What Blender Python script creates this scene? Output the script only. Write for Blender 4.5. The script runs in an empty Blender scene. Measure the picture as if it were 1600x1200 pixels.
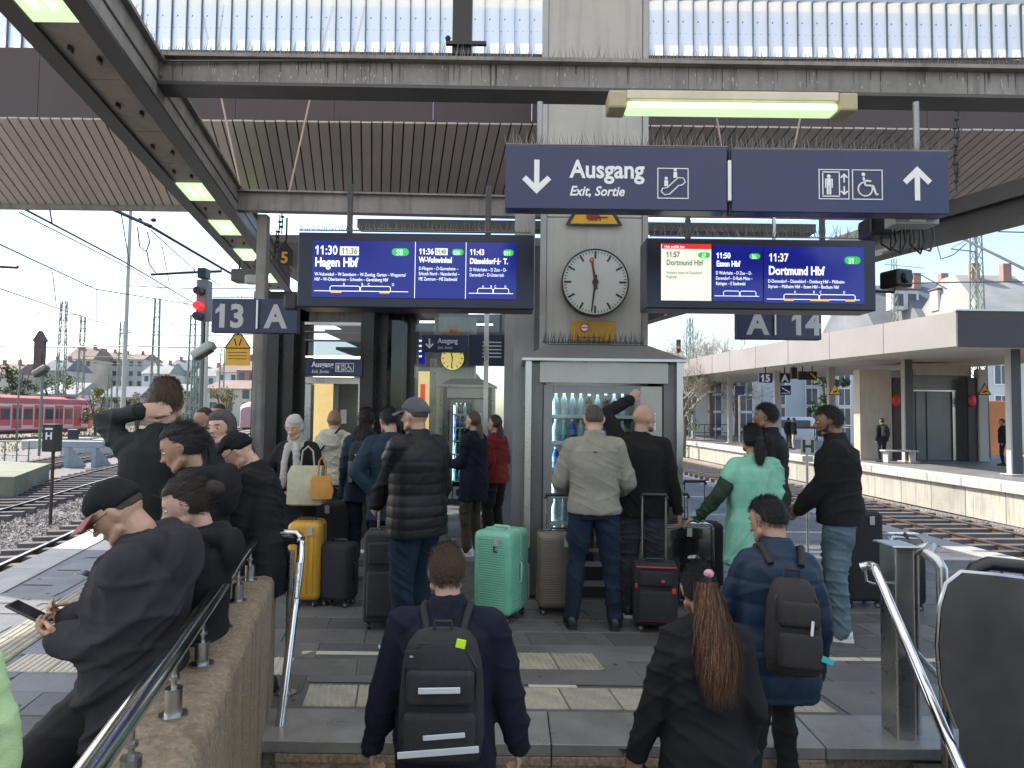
import bpy, bmesh, math, random
import numpy as np
from mathutils import Vector, Matrix, noise
random.seed(7)
R = math.radians
SC = bpy.context.scene
COL = SC.collection
# ---------------------------------------------------------------- camera
FPX = 1050.0                      # focal length in pixels of the 1600 px wide photograph
CAMZ = 1.65
cam_d = bpy.data.cameras.new('camera'); cam = bpy.data.objects.new('camera', cam_d); COL.objects.link(cam)
cam_d.sensor_width = 36; cam_d.lens = FPX / 1600 * 36; cam_d.clip_start = .05; cam_d.clip_end = 3000
CM = Matrix.Rotation(R(90 + 2.617), 4, 'X') @ Matrix.Rotation(R(.7), 4, 'Z')
CM.translation = (0, 0, CAMZ); cam.matrix_world = CM; SC.camera = cam
# ---------------------------------------------------------------- daylight
SUN_DIR = Vector((-.74, .30, .86)).normalized()      # towards the sun
w = bpy.data.worlds.new('World'); SC.world = w; w.use_nodes = True
nt = w.node_tree; nt.nodes.clear()
sky = nt.nodes.new('ShaderNodeTexSky'); sky.sky_type = 'NISHITA'; sky.sun_disc = False
sky.sun_elevation = math.asin(SUN_DIR.z); sky.sun_rotation = math.atan2(SUN_DIR.x, SUN_DIR.y)
sky.air_density = 1.0; sky.dust_density = 1.6; sky.ozone_density = 1.0
bg = nt.nodes.new('ShaderNodeBackground'); bg.inputs['Strength'].default_value = .10
wo = nt.nodes.new('ShaderNodeOutputWorld')
nt.links.new(sky.outputs[0], bg.inputs['Color']); nt.links.new(bg.outputs[0], wo.inputs['Surface'])
sd = bpy.data.lights.new('sun', 'SUN'); sd.energy = 2.4; sd.angle = R(.5); sd.color = (1, .95, .87)
so = bpy.data.objects.new('sun', sd); COL.objects.link(so)
so.rotation_euler = SUN_DIR.to_track_quat('Z', 'Y').to_euler()
SC.view_settings.view_transform = 'Standard'; SC.view_settings.look = 'None'
SC.view_settings.gamma = 1; SC.view_settings.exposure = 1.85
SC.render.engine = 'CYCLES'
SC.cycles.max_bounces = 8; SC.cycles.transparent_max_bounces = 12
# ---------------------------------------------------------------- measuring helpers (photo pixel -> place)
def ray(px, py):
    return CM.to_3x3() @ Vector(((px - 800) / FPX, -(py - 600) / FPX, -1))
def P(px, py, Y):
    d = ray(px, py); return Vector((0, 0, CAMZ)) + d * (Y / d.y)
def G(px, py, z=0.0):
    d = ray(px, py); return Vector((0, 0, CAMZ)) + d * ((z - CAMZ) / d.z)
# ---------------------------------------------------------------- objects
def link(o, parent=None):
    COL.objects.link(o)
    if parent is not None: o.parent = parent
    return o
def tag(o, label=None, cat=None, group=None, kind=None):
    if label: o['label'] = label
    if cat: o['category'] = cat
    if group: o['group'] = group
    if kind: o['kind'] = kind
    return o
def thing(name, loc, label, cat, rz=0, group=None):
    o = bpy.data.objects.new(name, None); link(o); o.location = loc; o.rotation_euler = (0, 0, rz)
    o.empty_display_size = .1
    return tag(o, label, cat, group)
def mobj(name, me, parent=None, loc=None, rot=None):
    o = bpy.data.objects.new(name, me); link(o, parent)
    if loc is not None: o.location = loc
    if rot is not None: o.rotation_euler = rot
    return o
def copy_tree(o, parent=None):
    c = o.copy(); COL.objects.link(c)
    if parent is not None: c.parent = parent
    for ch in [q for q in bpy.data.objects if q.parent == o]: copy_tree(ch, c)
    return c
_BEV = {}
def bev_unit(sx, sy, sz, r, seg):
    k = (round(sx, 4), round(sy, 4), round(sz, 4), round(r, 4), seg)
    if k not in _BEV:
        bm = bmesh.new(); bmesh.ops.create_cube(bm, size=1)
        for v in bm.verts: v.co.x *= sx; v.co.y *= sy; v.co.z *= sz
        bmesh.ops.bevel(bm, geom=bm.edges[:], offset=min(r, min(sx, sy, sz) * .49), segments=seg, affect='EDGES', profile=.5)
        bm.verts.index_update()
        _BEV[k] = ([v.co.copy() for v in bm.verts], [[v.index for v in f.verts] for f in bm.faces]); bm.free()
    return _BEV[k]
class MB:
    """collects shapes, then builds ONE mesh object"""
    def __init__(s): s.v = []; s.f = []; s.m = []
    def add(s, vs, fs, mi=0, M=None):
        n = len(s.v)
        for p in vs: s.v.append(tuple(M @ Vector(p)) if M is not None else tuple(p))
        for q in fs: s.f.append([i + n for i in q]); s.m.append(mi)
        return s
    def box(s, c, d, rz=0, mi=0, M=None):
        x, y, z = d[0] / 2, d[1] / 2, d[2] / 2
        cs, sn = math.cos(rz), math.sin(rz)
        vs = []
        for a, b, e in ((-x, -y, -z), (x, -y, -z), (x, y, -z), (-x, y, -z), (-x, -y, z), (x, -y, z), (x, y, z), (-x, y, z)):
            vs.append((c[0] + a * cs - b * sn, c[1] + a * sn + b * cs, c[2] + e))
        return s.add(vs, [(3, 2, 1, 0), (4, 5, 6, 7), (0, 1, 5, 4), (1, 2, 6, 5), (2, 3, 7, 6), (3, 0, 4, 7)], mi, M)
    def b2(s, x0, x1, y0, y1, z0, z1, mi=0, M=None):
        return s.box(((x0 + x1) / 2, (y0 + y1) / 2, (z0 + z1) / 2), (x1 - x0, y1 - y0, z1 - z0), 0, mi, M)
    def rbox(s, c, d, r=.01, seg=2, mi=0, M=None):
        vs, fs = bev_unit(d[0], d[1], d[2], r, seg)
        return s.add([Vector(v) + Vector(c) for v in vs], fs, mi, M)
    def hexa(s, p, mi=0):      # 8 points, bottom ring then top ring, ccw from above
        return s.add(p, [(3, 2, 1, 0), (4, 5, 6, 7), (0, 1, 5, 4), (1, 2, 6, 5), (2, 3, 7, 6), (3, 0, 4, 7)], mi)
    def tube(s, pts, r, n=8, mi=0, cap=True, r1=None):
        pts = [Vector(p) for p in pts]; N = len(pts); rings = []
        up = None
        for i, p in enumerate(pts):
            t = (pts[min(i + 1, N - 1)] - pts[max(i - 1, 0)])
            if t.length < 1e-9: t = Vector((0, 0, 1))
            t.normalize()
            if up is None:
                up = Vector((0, 0, 1)) if abs(t.z) < .9 else Vector((1, 0, 0))
            a = (up - t * up.dot(t))
            if a.length < 1e-5: a = Vector((1, 0, 0)) - t * t.x
            a.normalize(); b = t.cross(a); up = a
            rr = r[i] if isinstance(r, (list, tuple)) else (r if r1 is None else r + (r1 - r) * i / (N - 1))
            rings.append([p + (a * math.cos(2 * math.pi * k / n) + b * math.sin(2 * math.pi * k / n)) * rr for k in range(n)])
        return s.loft(rings, mi, cap)
    def loft(s, rings, mi=0, cap=True, closed=True):
        n = len(rings[0]); vs = [q for r_ in rings for q in r_]; fs = []
        for i in range(len(rings) - 1):
            for k in range(n if closed else n - 1):
                a, b = i * n + k, i * n + (k + 1) % n
                fs.append((a, b, b + n, a + n))
        if cap:
            fs.append(tuple(range(n - 1, -1, -1))); fs.append(tuple((len(rings) - 1) * n + k for k in range(n)))
        return s.add(vs, fs, mi)
    def cyl(s, a, b, r, n=16, mi=0, r1=None): return s.tube([a, b], r, n, mi, True, r1)
    def prism(s, poly, z0, z1, M=None, mi=0):    # polygon in XY, thickness z0..z1
        n = len(poly)
        vs = [(p[0], p[1], z0) for p in poly] + [(p[0], p[1], z1) for p in poly]
        fs = [tuple(range(n - 1, -1, -1)), tuple(range(n, 2 * n))] + [(k, (k + 1) % n, (k + 1) % n + n, k + n) for k in range(n)]
        return s.add(vs, fs, mi, M)
    def sphere(s, c, r, n=12, mi=0, sc=(1, 1, 1)):
        m = n // 2; vs = []; fs = []
        vs.append((c[0], c[1], c[2] - r * sc[2]))
        for i in range(1, m):
            t = math.pi * i / m
            for k in range(n):
                p = 2 * math.pi * k / n
                vs.append((c[0] + r * sc[0] * math.sin(t) * math.cos(p), c[1] + r * sc[1] * math.sin(t) * math.sin(p), c[2] - r * sc[2] * math.cos(t)))
        vs.append((c[0], c[1], c[2] + r * sc[2])); L = len(vs) - 1
        for k in range(n):
            fs.append((0, 1 + (k + 1) % n, 1 + k)); fs.append((L, L - n + k, L - n + (k + 1) % n))
        for i in range(m - 2):
            for k in range(n):
                a, b = 1 + i * n + k, 1 + i * n + (k + 1) % n
                fs.append((a, b, b + n, a + n))
        return s.add(vs, fs, mi)
    def mesh(s, name, mats, smooth=None):
        me = bpy.data.meshes.new(name); me.from_pydata(s.v, [], s.f)
        if not isinstance(mats, (list, tuple)): mats = [mats]
        for m in mats: me.materials.append(m)
        if len(mats) > 1: me.polygons.foreach_set('material_index', s.m)
        if smooth is not None:
            me.polygons.foreach_set('use_smooth', [True] * len(me.polygons))
            me.set_sharp_from_angle(angle=R(smooth))
        me.update(); return me
    def build(s, name, mats, parent=None, smooth=None, world=False, loc=None, rot=None):
        if world and parent is not None:
            Mi = parent.matrix_basis.inverted(); s.v = [tuple(Mi @ Vector(p)) for p in s.v]
        return mobj(name, s.mesh(name, mats, smooth), parent, loc, rot)
# ---------------------------------------------------------------- materials
_M = {}
def mat(name, col, rough=.6, metal=0, var=.12, scale=3, bump=0, bscale=60, detail=4, streak=0, streak_col=None,
        coat=0, spec=.5, rnd=0, emit=None, estr=1, dirt=0, dirt_col=(.05, .045, .04), dscale=1.5, sheen=0, alpha=1, trans=0, rvar=0, stretch=None, coords='Object'):
    if name in _M: return _M[name]
    m = bpy.data.materials.new(name); m.use_nodes = True; _M[name] = m
    t = m.node_tree; N = t.nodes; Lk = t.links; b = N['Principled BSDF']
    b.inputs['Roughness'].default_value = rough; b.inputs['Metallic'].default_value = metal
    b.inputs['Specular IOR Level'].default_value = spec; b.inputs['Coat Weight'].default_value = coat
    b.inputs['Sheen Weight'].default_value = sheen; b.inputs['Alpha'].default_value = alpha
    b.inputs['Transmission Weight'].default_value = trans
    tc = N.new('ShaderNodeTexCoord'); vec = tc.outputs[coords]
    if stretch:
        mp = N.new('ShaderNodeMapping'); mp.inputs['Scale'].default_value = stretch; Lk.new(vec, mp.inputs[0]); vec = mp.outputs[0]
    c4 = (*col, 1); cur = None
    if var:
        nz = N.new('ShaderNodeTexNoise'); nz.inputs['Scale'].default_value = scale; nz.inputs['Detail'].default_value = detail
        nz.inputs['Roughness'].default_value = .6; Lk.new(vec, nz.inputs['Vector'])
        rp = N.new('ShaderNodeMapRange'); rp.inputs[1].default_value = .3; rp.inputs[2].default_value = .7
        rp.inputs[3].default_value = 1 - var; rp.inputs[4].default_value = 1 + var; Lk.new(nz.outputs[0], rp.inputs[0])
        mu = N.new('ShaderNodeMix'); mu.data_type = 'RGBA'; mu.blend_type = 'MULTIPLY'; mu.inputs[0].default_value = 1
        mu.inputs[6].default_value = c4; Lk.new(rp.outputs[0], mu.inputs[7]); cur = mu.outputs[2]
        if rvar:
            rr = N.new('ShaderNodeMapRange'); rr.inputs[1].default_value = .3; rr.inputs[2].default_value = .7
            rr.inputs[3].default_value = max(rough - rvar, .03); rr.inputs[4].default_value = rough + rvar; Lk.new(nz.outputs[0], rr.inputs[0])
            Lk.new(rr.outputs[0], b.inputs['Roughness'])
    def lay(fac, colr, strength):
        nonlocal cur
        mx = N.new('ShaderNodeMix'); mx.data_type = 'RGBA'
        ml = N.new('ShaderNodeMath'); ml.operation = 'MULTIPLY'; ml.inputs[1].default_value = strength; Lk.new(fac, ml.inputs[0])
        Lk.new(ml.outputs[0], mx.inputs[0])
        if cur is None: mx.inputs[6].default_value = c4
        else: Lk.new(cur, mx.inputs[6])
        mx.inputs[7].default_value = (*colr, 1); cur = mx.outputs[2]
    if dirt:
        n2 = N.new('ShaderNodeTexNoise'); n2.inputs['Scale'].default_value = dscale; n2.inputs['Detail'].default_value = 8; n2.inputs['Roughness'].default_value = .7
        Lk.new(vec, n2.inputs['Vector'])
        r2 = N.new('ShaderNodeMapRange'); r2.inputs[1].default_value = .48; r2.inputs[2].default_value = .68; Lk.new(n2.outputs[0], r2.inputs[0])
        lay(r2.outputs[0], dirt_col, dirt)
    if streak:
        mp2 = N.new('ShaderNodeMapping'); mp2.inputs['Scale'].default_value = (9, 9, .5); Lk.new(tc.outputs[coords], mp2.inputs[0])
        n3 = N.new('ShaderNodeTexNoise'); n3.inputs['Scale'].default_value = 1.6; n3.inputs['Detail'].default_value = 5; Lk.new(mp2.outputs[0], n3.inputs['Vector'])
        r3 = N.new('ShaderNodeMapRange'); r3.inputs[1].default_value = .5; r3.inputs[2].default_value = .72; Lk.new(n3.outputs[0], r3.inputs[0])
        lay(r3.outputs[0], streak_col or (.03, .028, .025), streak)
    if rnd:
        oi = N.new('ShaderNodeObjectInfo'); r4 = N.new('ShaderNodeMapRange'); r4.inputs[3].default_value = 1 - rnd; r4.inputs[4].default_value = 1 + rnd
        Lk.new(oi.outputs['Random'], r4.inputs[0])
        mu = N.new('ShaderNodeMix'); mu.data_type = 'RGBA'; mu.blend_type = 'MULTIPLY'; mu.inputs[0].default_value = 1
        if cur is None: mu.inputs[6].default_value = c4
        else: Lk.new(cur, mu.inputs[6])
        Lk.new(r4.outputs[0], mu.inputs[7]); cur = mu.outputs[2]
    if cur is None: b.inputs['Base Color'].default_value = c4
    else: Lk.new(cur, b.inputs['Base Color'])
    if bump:
        nb = N.new('ShaderNodeTexNoise'); nb.inputs['Scale'].default_value = bscale; nb.inputs['Detail'].default_value = 5; Lk.new(vec, nb.inputs['Vector'])
        bp = N.new('ShaderNodeBump'); bp.inputs['Strength'].default_value = min(bump, 1); bp.inputs['Distance'].default_value = .01 if bump <= 1 else .01 * bump
        Lk.new(nb.outputs[0], bp.inputs['Height']); Lk.new(bp.outputs[0], b.inputs['Normal'])
    if emit:
        b.inputs['Emission Color'].default_value = (*emit, 1); b.inputs['Emission Strength'].default_value = estr
    return m
def lighten(m): return m
# palette
M_steel = mat('brushed_stainless_steel', (.50, .49, .47), .3, 1, .1, 4, bump=.05, bscale=200, rvar=.08)
M_polish = mat('polished_stainless_steel', (.62, .61, .6), .12, 1, .08, 6, rvar=.05)
M_girder = mat('grey_painted_girder', (.225, .21, .195), .5, 0, .16, 2.5, bump=.08, bscale=60, dirt=.4, dscale=2, streak=.45)
M_girder_dk = mat('dark_painted_girder', (.065, .063, .065), .5, 0, .15, 3)
M_black = mat('black_paint', (.02, .02, .022), .45, 0, .1, 4)
M_blackplastic = mat('black_plastic', (.014, .014, .016), .35, 0, .1, 8)
M_white = mat('white_print', (.78, .78, .78), .5, 0, 0)
M_navy = mat('navy_sign_enamel', (.018, .023, .085), .36, 0, .12, 1.5, coat=.12, dirt=.18, dscale=2, dirt_col=(.05, .052, .07))
M_navy_dk = mat('navy_sign_enamel_aged', (.022, .026, .07), .4, 0, .05, 3)
M_conc = mat('weathered_concrete', (.33, .31, .28), .8, 0, .15, 1.5, bump=.4, bscale=25, dirt=.4, dscale=.8, streak=.4)
M_conc_lt = mat('pale_concrete', (.45, .43, .4), .8, 0, .12, 1.5, bump=.3, bscale=25, dirt=.3, dscale=.8, streak=.4, streak_col=(.1, .09, .07))
def _txmesh(body, size, align, depth, bold, shear, ls):
    cu = bpy.data.curves.new('tx', 'FONT'); cu.body = body; cu.size = size; cu.align_x = align; cu.extrude = depth / 2
    cu.offset = bold; cu.shear = shear; cu.resolution_u = 3; cu.space_line = ls
    to = bpy.data.objects.new('tx', cu); COL.objects.link(to)
    me = bpy.data.meshes.new_from_object(to)
    bpy.data.objects.remove(to); bpy.data.curves.remove(cu); return me
def text(body, size, parent, loc, m, name='lettering', align='LEFT', depth=.0015, xs=1.0, bold=0, shear=0, rot=None, ls=1.0):
    me = _txmesh(body, size, align, depth, bold, shear, ls)
    if '1' in body and chr(10) not in body and align == 'LEFT':      # the built-in font's 1 has no flag: add it
        bm = bmesh.new(); bm.from_mesh(me)
        for i, ch in enumerate(body):
            if ch != '1': continue
            m2 = _txmesh(body[:i + 1], size, align, depth, bold, shear, ls)
            xr = max(v.co.x for v in m2.vertices); bpy.data.meshes.remove(m2)
            hh = size * .7; wd = size * .12 + bold; xl = xr - wd
            pts = [(xl + wd * .2, hh), (xl - size * .15, hh - size * .17), (xl - size * .15, hh - size * .27 - bold), (xl + wd * .2, hh - size * .14 - bold)]
            vs = [bm.verts.new((p[0], p[1], z)) for z in (-depth / 2, depth / 2 + .0002) for p in pts]
            for f in ((3, 2, 1, 0), (4, 5, 6, 7), (0, 1, 5, 4), (1, 2, 6, 5), (2, 3, 7, 6), (3, 0, 4, 7)): bm.faces.new([vs[k] for k in f])
        bm.to_mesh(me); bm.free()
    Mx = Matrix.Diagonal((xs, 1, 1, 1)); me.transform((rot if rot is not None else Matrix.Rotation(R(90), 4, 'X')) @ Mx)
    me.materials.clear(); me.materials.append(m)
    return mobj(name, me, parent, loc)
def XZ(y=0):   # matrix taking XY polygons into the XZ plane, thickness towards -Y (the viewer's side)
    return Matrix.Translation((0, y, 0)) @ Matrix.Rotation(R(90), 4, 'X')
def spikes(name, pts, parent, h=.09, m=None, step=.022, spread=.35, world=True, every=1):
    """pigeon wires along a polyline"""
    mb = MB(); m = m or M_wire
    for a, b in zip(pts[:-1], pts[1:]):
        a = Vector(a); b = Vector(b); n = max(2, int((b - a).length / step)); d = (b - a).normalized()
        for i in range(n):
            p = a + (b - a) * ((i + random.random() * .5) / n)
            q = p + Vector((random.uniform(-spread, spread) * h, random.uniform(-spread, spread) * h, h * random.uniform(.75, 1.05)))
            e = d * .003; f = Vector((-d.y, d.x, 0)) * .003
            mb.add([p + e, p - e + f, p - e - f, q], [(0, 1, 3), (1, 2, 3), (2, 0, 3)])
        mb.box((a + b) / 2 + Vector((0, 0, .003)), ((b - a).length, .02, .006), math.atan2(d.y, d.x))
    o = mb.build(name, m, parent, world=world); o['kind'] = 'stuff'; return o
M_wire = mat('pigeon_wire_steel', (.2, .18, .16), .4, .6, 0)
# ================================================================ THE SETTING
def lx(Y): return -5.0 - .25 * (Y - 6.5)         # left platform edge
def rx(Y): return 6.1 - .12 * (Y - 8)            # right platform edge
M_soil = mat('trackside_soil', (.22, .19, .15), .95, 0, .3, .3, bump=.6, bscale=3, dirt=.4, dscale=.15, dirt_col=(.1, .11, .05))
g = MB(); g.add([(-380, -30, -1.15), (380, -30, -1.15), (380, 640, -1.15), (-380, 640, -1.15)], [(0, 1, 2, 3)])
tag(g.build('ground', M_soil), 'brown trackside ground stretching out to the far town', kind='structure')
M_ballbed = mat('ballast_bed', (.17, .15, .135), .9, 0, .35, 14, bump=1.6, bscale=22, detail=8)
M_stone = mat('ballast_stone', (.2, .18, .165), .85, 0, .5, .9, rnd=0, coords='Object', detail=1)
def bed(x0, x1, slope, Y0, Y1, lab, z=-.95):
    mb = MB(); ys = np.linspace(Y0, Y1, 30)
    f = lambda x, y: (x + slope * (y - 10), y, z)
    for a, b in zip(ys[:-1], ys[1:]):
        mb.add([f(x0, a), f(x1, a), f(x1, b), f(x0, b)], [(0, 1, 2, 3)])
    o = mb.build('ballast_bed', M_ballbed); return tag(o, lab, kind='structure')
bed(-22, -5.2, -.265, 0, 160, 'grey ballast bed under the tracks left of the platform')
bed(5.5, 12.9, -.08, 0, 90, 'grey ballast bed under the tracks right of the platform')
def stones(x0, x1, slope, Y0, Y1, n, lab):
    mb = MB()
    for i in range(n):
        Y = Y0 + (Y1 - Y0) * random.random() ** 1.6; x = random.uniform(x0, x1) + slope * (Y - 10); r = random.uniform(.022, .05)
        a = random.random() * 6.28; z = -.945 + random.uniform(-.01, .03)
        vs = [(x + r * math.cos(a + k * 1.57) * random.uniform(.7, 1.2), Y + r * math.sin(a + k * 1.57) * random.uniform(.7, 1.2), z + random.uniform(-.01, .015)) for k in range(4)]
        vs += [(x + random.uniform(-.4, .4) * r, Y + random.uniform(-.4, .4) * r, z + r * random.uniform(.6, 1.1))]
        mb.add(vs, [(0, 1, 4), (1, 2, 4), (2, 3, 4), (3, 0, 4)])
    o = mb.build('ballast_stones', M_stone); return tag(o, lab, 'ballast', kind='stuff')
stones(-12.8, -5.6, -.265, 7.5, 28, 26000, 'loose grey track ballast left of the platform')
stones(8.6, 12.6, -.08, 9, 26, 14000, 'loose brown grey ballast between the right hand platforms')
M_railtop = mat('polished_rail_head', (.55, .53, .5), .22, 1, .1, 2)
M_rust = mat('rusty_rail_web', (.075, .048, .035), .8, .2, .25, 6)
M_sleeper = mat('concrete_sleeper', (.11, .095, .085), .85, 0, .2, 5, bump=.3, rnd=.2)
sl = MB(); sl.hexa([(-1.25, -.13, 0), (1.25, -.13, 0), (1.25, .13, 0), (-1.25, .13, 0), (-1.25, -.09, .15), (1.25, -.09, .15), (1.25, .09, .15), (-1.25, .09, .15)])
SLEEP = sl.mesh('sleeper', M_sleeper)
def track(xa, xb, slope, Y0, Y1, lab, sleepY=(8, 40), zrail=-.76, col=None):
    """two rails at xa and xb (at Y=10)"""
    t = MB(); root = bpy.data.objects.new('railway_track', None); link(root); root.location = ((xa + xb) / 2 + slope * (Y0 - 10), Y0, -.95)
    tag(root, lab, kind='structure')
    for x in (xa, xb):
        f = lambda dx, y, z: (x + dx + slope * (y - 10), y, z)
        mb = MB(); h = zrail
        prof = [(-.07, h - .16), (.07, h - .16), (.07, h - .145), (.012, h - .12), (.012, h - .04), (.035, h - .03), (.035, h - .002), (.03, h), (-.03, h), (-.035, h - .002), (-.035, h - .03), (-.012, h - .04), (-.012, h - .12), (-.07, h - .145)]
        ys = [Y0, (Y0 + Y1) / 2, Y1]
        mb.loft([[f(a, y, b) for a, b in prof] for y in ys])
        mb.m = [1 if (k % 14 == 7) else 0 for k in range(len(mb.f))]
        mb.build('rail', [M_rust, M_railtop], root, world=True)
    n = 0; y = sleepY[0]; an = -math.atan(slope)
    while y < sleepY[1]:
        mobj('sleeper', SLEEP, root, ((xa + xb) / 2 + slope * (y - 10) - root.location.x, y - root.location.y, .0), (0, 0, an)); y += .62
    return root
track(-7.75, -6.3, -.265, 2, 160, 'nearest left railway track with shiny rails beside the platform', (9, 34))
track(-12.0, -10.55, -.265, 4, 160, 'second railway track to the left beyond the short signal post', (14, 42))
track(-16.6, -15.15, -.265, 8, 160, 'third railway track to the left near the buffer stop', (20, 40))
track(9.85, 11.3, -.08, 4, 90, 'railway track with dark sleepers below the opposite platform wall', (11, 42))
track(6.9, 8.35, -.08, 3, 90, 'railway track right below the right edge of the platform', (9, 12))
# ---- our platform
M_platbase = mat('platform_bedding', (.09, .088, .085), .9, 0, .2, 3)
STY = 3.45          # top edge of the stair
SX0, SX1, EX1 = -1.17, 1.93, 3.9     # stairwell and escalator well
pf = MB()
def strip(xa, xb, Y0, Y1, z1=-.006, z0=-1.15, n=8):
    ys = np.linspace(Y0, Y1, n + 1)
    rings = []
    for y in ys:
        a = xa(y) if callable(xa) else xa; b = xb(y) if callable(xb) else xb
        rings.append([(a, y, z0), (b, y, z0), (b, y, z1), (a, y, z1)])
    pf.loft(rings)
wallx = lambda Y: -.81 - .249 * (Y - 1.75)       # inner face of the parapet
strip(lx, lambda Y: wallx(Y) - .32, -3, 4.0)
strip(lambda Y: EX1, rx, -3, 3.6)
strip(lx, rx, 4.0, 70, n=20)
strip(wallx, rx, 3.83, 3.999)
platform = pf.build('platform', mat('grey_platform_screed', (.09, .09, .092), .55, 0, .2, 3, bump=.3, bscale=30)); tag(platform, 'station platform between the two pairs of tracks', kind='structure')
# kerb edges of the platform
M_kerb = mat('platform_edge_stone', (.36, .35, .33), .7, 0, .15, 4, bump=.25, dirt=.3)
for fx, sgn, nm in ((lx, 1, 'left'), (rx, -1, 'right')):
    y = -2.0
    while y < 30:
        mb = MB(); a, b = y + .006, y + .994
        mb.hexa([(fx(a) - sgn * .04, a, -.2), (fx(a) + sgn * .36, a, -.2), (fx(b) + sgn * .36, b, -.2), (fx(b) - sgn * .04, b, -.2),
                 (fx(a) - sgn * .04, a, .004), (fx(a) + sgn * .36, a, .004), (fx(b) + sgn * .36, b, .004), (fx(b) - sgn * .04, b, .004)][::1] if sgn > 0 else
                [(fx(a) - .36, a, -.2), (fx(a) + .04, a, -.2), (fx(b) + .04, b, -.2), (fx(b) - .36, b, -.2),
                 (fx(a) - .36, a, .004), (fx(a) + .04, a, .004), (fx(b) + .04, b, .004), (fx(b) - .36, b, .004)])
        mb.build('edge_stone', M_kerb, platform); y += 1.0
# paving slabs, running bond
M_slab = mat('grey_paving_slab', (.108, .106, .103), .56, 0, .25, 2.5, bump=.3, bscale=30, detail=6, rnd=.3, dirt=.5, dscale=3, dirt_col=(.05, .048, .046), spec=.35, rvar=.16)
SH = -.16
def slab_mesh(nm, w_, d_, m=M_slab, z=0.0, t=.03):
    mb = MB(); g_ = .004; e = .004
    def q(x, y, zz): return (x + SH * y, y, zz)
    a, b, c, d = g_, w_ - g_, g_, d_ - g_
    mb.add([q(a, c, z - t), q(b, c, z - t), q(b, d, z - t), q(a, d, z - t), q(a, c, z - e), q(b, c, z - e), q(b, d, z - e), q(a, d, z - e),
            q(a + e, c + e, z), q(b - e, c + e, z), q(b - e, d - e, z), q(a + e, d - e, z)],
           [(0, 1, 5, 4), (1, 2, 6, 5), (2, 3, 7, 6), (3, 0, 4, 7), (4, 5, 9, 8), (5, 6, 10, 9), (6, 7, 11, 10), (7, 4, 8, 11), (8, 9, 10, 11)])
    return mb.mesh(nm, m)
SLW, SLD = .6, .3
SLAB = slab_mesh('paving_slab', SLW, SLD)
cells = []
row = 0; Y = 1.0
tact = []           # areas kept free: (xmin,xmax,ymin,ymax) tests
band_x = lambda Y: -3.65 - .225 * (Y - 4.8)      # left edge of the ribbed guide band
def blocked(x, y):
    if y < STY + .38 and wallx(y) - .3 < x < EX1: return True
    if y < 4.0 and wallx(y) - .3 < x < wallx(y) + .02: return True
    if band_x(y) - .06 < x < band_x(y) + .32: return True
    if 3.83 <= y < 4.18 and -1.2 < x < 1.9: return True
    if 4.30 < y < 4.60 and -3.7 < x < -1.6: return True
    if 4.66 < y < 4.74 and -1.5 < x < 3.2: return True
    if 4.46 < y < 4.74 and 0 < x < .62: return True
    return False
while Y < 26:
    off = (row % 2) * .3 + random.uniform(-.02, .02); x = -12 + off
    while x < 8:
        cx, cy = x + .3 + SH * .15, Y + .15
        x0w = x + SH * (Y - 4)
        c = Vector((x0w + .3, cy, 0))
        if lx(cy) + .66 < c.x < rx(cy) - .66: cells.append((x0w, Y, c))
        x += SLW
    Y += SLD; row += 1
far = []
near = []
for x0w, Yc, c in cells:
    if any(blocked(c.x + dx, c.y + dy) for dx in (-.29, -.15, 0, .15, .29) for dy in (-.14, 0, .14)):
        # cut the slab into 10 cm pieces where it meets something
        for i in range(6):
            for j in range(3):
                qx, qy = x0w + .1 * i + SH * (.1 * j + .05), Yc + .1 * j
                if not blocked(qx + .05, qy + .05): far.append((x0w + .1 * i + SH * .1 * j, qy, .1, .1))
        continue
    pxs = 800 + FPX * c.x / max(c.y, .3)
    vis = -60 < pxs < 1660 and c.y > 1.7
    (near if vis and len(near) < 290 and c.y < 7.5 else far).append((x0w, Yc, SLW, SLD))
for x0w, Yc, a, b in near:
    o = mobj('paving_slab', SLAB, platform, (x0w, Yc, random.uniform(-.0015, .001)), (random.uniform(-.003, .003), random.uniform(-.0015, .0015), 0))
mb = MB()
for x0w, Yc, a, b in far:
    g_ = .004 if a > .2 else 0
    z = random.uniform(-.0015, .0005) if a > .2 else -.0005
    v = [(x0w + g_ + SH * g_, Yc + g_, z), (x0w + a - g_ + SH * g_, Yc + g_, z), (x0w + a - g_ + SH * (b - g_), Yc + b - g_, z), (x0w + g_ + SH * (b - g_), Yc + b - g_, z)]
    mb.add(v, [(0, 1, 2, 3)])
M_slab2 = mat('grey_paving_far', (.108, .106, .103), .56, 0, .3, 1.2, bump=.25, bscale=30, detail=6, dirt=.3, dscale=3, dirt_col=(.06, .06, .06), rvar=.16)
o = mb.build('paving', M_slab2, platform); o['kind'] = 'stuff'
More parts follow.
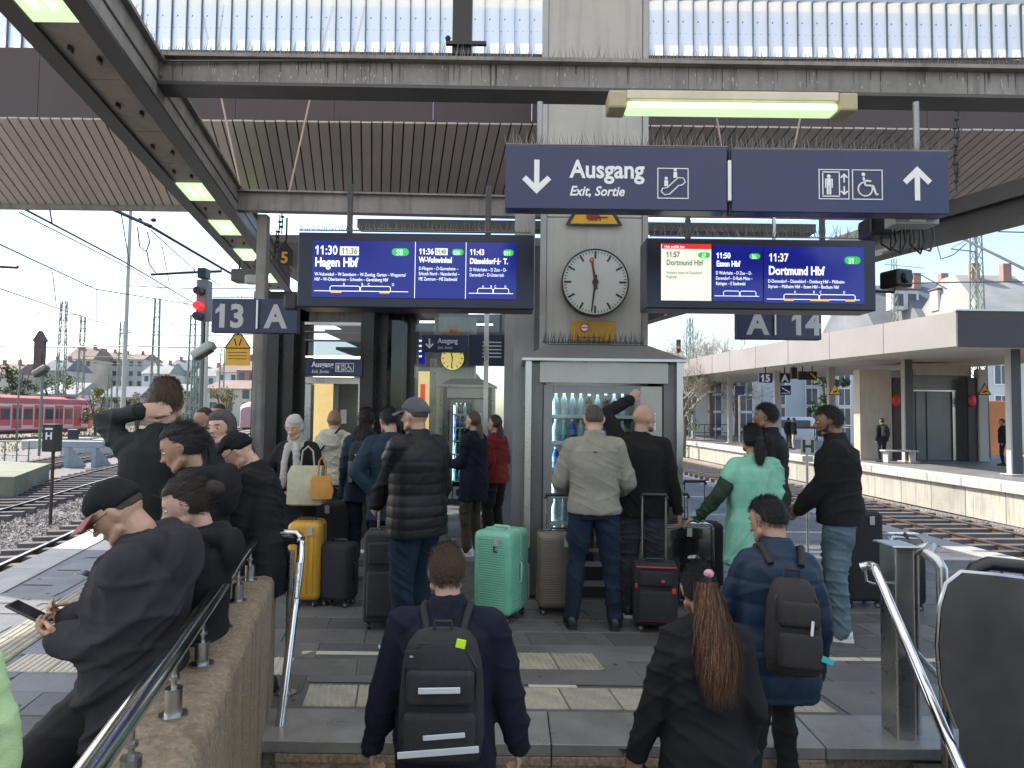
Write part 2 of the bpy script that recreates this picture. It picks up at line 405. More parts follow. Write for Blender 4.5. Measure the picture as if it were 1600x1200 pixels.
# tactile paving
M_tact = mat('cream_tactile_tile', (.29, .275, .215), .75, 0, .16, 8, bump=.3, bscale=60, dirt=.45, dscale=5, dirt_col=(.12, .11, .09), rnd=.12)
M_tact_w = mat('pale_tactile_strip', (.5, .47, .38), .7, 0, .14, 6, bump=.2, dirt=.35, dscale=6, dirt_col=(.16, .15, .12), rnd=.1)
def tile_mesh(kind, w_=.3, d_=.3, ribs=8, m=M_tact):
    mb = MB(); S = lambda x, y, z: (x + SH * y, y, z)
    g_ = .004
    mb.add([S(g_, g_, -.02), S(w_ - g_, g_, -.02), S(w_ - g_, d_ - g_, -.02), S(g_, d_ - g_, -.02), S(g_, g_, .001), S(w_ - g_, g_, .001), S(w_ - g_, d_ - g_, .001), S(g_, d_ - g_, .001)],
           [(0, 1, 5, 4), (1, 2, 6, 5), (2, 3, 7, 6), (3, 0, 4, 7), (4, 5, 6, 7)])
    if kind == 'ribs':
        for i in range(ribs):
            c = w_ * (i + .5) / ribs; h = w_ / ribs * .27
            mb.add([S(c - h, .006, .001), S(c + h, .006, .001), S(c + h, d_ - .006, .001), S(c - h, d_ - .006, .001), S(c - h * .6, .009, .006), S(c + h * .6, .009, .006), S(c + h * .6, d_ - .009, .006), S(c - h * .6, d_ - .009, .006)],
                   [(0, 1, 5, 4), (1, 2, 6, 5), (2, 3, 7, 6), (3, 0, 4, 7), (4, 5, 6, 7)])
    if kind == 'studs':
        for i in range(8):
            for j in range(8):
                cx, cy, h = w_ * (i + .5 + (j % 2) * .35 - .17) / 8, d_ * (j + .5) / 8, .0125
                mb.add([S(cx - h, cy, .001), S(cx, cy - h, .001), S(cx + h, cy, .001), S(cx, cy + h, .001), S(cx, cy, .007)], [(0, 1, 4), (1, 2, 4), (2, 3, 4), (3, 0, 4)])
    return mb.mesh('tactile_tile', m)
T_rib, T_stud, T_plain = tile_mesh('ribs'), tile_mesh('studs'), tile_mesh('plain', m=M_tact_w)
for i in range(10):
    mobj('tactile_tile', T_rib if i in (0, 1) else T_stud, platform, (-1.16 + .302 * i, 3.855, 0))
for i in range(2): mobj('tactile_tile', T_rib, platform, (.03 + .302 * i, 4.445, 0))
mobj('tactile_tile', T_plain, platform, (.125, 4.16, -.002)).scale = (1, .94, 1)
STRIPM = tile_mesh('plain', .595, .07, m=M_tact_w)
for i in range(8):
    xx = -1.42 + .6 * i
    if -.3 < xx < .5: continue
    mobj('marking_strip', STRIPM, platform, (xx + (.25 if xx > .4 else 0), 4.665, 0))
bt = tile_mesh('ribs', .3, .3, 6, M_tact)
for vtx in bt.vertices: vtx.co.x += (-.225 - SH) * vtx.co.y
y = 2.2
M_band = bt
while y < 9:
    mobj('tactile_tile', bt, platform, (band_x(y), y, 0)); y += .302
T_riby = tile_mesh('ribs', .3, .3, 7, M_tact_w)
for i in range(6):
    mobj('tactile_tile', T_riby, platform, (band_x(4.3) + .34 + .302 * i, 4.3, 0))
mb = MB()
for _ in range(420):      # trodden gum and spots
    Y = random.uniform(2.4, 10); x = random.uniform(-4.6, 5); r_ = random.uniform(.006, .018)
    if blocked(x, Y) : continue
    mb.add([(x + r_ * math.cos(a) * random.uniform(.8, 1.2), Y + r_ * math.sin(a), .0022) for a in np.linspace(0, 6.28, 8)[:-1]], [tuple(range(7))])
o = mb.build('gum_spots', mat('trodden_gum', (.045, .045, .045), .8, 0, .3, 3), platform); o['kind'] = 'stuff'
# ---- stone band at the stair head and the stairs
M_granite = mat('speckled_brown_granite', (.25, .19, .125), .62, 0, .5, 42, detail=3, bump=.2, bscale=80, dirt=.5, dscale=9, dirt_col=(.07, .05, .035))
M_headstone = mat('smooth_grey_kerb_stone', (.19, .185, .175), .33, 0, .2, 3, bump=.12, bscale=40, dirt=.5, dscale=4, dirt_col=(.1, .095, .09), rnd=.12, rvar=.1)
stairs = bpy.data.objects.new('stairs', None); link(stairs); stairs.location = (0, STY, 0); tag(stairs, 'granite stairs leading down from the platform', kind='structure')
xs = [SX0 - .25, -.42, .22, 1.1, 1.6, EX1 + .02]
for k in range(7):
    z = -.175 * k; y1 = STY - .27 * k; y0 = y1 - .27
    if k == 0:
        for a, b in zip(xs[:-1], xs[1:]):
            mb = MB(); mb.rbox(((a + b) / 2, STY + .19, -.03), (b - a - .006, .376, .06), .004, 1); mb.build('head_stone', M_headstone, stairs, world=True)
    yy0 = STY - .27 * k
    for a, b in zip(xs[:-2], xs[1:-1]):
        bb = min(b, SX1); aa = max(a, SX0)
        mb = MB(); mb.rbox(((aa + bb) / 2, yy0 + (.02 if k else .03), z - .0225 - (.062 if k == 0 else 0)), (bb - aa - .005, .06, .045), .005, 2)
        mb.b2(aa + .003, bb - .003, yy0 + .012, yy0 + .06, z - .175, z - .046 - (.06 if k == 0 else 0))
        if k: mb.b2(aa + .003, bb - .003, yy0, yy0 + .3, z - .04, z - .002)
        mb.build('stair_step' if k else 'riser_stone', M_granite, stairs, world=True)
mb = MB(); mb.b2(SX0 - .3, EX1, -4, STY + .012, -2.6, -1.4); mb.b2(SX0 - .4, EX1, STY + .07, STY + .4, -1.4, -.08)
tag(mb.build('stairwell_floor', M_granite), 'dark stone floor of the stairwell', kind='structure')
# ---- parapet wall left of the stair
M_parapet = mat('rough_brown_aggregate_wall', (.25, .195, .13), .85, 0, .4, 60, detail=6, bump=.9, bscale=90, dirt=.55, dscale=30, dirt_col=(.09, .068, .045), streak=.55, streak_col=(.08, .05, .03))
par = MB(); rings = []
for y in (0.2, 1, 2, 3, 3.6, 3.97, 4.0):
    x = wallx(y); r_ = .03; z1 = .73 - (.01 if y == 4.0 else 0)
    rings.append([(x, y, -2.5), (x, y, z1 - .05), (x - .015, y, z1 - .015), (x - .05, y, z1), (x - .27, y, z1), (x - .305, y, z1 - .015), (x - .32, y, z1 - .05), (x - .32, y, -1.15)])
par.loft(rings); pw = thing('parapet_wall', (wallx(4), 4, 0), 'low brown aggregate stone wall beside the stairs with chrome handrail above', 'wall')
par.build('wall_body', M_parapet, pw, smooth=50, world=True)
hr = thing('handrail', (wallx(3.9) - .06, 3.9, .73), 'long polished chrome handrail running along the top of the brown stair wall', 'handrail')
mb = MB(); hp = [(wallx(y) - .12, y, .925) for y in np.linspace(.3, 3.92, 14)]
hp += [(wallx(3.95) - .10, 3.97, .93), (wallx(3.95) - .02, 4.0, .93), (wallx(3.95) + .1, 4.0, .925), (wallx(3.95) + .13, 3.98, .90)]
mb.tube(hp, .031, 16); mb.build('rail_tube', M_polish, hr, smooth=40, world=True)
for y in np.arange(1.25, 3.95, .41):
    x = wallx(y) - .12
    mb = MB(); mb.cyl((x, y, .73), (x, y, .815), .025, 16); mb.cyl((x, y, .73), (x, y, .738), .042, 16); mb.cyl((x, y, .81), (x, y, .905), .008, 8); mb.cyl((x, y, .84), (x, y, .85), .016, 10)
    mb.build('rail_post', M_steel, hr, smooth=40, world=True)
M_plate = mat('braille_plate', (.5, .5, .48), .35, .8, .5, 60)
lp = thing('handrail', (-1.22, 3.9, 0), 'steep chrome stair handrail at the inner end of the brown wall', 'handrail')
mb = MB(); a = P(470, 850, 3.95); b = Vector((-1.2, 3.45, -.5))
mb.tube([P(418, 845, 4.0), P(462, 845, 4.0), P(471, 849, 3.97), P(470, 870, 3.92), b], .023, 14); mb.build('rail_tube', M_polish, lp, smooth=40, world=True)
mb = MB(); mb.cyl(P(455, 860, 4.02), (P(455, 860, 4.02).x, 4.02, 0), .02, 12); mb.cyl((P(455, 860, 4.02).x, 4.02, 0), (P(455, 860, 4.02).x, 4.02, .01), .05, 14); mb.build('rail_post', M_steel, lp, smooth=40, world=True)
mb = MB(); c0 = P(469, 880, 3.86); c1 = P(464, 935, 3.76); dv = Vector((0, -.004, .002))
mb.tube([c0 + Vector((-.004, -.012, .004)), c1 + Vector((-.004, -.012, .004))], .016, 8); mb.build('braille_plate', M_plate, lp, smooth=40, world=True)
# ---- right hand end: post, loop, handrail, escalator
rr = thing('stair_end_post', (1.98, 3.62, 0), 'broad brushed steel post at the right side of the stair head', 'post')
mb = MB(); a = P(1389, 846, 3.6); b = P(1418, 848, 3.6)
mb.rbox(((a.x + b.x) / 2, 3.62, .46), (b.x - a.x, .16, 1.04), .008, 2); mb.build('post_body', M_steel, rr, world=True)
mb = MB(); mb.rbox(((a.x + b.x) / 2, 3.62, .985), (b.x - a.x + .05, .2, .012), .004, 1); mb.build('post_cap', M_steel, rr, world=True)
lo = thing('barrier_loop', (2.15, 3.5, 0), 'bent steel tube barrier loop between the stair post and the escalator', 'barrier')
q0 = P(1427, 853, 3.62).x; q1 = P(1470, 865, 3.3).x
mb = MB(); mb.tube([(q0, 3.62, 0), (q0, 3.62, .93), (q0 + .02, 3.6, .965), (q0 + .06, 3.56, .985), (q1 - .03, 3.36, .985), (q1, 3.33, .965), (q1 + .01, 3.31, .93), (q1 + .02, 3.3, -.4)], .026, 12); mb.build('loop_tube', M_steel, lo, smooth=40, world=True)
mb = MB(); mb.tube([(q0, 3.6, .42), (q1, 3.33, .40)], .014, 8); mb.build('cross_bar', M_steel, lo, smooth=40, world=True)
hh = thing('handrail', (1.94, 3.5, 0), 'chrome stair handrail descending in front of the broad steel post', 'handrail')
mb = MB(); st = P(1345, 886, 3.62); s1 = P(1366, 886, 3.56); s2 = P(1500, 1200, 2.8)
mb.tube([st, P(1358, 883, 3.6), s1, s1 + (s2 - s1) * .04, s2 + (s2 - s1) * .5], .024, 14); mb.build('rail_tube', M_polish, hh, smooth=40, world=True)
mb = MB(); mb.tube([P(1352, 890, 3.6), P(1354, 908, 3.6), P(1365, 912, 3.6), P(1412, 909, 3.62)], .007, 8); mb.build('bracket', M_steel, hh, smooth=40, world=True)
M_escglass = mat('dark_escalator_panel', (.085, .082, .075), .42, .6, .25, 2, rvar=.1, bump=.03)
es = thing('escalator', (2.6, 3.2, 0), 'escalator balustrade with dark metal side panel and black rubber handrail', 'escalator')
Ye = 2.85
poly = [P(x, y, Ye) for x, y in ((1503, 897), (1482, 915), (1472, 950), (1468, 1010), (1472, 1070), (1487, 1110), (1498, 1140), (1500, 1330), (1760, 1330), (1760, 925), (1640, 912))]
mb = MB(); n = len(poly)
mb.add([tuple(p) for p in poly] + [(p.x + .03, p.y + .03, p.z) for p in poly], [tuple(range(n - 1, -1, -1)), tuple(range(n, 2 * n))] + [(k, (k + 1) % n, (k + 1) % n + n, k + n) for k in range(n)])
mb.build('side_panel', M_escglass, es, world=True)
mb = MB(); mb.tube([P(x, y, Ye) + Vector((0, .015, 0)) for x, y in ((1498, 1140), (1487, 1110), (1472, 1070), (1467, 1010), (1471, 950), (1482, 913), (1505, 895), (1560, 900), (1640, 910), (1760, 925))], .010, 8); mb.build('panel_trim', M_steel, es, smooth=40, world=True)
mb = MB(); mb.tube([P(x, y, Ye + .12) for x, y in ((1520, 930), (1514, 905), (1524, 888), (1545, 880), (1600, 886), (1760, 905))], .03, 12); mb.build('handrail_belt', M_blackplastic, es, smooth=40, world=True)
mb = MB(); mb.tube([P(x, y, Ye + .14) for x, y in ((1526, 900), (1600, 905), (1760, 925))], .02, 8); mb.build('handrail_guide', M_steel, es, smooth=40, world=True)
for xx in (1565, 1600): 
    mb = MB(); mb.cyl(P(xx, 888, Ye + .13), P(xx, 915, Ye + .13), .006, 8); mb.build('guide_post', M_steel, es, world=True)
mb = MB(); mb.rbox((2.45, 2.9, -.55), (.9, 1.05, 1.0), .02, 2); tag(mb.build('stairwell_cladding', M_escglass), 'dark metal cladding of the escalator well', kind='structure')
# floor right of the stair, beside the escalator
mb = MB(); mb.b2(2.0, EX1, 3.83, 4.0, -.6, -.02); tag(mb.build('well_edge', M_platbase), 'dark edge of the escalator well', kind='structure')

# ================================================================ ROOF
def beam_x(Y): return -2.76 - .2 * (Y - 4.95)
M_fascia = mat('purple_brown_fascia', (.055, .04, .045), .6, 0, .12, 1, streak=.2)
M_corr = mat('brown_grey_ceiling_metal', (.42, .375, .355), .45, .2, .12, 1.5, bump=.05, dirt=.25, rnd=.08, dirt_col=(.08, .07, .065))
# main cross girder
g1a, g1b = P(217, 83, 4.95), P(1700, 106, 4.75)
gb = thing('roof_girder', (-2.7, 4.95, 4.1), 'wide dirty grey cross girder above the blue exit sign', 'girder')
def slantbox(a, b, h, d):   # from a to b (top near edge), height h down, depth d away
    a = Vector(a); b = Vector(b); up = Vector((0, 0, -h)); bk = Vector((0, d, 0))
    return [a + up, b + up, b + up + bk, a + up + bk, a, b, b + bk, a + bk]
mb = MB(); mb.hexa(slantbox(g1a + Vector((0, .03, -.03)), g1b + Vector((0, .03, -.03)), .2, .02)); mb.build('web', M_girder, gb, world=True)
mb = MB(); mb.hexa(slantbox(g1a + Vector((0, -.03, 0)), g1b + Vector((0, -.03, 0)), .028, .2)); mb.build('top_flange', M_girder, gb, world=True)
mb = MB(); mb.hexa(slantbox(g1a + Vector((0, -.05, -.232)), g1b + Vector((0, -.05, -.232)), .025, .22)); mb.build('bottom_flange', M_girder_dk, gb, world=True)
mb = MB(); mb.b2(g1a.x - .01, g1a.x + .035, g1a.y - .045, g1a.y + .02, g1a.z - .235, g1a.z - .02); mb.build('end_plate', M_girder, gb, world=True)
for (u, v_) in ((231, 100), (252, 100), (231, 118), (252, 118)):
    c = P(u, v_, 4.975); mb = MB(); mb.cyl(c, c + Vector((0, -.028, 0)), .02, 6); mb.cyl(c + Vector((0, -.02, 0)), c + Vector((0, -.042, 0)), .011, 8); mb.build('bolt', M_girder, gb, world=True)
spikes('pigeon_spikes', [g1a + Vector((.04, .0, .002)), g1b + Vector((0, .0, .002))], gb, h=.12, step=.02)
mb = MB(); 
for i in range(330):
    t = i / 330; c = g1a.lerp(g1b, t); mb.box(c + Vector((0, .06, .02)), (.012, .02, .05))
o = mb.build('comb_strip', M_black, gb, world=True); o['kind'] = 'stuff'
# long lighting beam
lb = thing('lighting_beam', (beam_x(5), 5, 3.9), 'long steel beam with a row of fluorescent lamps running along the left side', 'beam')
M_tray = mat('beige_tray_panel', (.22, .195, .17), .6, 0, .15, 2, dirt=.5, dscale=3)
def lbq(x0, x1, z0, z1, Y0, Y1, m, nm, kx=0):
    mb = MB(); f = lambda x, y, z: (beam_x(y) + x, y, z)
    mb.hexa([f(x0, Y0, z0), f(x1, Y0, z0), f(x1, Y1, z0), f(x0, Y1, z0), f(x0, Y0, z1), f(x1, Y0, z1), f(x1, Y1, z1), f(x0, Y1, z1)])
    return mb.build(nm, m, lb, world=True)
lbq(.055, .075, 3.93, 4.27, 1.2, 12.6, M_girder, 'web'); lbq(-.34, -.32, 3.93, 4.27, 1.2, 12.6, M_girder, 'web')
lbq(-.02, .12, 4.272, 4.30, 1.2, 12.6, M_girder, 'top_flange'); lbq(-.40, -.27, 4.272, 4.30, 1.2, 12.6, M_girder, 'top_flange')
lbq(-.01, .12, 3.90, 3.928, 1.2, 12.6, M_black, 'bottom_flange'); lbq(-.42, -.29, 3.90, 3.928, 1.2, 12.6, M_black, 'bottom_flange')
lbq(.076, .084, 4.1, 4.112, 1.2, 12.6, M_black, 'conduit')
M_lampglow = mat('green_white_lamp_diffuser', (.5, .6, .4), .5, 0, .1, 8, emit=(.62, .92, .48), estr=.3)
M_lamptube = mat('fluorescent_tube', (.9, .95, .85), .5, 0, 0, emit=(.8, .95, .7), estr=1.0)
segs = [(1.4, 2.2, 0), (2.2, 3.0, 0), (3.0, 3.84, 1), (3.84, 4.55, 0), (4.55, 5.4, 0), (5.4, 6.1, 0), (6.1, 6.6, 0), (6.6, 7.15, 1), (7.15, 7.9, 0), (7.9, 8.55, 1), (8.55, 9.3, 0), (9.3, 10.0, 1), (10.0, 11.0, 0), (11.0, 11.7, 1), (11.7, 12.5, 0)]
for a, b, lit in segs:
    if lit:
        lbq(-.288, -.012, 3.91, 3.925, a + .01, b - .01, M_lampglow, 'lamp_diffuser')
        for dx in (-.2, -.1):
            lbq(dx - .01, dx + .012, 3.898, 3.909, a + .08, b - .15, M_lamptube, 'light_tube')
    else:
        lbq(-.288, -.012, 3.93, 3.945, a + .006, b - .006, M_tray, 'tray_panel')
        for dx in (-.06, .07):
            lbq(-.15 + dx - .008, -.15 + dx + .008, 3.90, 3.929, (a + b) / 2 - .03 + dx, (a + b) / 2 + .03 + dx, M_black, 'clip')
spikes('pigeon_spikes', [(beam_x(1.5) + .09, 1.5, 4.30), (beam_x(4.9) + .09, 4.9, 4.30)], lb, h=.11)
# second cross girder
g2a, g2b = P(352, 297, 7.8), P(1010, 312, 7.75)
g2 = thing('roof_girder', (g2a.x, 7.8, 4), 'narrow grey cross girder behind the blue exit sign below the slatted ceiling', 'girder')
mb = MB(); mb.hexa(slantbox(g2a, g2b, .23, .12)); mb.build('web', M_girder, g2, world=True)
mb = MB(); mb.hexa(slantbox(g2a + Vector((0, -.05, .001)), g2b + Vector((0, -.05, .001)), .02, .045)); mb.build('top_flange', M_girder, g2, world=True)
# ceiling: fascia, corrugated slope, translucent glazing above it
Yf = 8.0; zf1 = P(800, 195, Yf).z; zf2 = P(0, 74, Yf).z; Yc2 = 9.55; zc2 = P(300, 322, Yc2).z
mb = MB()
for _ in range(150):      # bird droppings and rust runs on the girder web
    t = random.random(); c = g1a.lerp(g1b, t) + Vector((0, .0285, -.03 - random.uniform(.01, .16))); w_ = random.uniform(.002, .006); h_ = random.uniform(.004, .03) * random.choice((1, 1, 2)); mb.add([(c.x - w_, c.y, c.z), (c.x + w_, c.y, c.z), (c.x + w_ * .6, c.y, c.z - h_), (c.x - w_ * .4, c.y, c.z - h_ * .9)], [(0, 1, 2, 3)])
o = mb.build('bird_droppings', mat('dried_bird_droppings', (.42, .41, .38), .9, 0, 0), gb, world=True); o['kind'] = 'stuff'
mb = MB()
for _ in range(90):
    t = random.random(); c = g1a.lerp(g1b, t) + Vector((0, .0275, -.03)); w_ = random.uniform(.0015, .004); h_ = random.uniform(.04, .19); mb.add([(c.x - w_, c.y, c.z), (c.x + w_, c.y, c.z), (c.x + w_ * .6, c.y, c.z - h_), (c.x - w_ * .4, c.y, c.z - h_ * .9)], [(0, 1, 2, 3)])
o = mb.build('rust_runs', mat('rust_run', (.05, .04, .035), .8, 0, 0), gb, world=True); o['kind'] = 'stuff'
cr = thing('roof_fascia', (0, Yf, zf1), 'purple brown fascia band under the translucent clerestory', 'fascia')
XL, XR = -9.4, 8.2
x = XL
while x < XR:
    mb = MB(); mb.b2(x + .003, x + 1.197, Yf, Yf + .03, zf1, zf2); mb.build('fascia_panel', M_fascia, cr, world=True); x += 1.2
ce = thing('slatted_ceiling', (0, Yf, zf1), 'sloping brown grey slatted metal ceiling above the tracks and platform', 'ceiling')
mb = MB(); n = 0
pw_ = .13
slat = MB(); dy, dz = Yc2 - Yf, zc2 - zf1; kx = -.2 * dy
slat.add([(0, 0, 0), (pw_ - .018, 0, 0), (pw_ - .018 + kx, dy, dz), (kx, dy, dz), (0, 0, .02), (pw_ - .018, 0, .02), (pw_ - .018 + kx, dy, dz + .02), (kx, dy, dz + .02)],
         [(0, 3, 2, 1), (4, 5, 6, 7), (0, 1, 5, 4), (1, 2, 6, 5), (2, 3, 7, 6), (3, 0, 4, 7)])
SL = slat.mesh('ceiling_slat', M_corr)
x = XL
while x < XR + .6:
    mobj('ceiling_slat', SL, ce, (x, -.002, random.uniform(-.002, .002))); x += pw_
mb = MB(); mb.add([(XL + kx, Yc2, zc2 + .05), (XR + .6 + kx, Yc2, zc2 + .05), (XR + .6, Yf, zf1 + .05), (XL, Yf, zf1 + .05)], [(0, 1, 2, 3)]); mb.build('ceiling_backing', M_fascia, ce, world=True)
mb = MB(); mb.b2(XL + kx - .1, XR + kx, Yc2, Yc2 + .06, zc2 - .07, zc2 + .35); mb.build('edge_trim', M_girder, ce, world=True)
# clerestory glazing of channel glass
def glassmat():
    m = bpy.data.materials.new('translucent_channel_glass'); m.use_nodes = True; t = m.node_tree; N = t.nodes; L = t.links; N.clear()
    o = N.new('ShaderNodeOutputMaterial'); tr = N.new('ShaderNodeBsdfTranslucent'); tp = N.new('ShaderNodeBsdfTransparent'); mx = N.new('ShaderNodeMixShader')
    tr.inputs[0].default_value = (.95, .92, .87, 1); tp.inputs[0].default_value = (.82, .88, .88, 1); mx.inputs[0].default_value = .2
    tc = N.new('ShaderNodeTexCoord'); vo = N.new('ShaderNodeTexNoise'); vo.inputs['Scale'].default_value = 26; vo.inputs['Detail'].default_value = 1
    L.new(tc.outputs['Object'], vo.inputs['Vector']); r_ = N.new('ShaderNodeMapRange'); r_.inputs[1].default_value = .72; r_.inputs[2].default_value = .76; L.new(vo.outputs[0], r_.inputs[0])
    df = N.new('ShaderNodeBsdfDiffuse'); df.inputs[0].default_value = (.12, .14, .14, 1); m2 = N.new('ShaderNodeMixShader')
    L.new(tr.outputs[0], mx.inputs[1]); L.new(tp.outputs[0], mx.inputs[2]); L.new(r_.outputs[0], m2.inputs[0]); L.new(mx.outputs[0], m2.inputs[1]); L.new(df.outputs[0], m2.inputs[2]); L.new(m2.outputs[0], o.inputs[0])
    return m
M_chglass = glassmat()
cl = thing('clerestory_glazing', (0, Yf + .1, zf2), 'row of translucent vertical channel glass panes above the fascia', 'glazing')
gp = MB(); gw = .184; gp.add([(0, 0, 0), (gw - .012, 0, 0), (gw - .012, 0, 1.6), (0, 0, 1.6)], [(0, 1, 2, 3)])
GP = gp.mesh('glass_pane', M_chglass); fb = MB(); fb.b2(-.009, -.003, -.03, .03, 0, 1.6); FB = fb.mesh('glazing_rib', mat('glazing_rib_metal', (.12, .17, .18), .5, .3, 0))
x = XL
while x < XR:
    mobj('glass_pane', GP, cl, (x, 0, 0)); mobj('glazing_rib', FB, cl, (x, 0, 0)); x += gw
for (xa, ya, xb, yb) in ((310, -10, 330, 84), (352, -10, 340, 84), (525, -5, 500, 86), (575, -10, 552, 86), (1080, -5, 1104, 92), (1140, -5, 1115, 92), (1290, -5, 1268, 95), (1500, -5, 1495, 98), (1517, -5, 1510, 98)):
    mb = MB(); mb.cyl(P(xa, ya, Yf + .6), P(xb, yb, Yf + .6), .012, 6); mb.build('brace_rod', M_girder_dk, cl, world=True)
mb = MB(); a = P(708, -20, Yf - .2); b = P(738, -20, Yf - .2); mb.b2(a.x, b.x, Yf - .2, Yf - .05, P(720, 84, Yf - .2).z, a.z + .4)
mb.build('mullion_post', M_black, cl, world=True)
mb = MB(); a = P(697, 68, Yf - .22); b = P(760, 70, Yf - .22); mb.b2(a.x, b.x, Yf - .25, Yf - .2, a.z - .02, a.z + .02); mb.sphere(P(700, 60, Yf - .22), .035, 8); mb.build('mullion_arm', M_black, cl, world=True)
# diagonal hangers
for (xa, ya, xb, yb) in ((343, 140, 375, 290), (487, 143, 452, 300), (1120, 185, 1128, 235), (1250, 185, 1240, 235)):
    rd = thing('hanger_rod', P(xa, ya, 7.6), 'thin pale hanger rod below the roof, %s' % {343: 'leftmost by the lighting beam', 487: 'left of the departure board', 1120: 'above the joint of the blue sign', 1250: 'above the right half of the blue sign'}[xa], 'rod')
    mb = MB(); mb.cyl(P(xa, ya, 7.6), P(xb, yb, 7.6), .011, 8); mb.build('rod', mat('pale_rod', (.42, .32, .27), .5, 0, .05), rd, world=True)
# unseen roof over the near bay, made translucent to brighten the space below
M_roofplate = mat('dark_roof_deck', (.10, .095, .09), .8, 0, .1, 1)
mb = MB(); mb.b2(-9.4, 8.2, -9, Yf + .3, 6.75, 6.9)
def roof_diffuser():
    m = bpy.data.materials.new('diffusing_roof_sheet'); m.use_nodes = True; t = m.node_tree; t.nodes.clear(); o = t.nodes.new('ShaderNodeOutputMaterial'); a = t.nodes.new('ShaderNodeBsdfTranslucent'); a.inputs[0].default_value = (.52, .515, .49, 1)
    t.links.new(a.outputs[0], o.inputs[0]); return m
mb = MB(); mb.add([(-9.4, -9, 6.8), (8.2, -9, 6.8), (8.2, Yf + .3, 6.8), (-9.4, Yf + .3, 6.8)], [(0, 1, 2, 3)])
rt = tag(mb.build('unseen_diffuser_roof', roof_diffuser()), 'unseen roof made translucent to brighten the near platform', 'roof')
# right hand curved edge beam
rb = thing('edge_beam', (5.84, 7.7, 4), 'dark grey curved roof edge beam at the right above the tracks', 'beam')
pts = [(7.6, 3.5), (6.8, 5.3), (6.25, 6.6), (5.84, 7.7), (5.2, 9.5), (4.3, 12.6), (3.3, 16.3), (1.5, 24)]
def swp(off0, off1, z0, z1, nm, m):
    mb = MB(); rings = []
    for i, (x, y) in enumerate(pts):
        rings.append([(x + off0, y, z0), (x + off1, y, z0), (x + off1, y, z1), (x + off0, y, z1)])
    mb.loft(rings); return mb.build(nm, m, rb, smooth=30, world=True)
swp(0, .3, 3.98, 4.02, 'bottom_flange', M_girder_dk); swp(.1, .14, 4.021, 4.25, 'web', M_girder_dk); swp(-.02, .35, 4.251, 4.45, 'upper_fascia', M_girder_dk)
# farther canopy beyond the slatted ceiling
M_farroof = mat('far_canopy_underside', (.16, .15, .145), .6, 0, .15, 1)
fc = thing('far_canopy', (0, 12, 4.3), 'farther platform canopy with cross bars and bright gaps behind the departure boards', 'canopy')
for i, (Y0, dY, zz) in enumerate(((9.2, .25, 4.22), (10.4, .9, 4.3), (11.45, 1.5, 4.33), (13.1, 2.4, 4.36), (15.7, 3, 4.4), (18.9, 4, 4.4), (23.1, 6, 4.4), (29.3, 9, 4.4), (38.5, 14, 4.4), (53, 22, 4.4))):
    mb = MB(); x0 = beam_x(Y0) - .1; x1 = 5.84 - .27 * (Y0 - 7.7)
    x1 = max(x1, x0 + 4)
    if Y0 < 10: x0 = P(558, 350, Y0).x; x1 = P(1275, 350, Y0).x
    mb.b2(x0, x1, Y0, Y0 + dY, zz, zz + .12); mb.build('canopy_panel', M_girder_dk if Y0 < 10 else M_farroof, fc, world=True)
spikes('pigeon_spikes', [P(570, 358, 9.1), P(830, 360, 9.1)], fc, h=.14, m=M_wire)
# chain-like hanging cables
def chain(lab, a, b, Y, n=9):
    c = thing('cable_chain', P(*a, Y), lab, 'cable')
    for i in range(n):
        t = (i + .5) / n; p = P(a[0] + (b[0] - a[0]) * t + random.uniform(-3, 3), a[1] + (b[1] - a[1]) * t, Y)
        mb = MB(); mb.sphere(p, .02, 6, sc=(1.3, 1, .9)); mb.cyl(p + Vector((0, 0, -.09)), p + Vector((random.uniform(-.02, .02), 0, .09)), .007, 6); mb.build('link', M_black, c, world=True)
chain('dark knotted cable hanging at the right end of the blue exit sign', (1495, 165), (1492, 290), 5.6)
chain('dark knotted cable hanging right of the left platform column', (443, 335), (425, 405), 8.2)
# ================================================================ PILLAR, CLOCK, SIGNS
M_pillar = mat('pale_grey_pillar_panel', (.41, .40, .375), .5, 0, .07, 1.5, dirt=.3, dscale=1.2, dirt_col=(.25, .24, .22), streak=.35, streak_col=(.2, .19, .175), bump=.03)
M_alu = mat('grey_aluminium_profile', (.3, .3, .3), .4, .5, .08, 3)
YP = 6.55
pa, pb = P(849, 400, YP), P(1008, 400, YP)
pil = thing('clock_pillar', ((pa.x + pb.x) / 2, YP + .35, 0), 'broad pale grey panelled pillar carrying the round clock', 'pillar')
for z0, z1 in ((0, 2.28), (2.285, 3.6), (3.605, 4.78), (4.785, 6.7)):
    mb = MB(); mb.rbox(((pa.x + pb.x) / 2, YP + .35, (z0 + z1) / 2), (pb.x - pa.x - .06, .7, z1 - z0), .006, 1); mb.build('pillar_panel', M_pillar, pil, world=True)
for xx in (pa.x + .0, pb.x - .0):
    mb = MB(); mb.b2(xx - .028, xx + .028, YP - .012, YP + .1, 0, 6.7); mb.build('corner_profile', M_alu, pil, world=True)
spikes('pigeon_spikes', [P(848, 535, YP - .06), P(1005, 537, YP - .06)], pil, h=.14, m=M_black, step=.016)
mb = MB(); c = P(812, 560, YP + .5); mb.b2(P(802, 560, 7.0).x, P(834, 560, 7.0).x, 7.0, 7.25, 0, 4.2)
col1 = tag(mb.build('roof_column', M_alu), 'smooth grey steel column standing left of the vending cabinet', 'column')
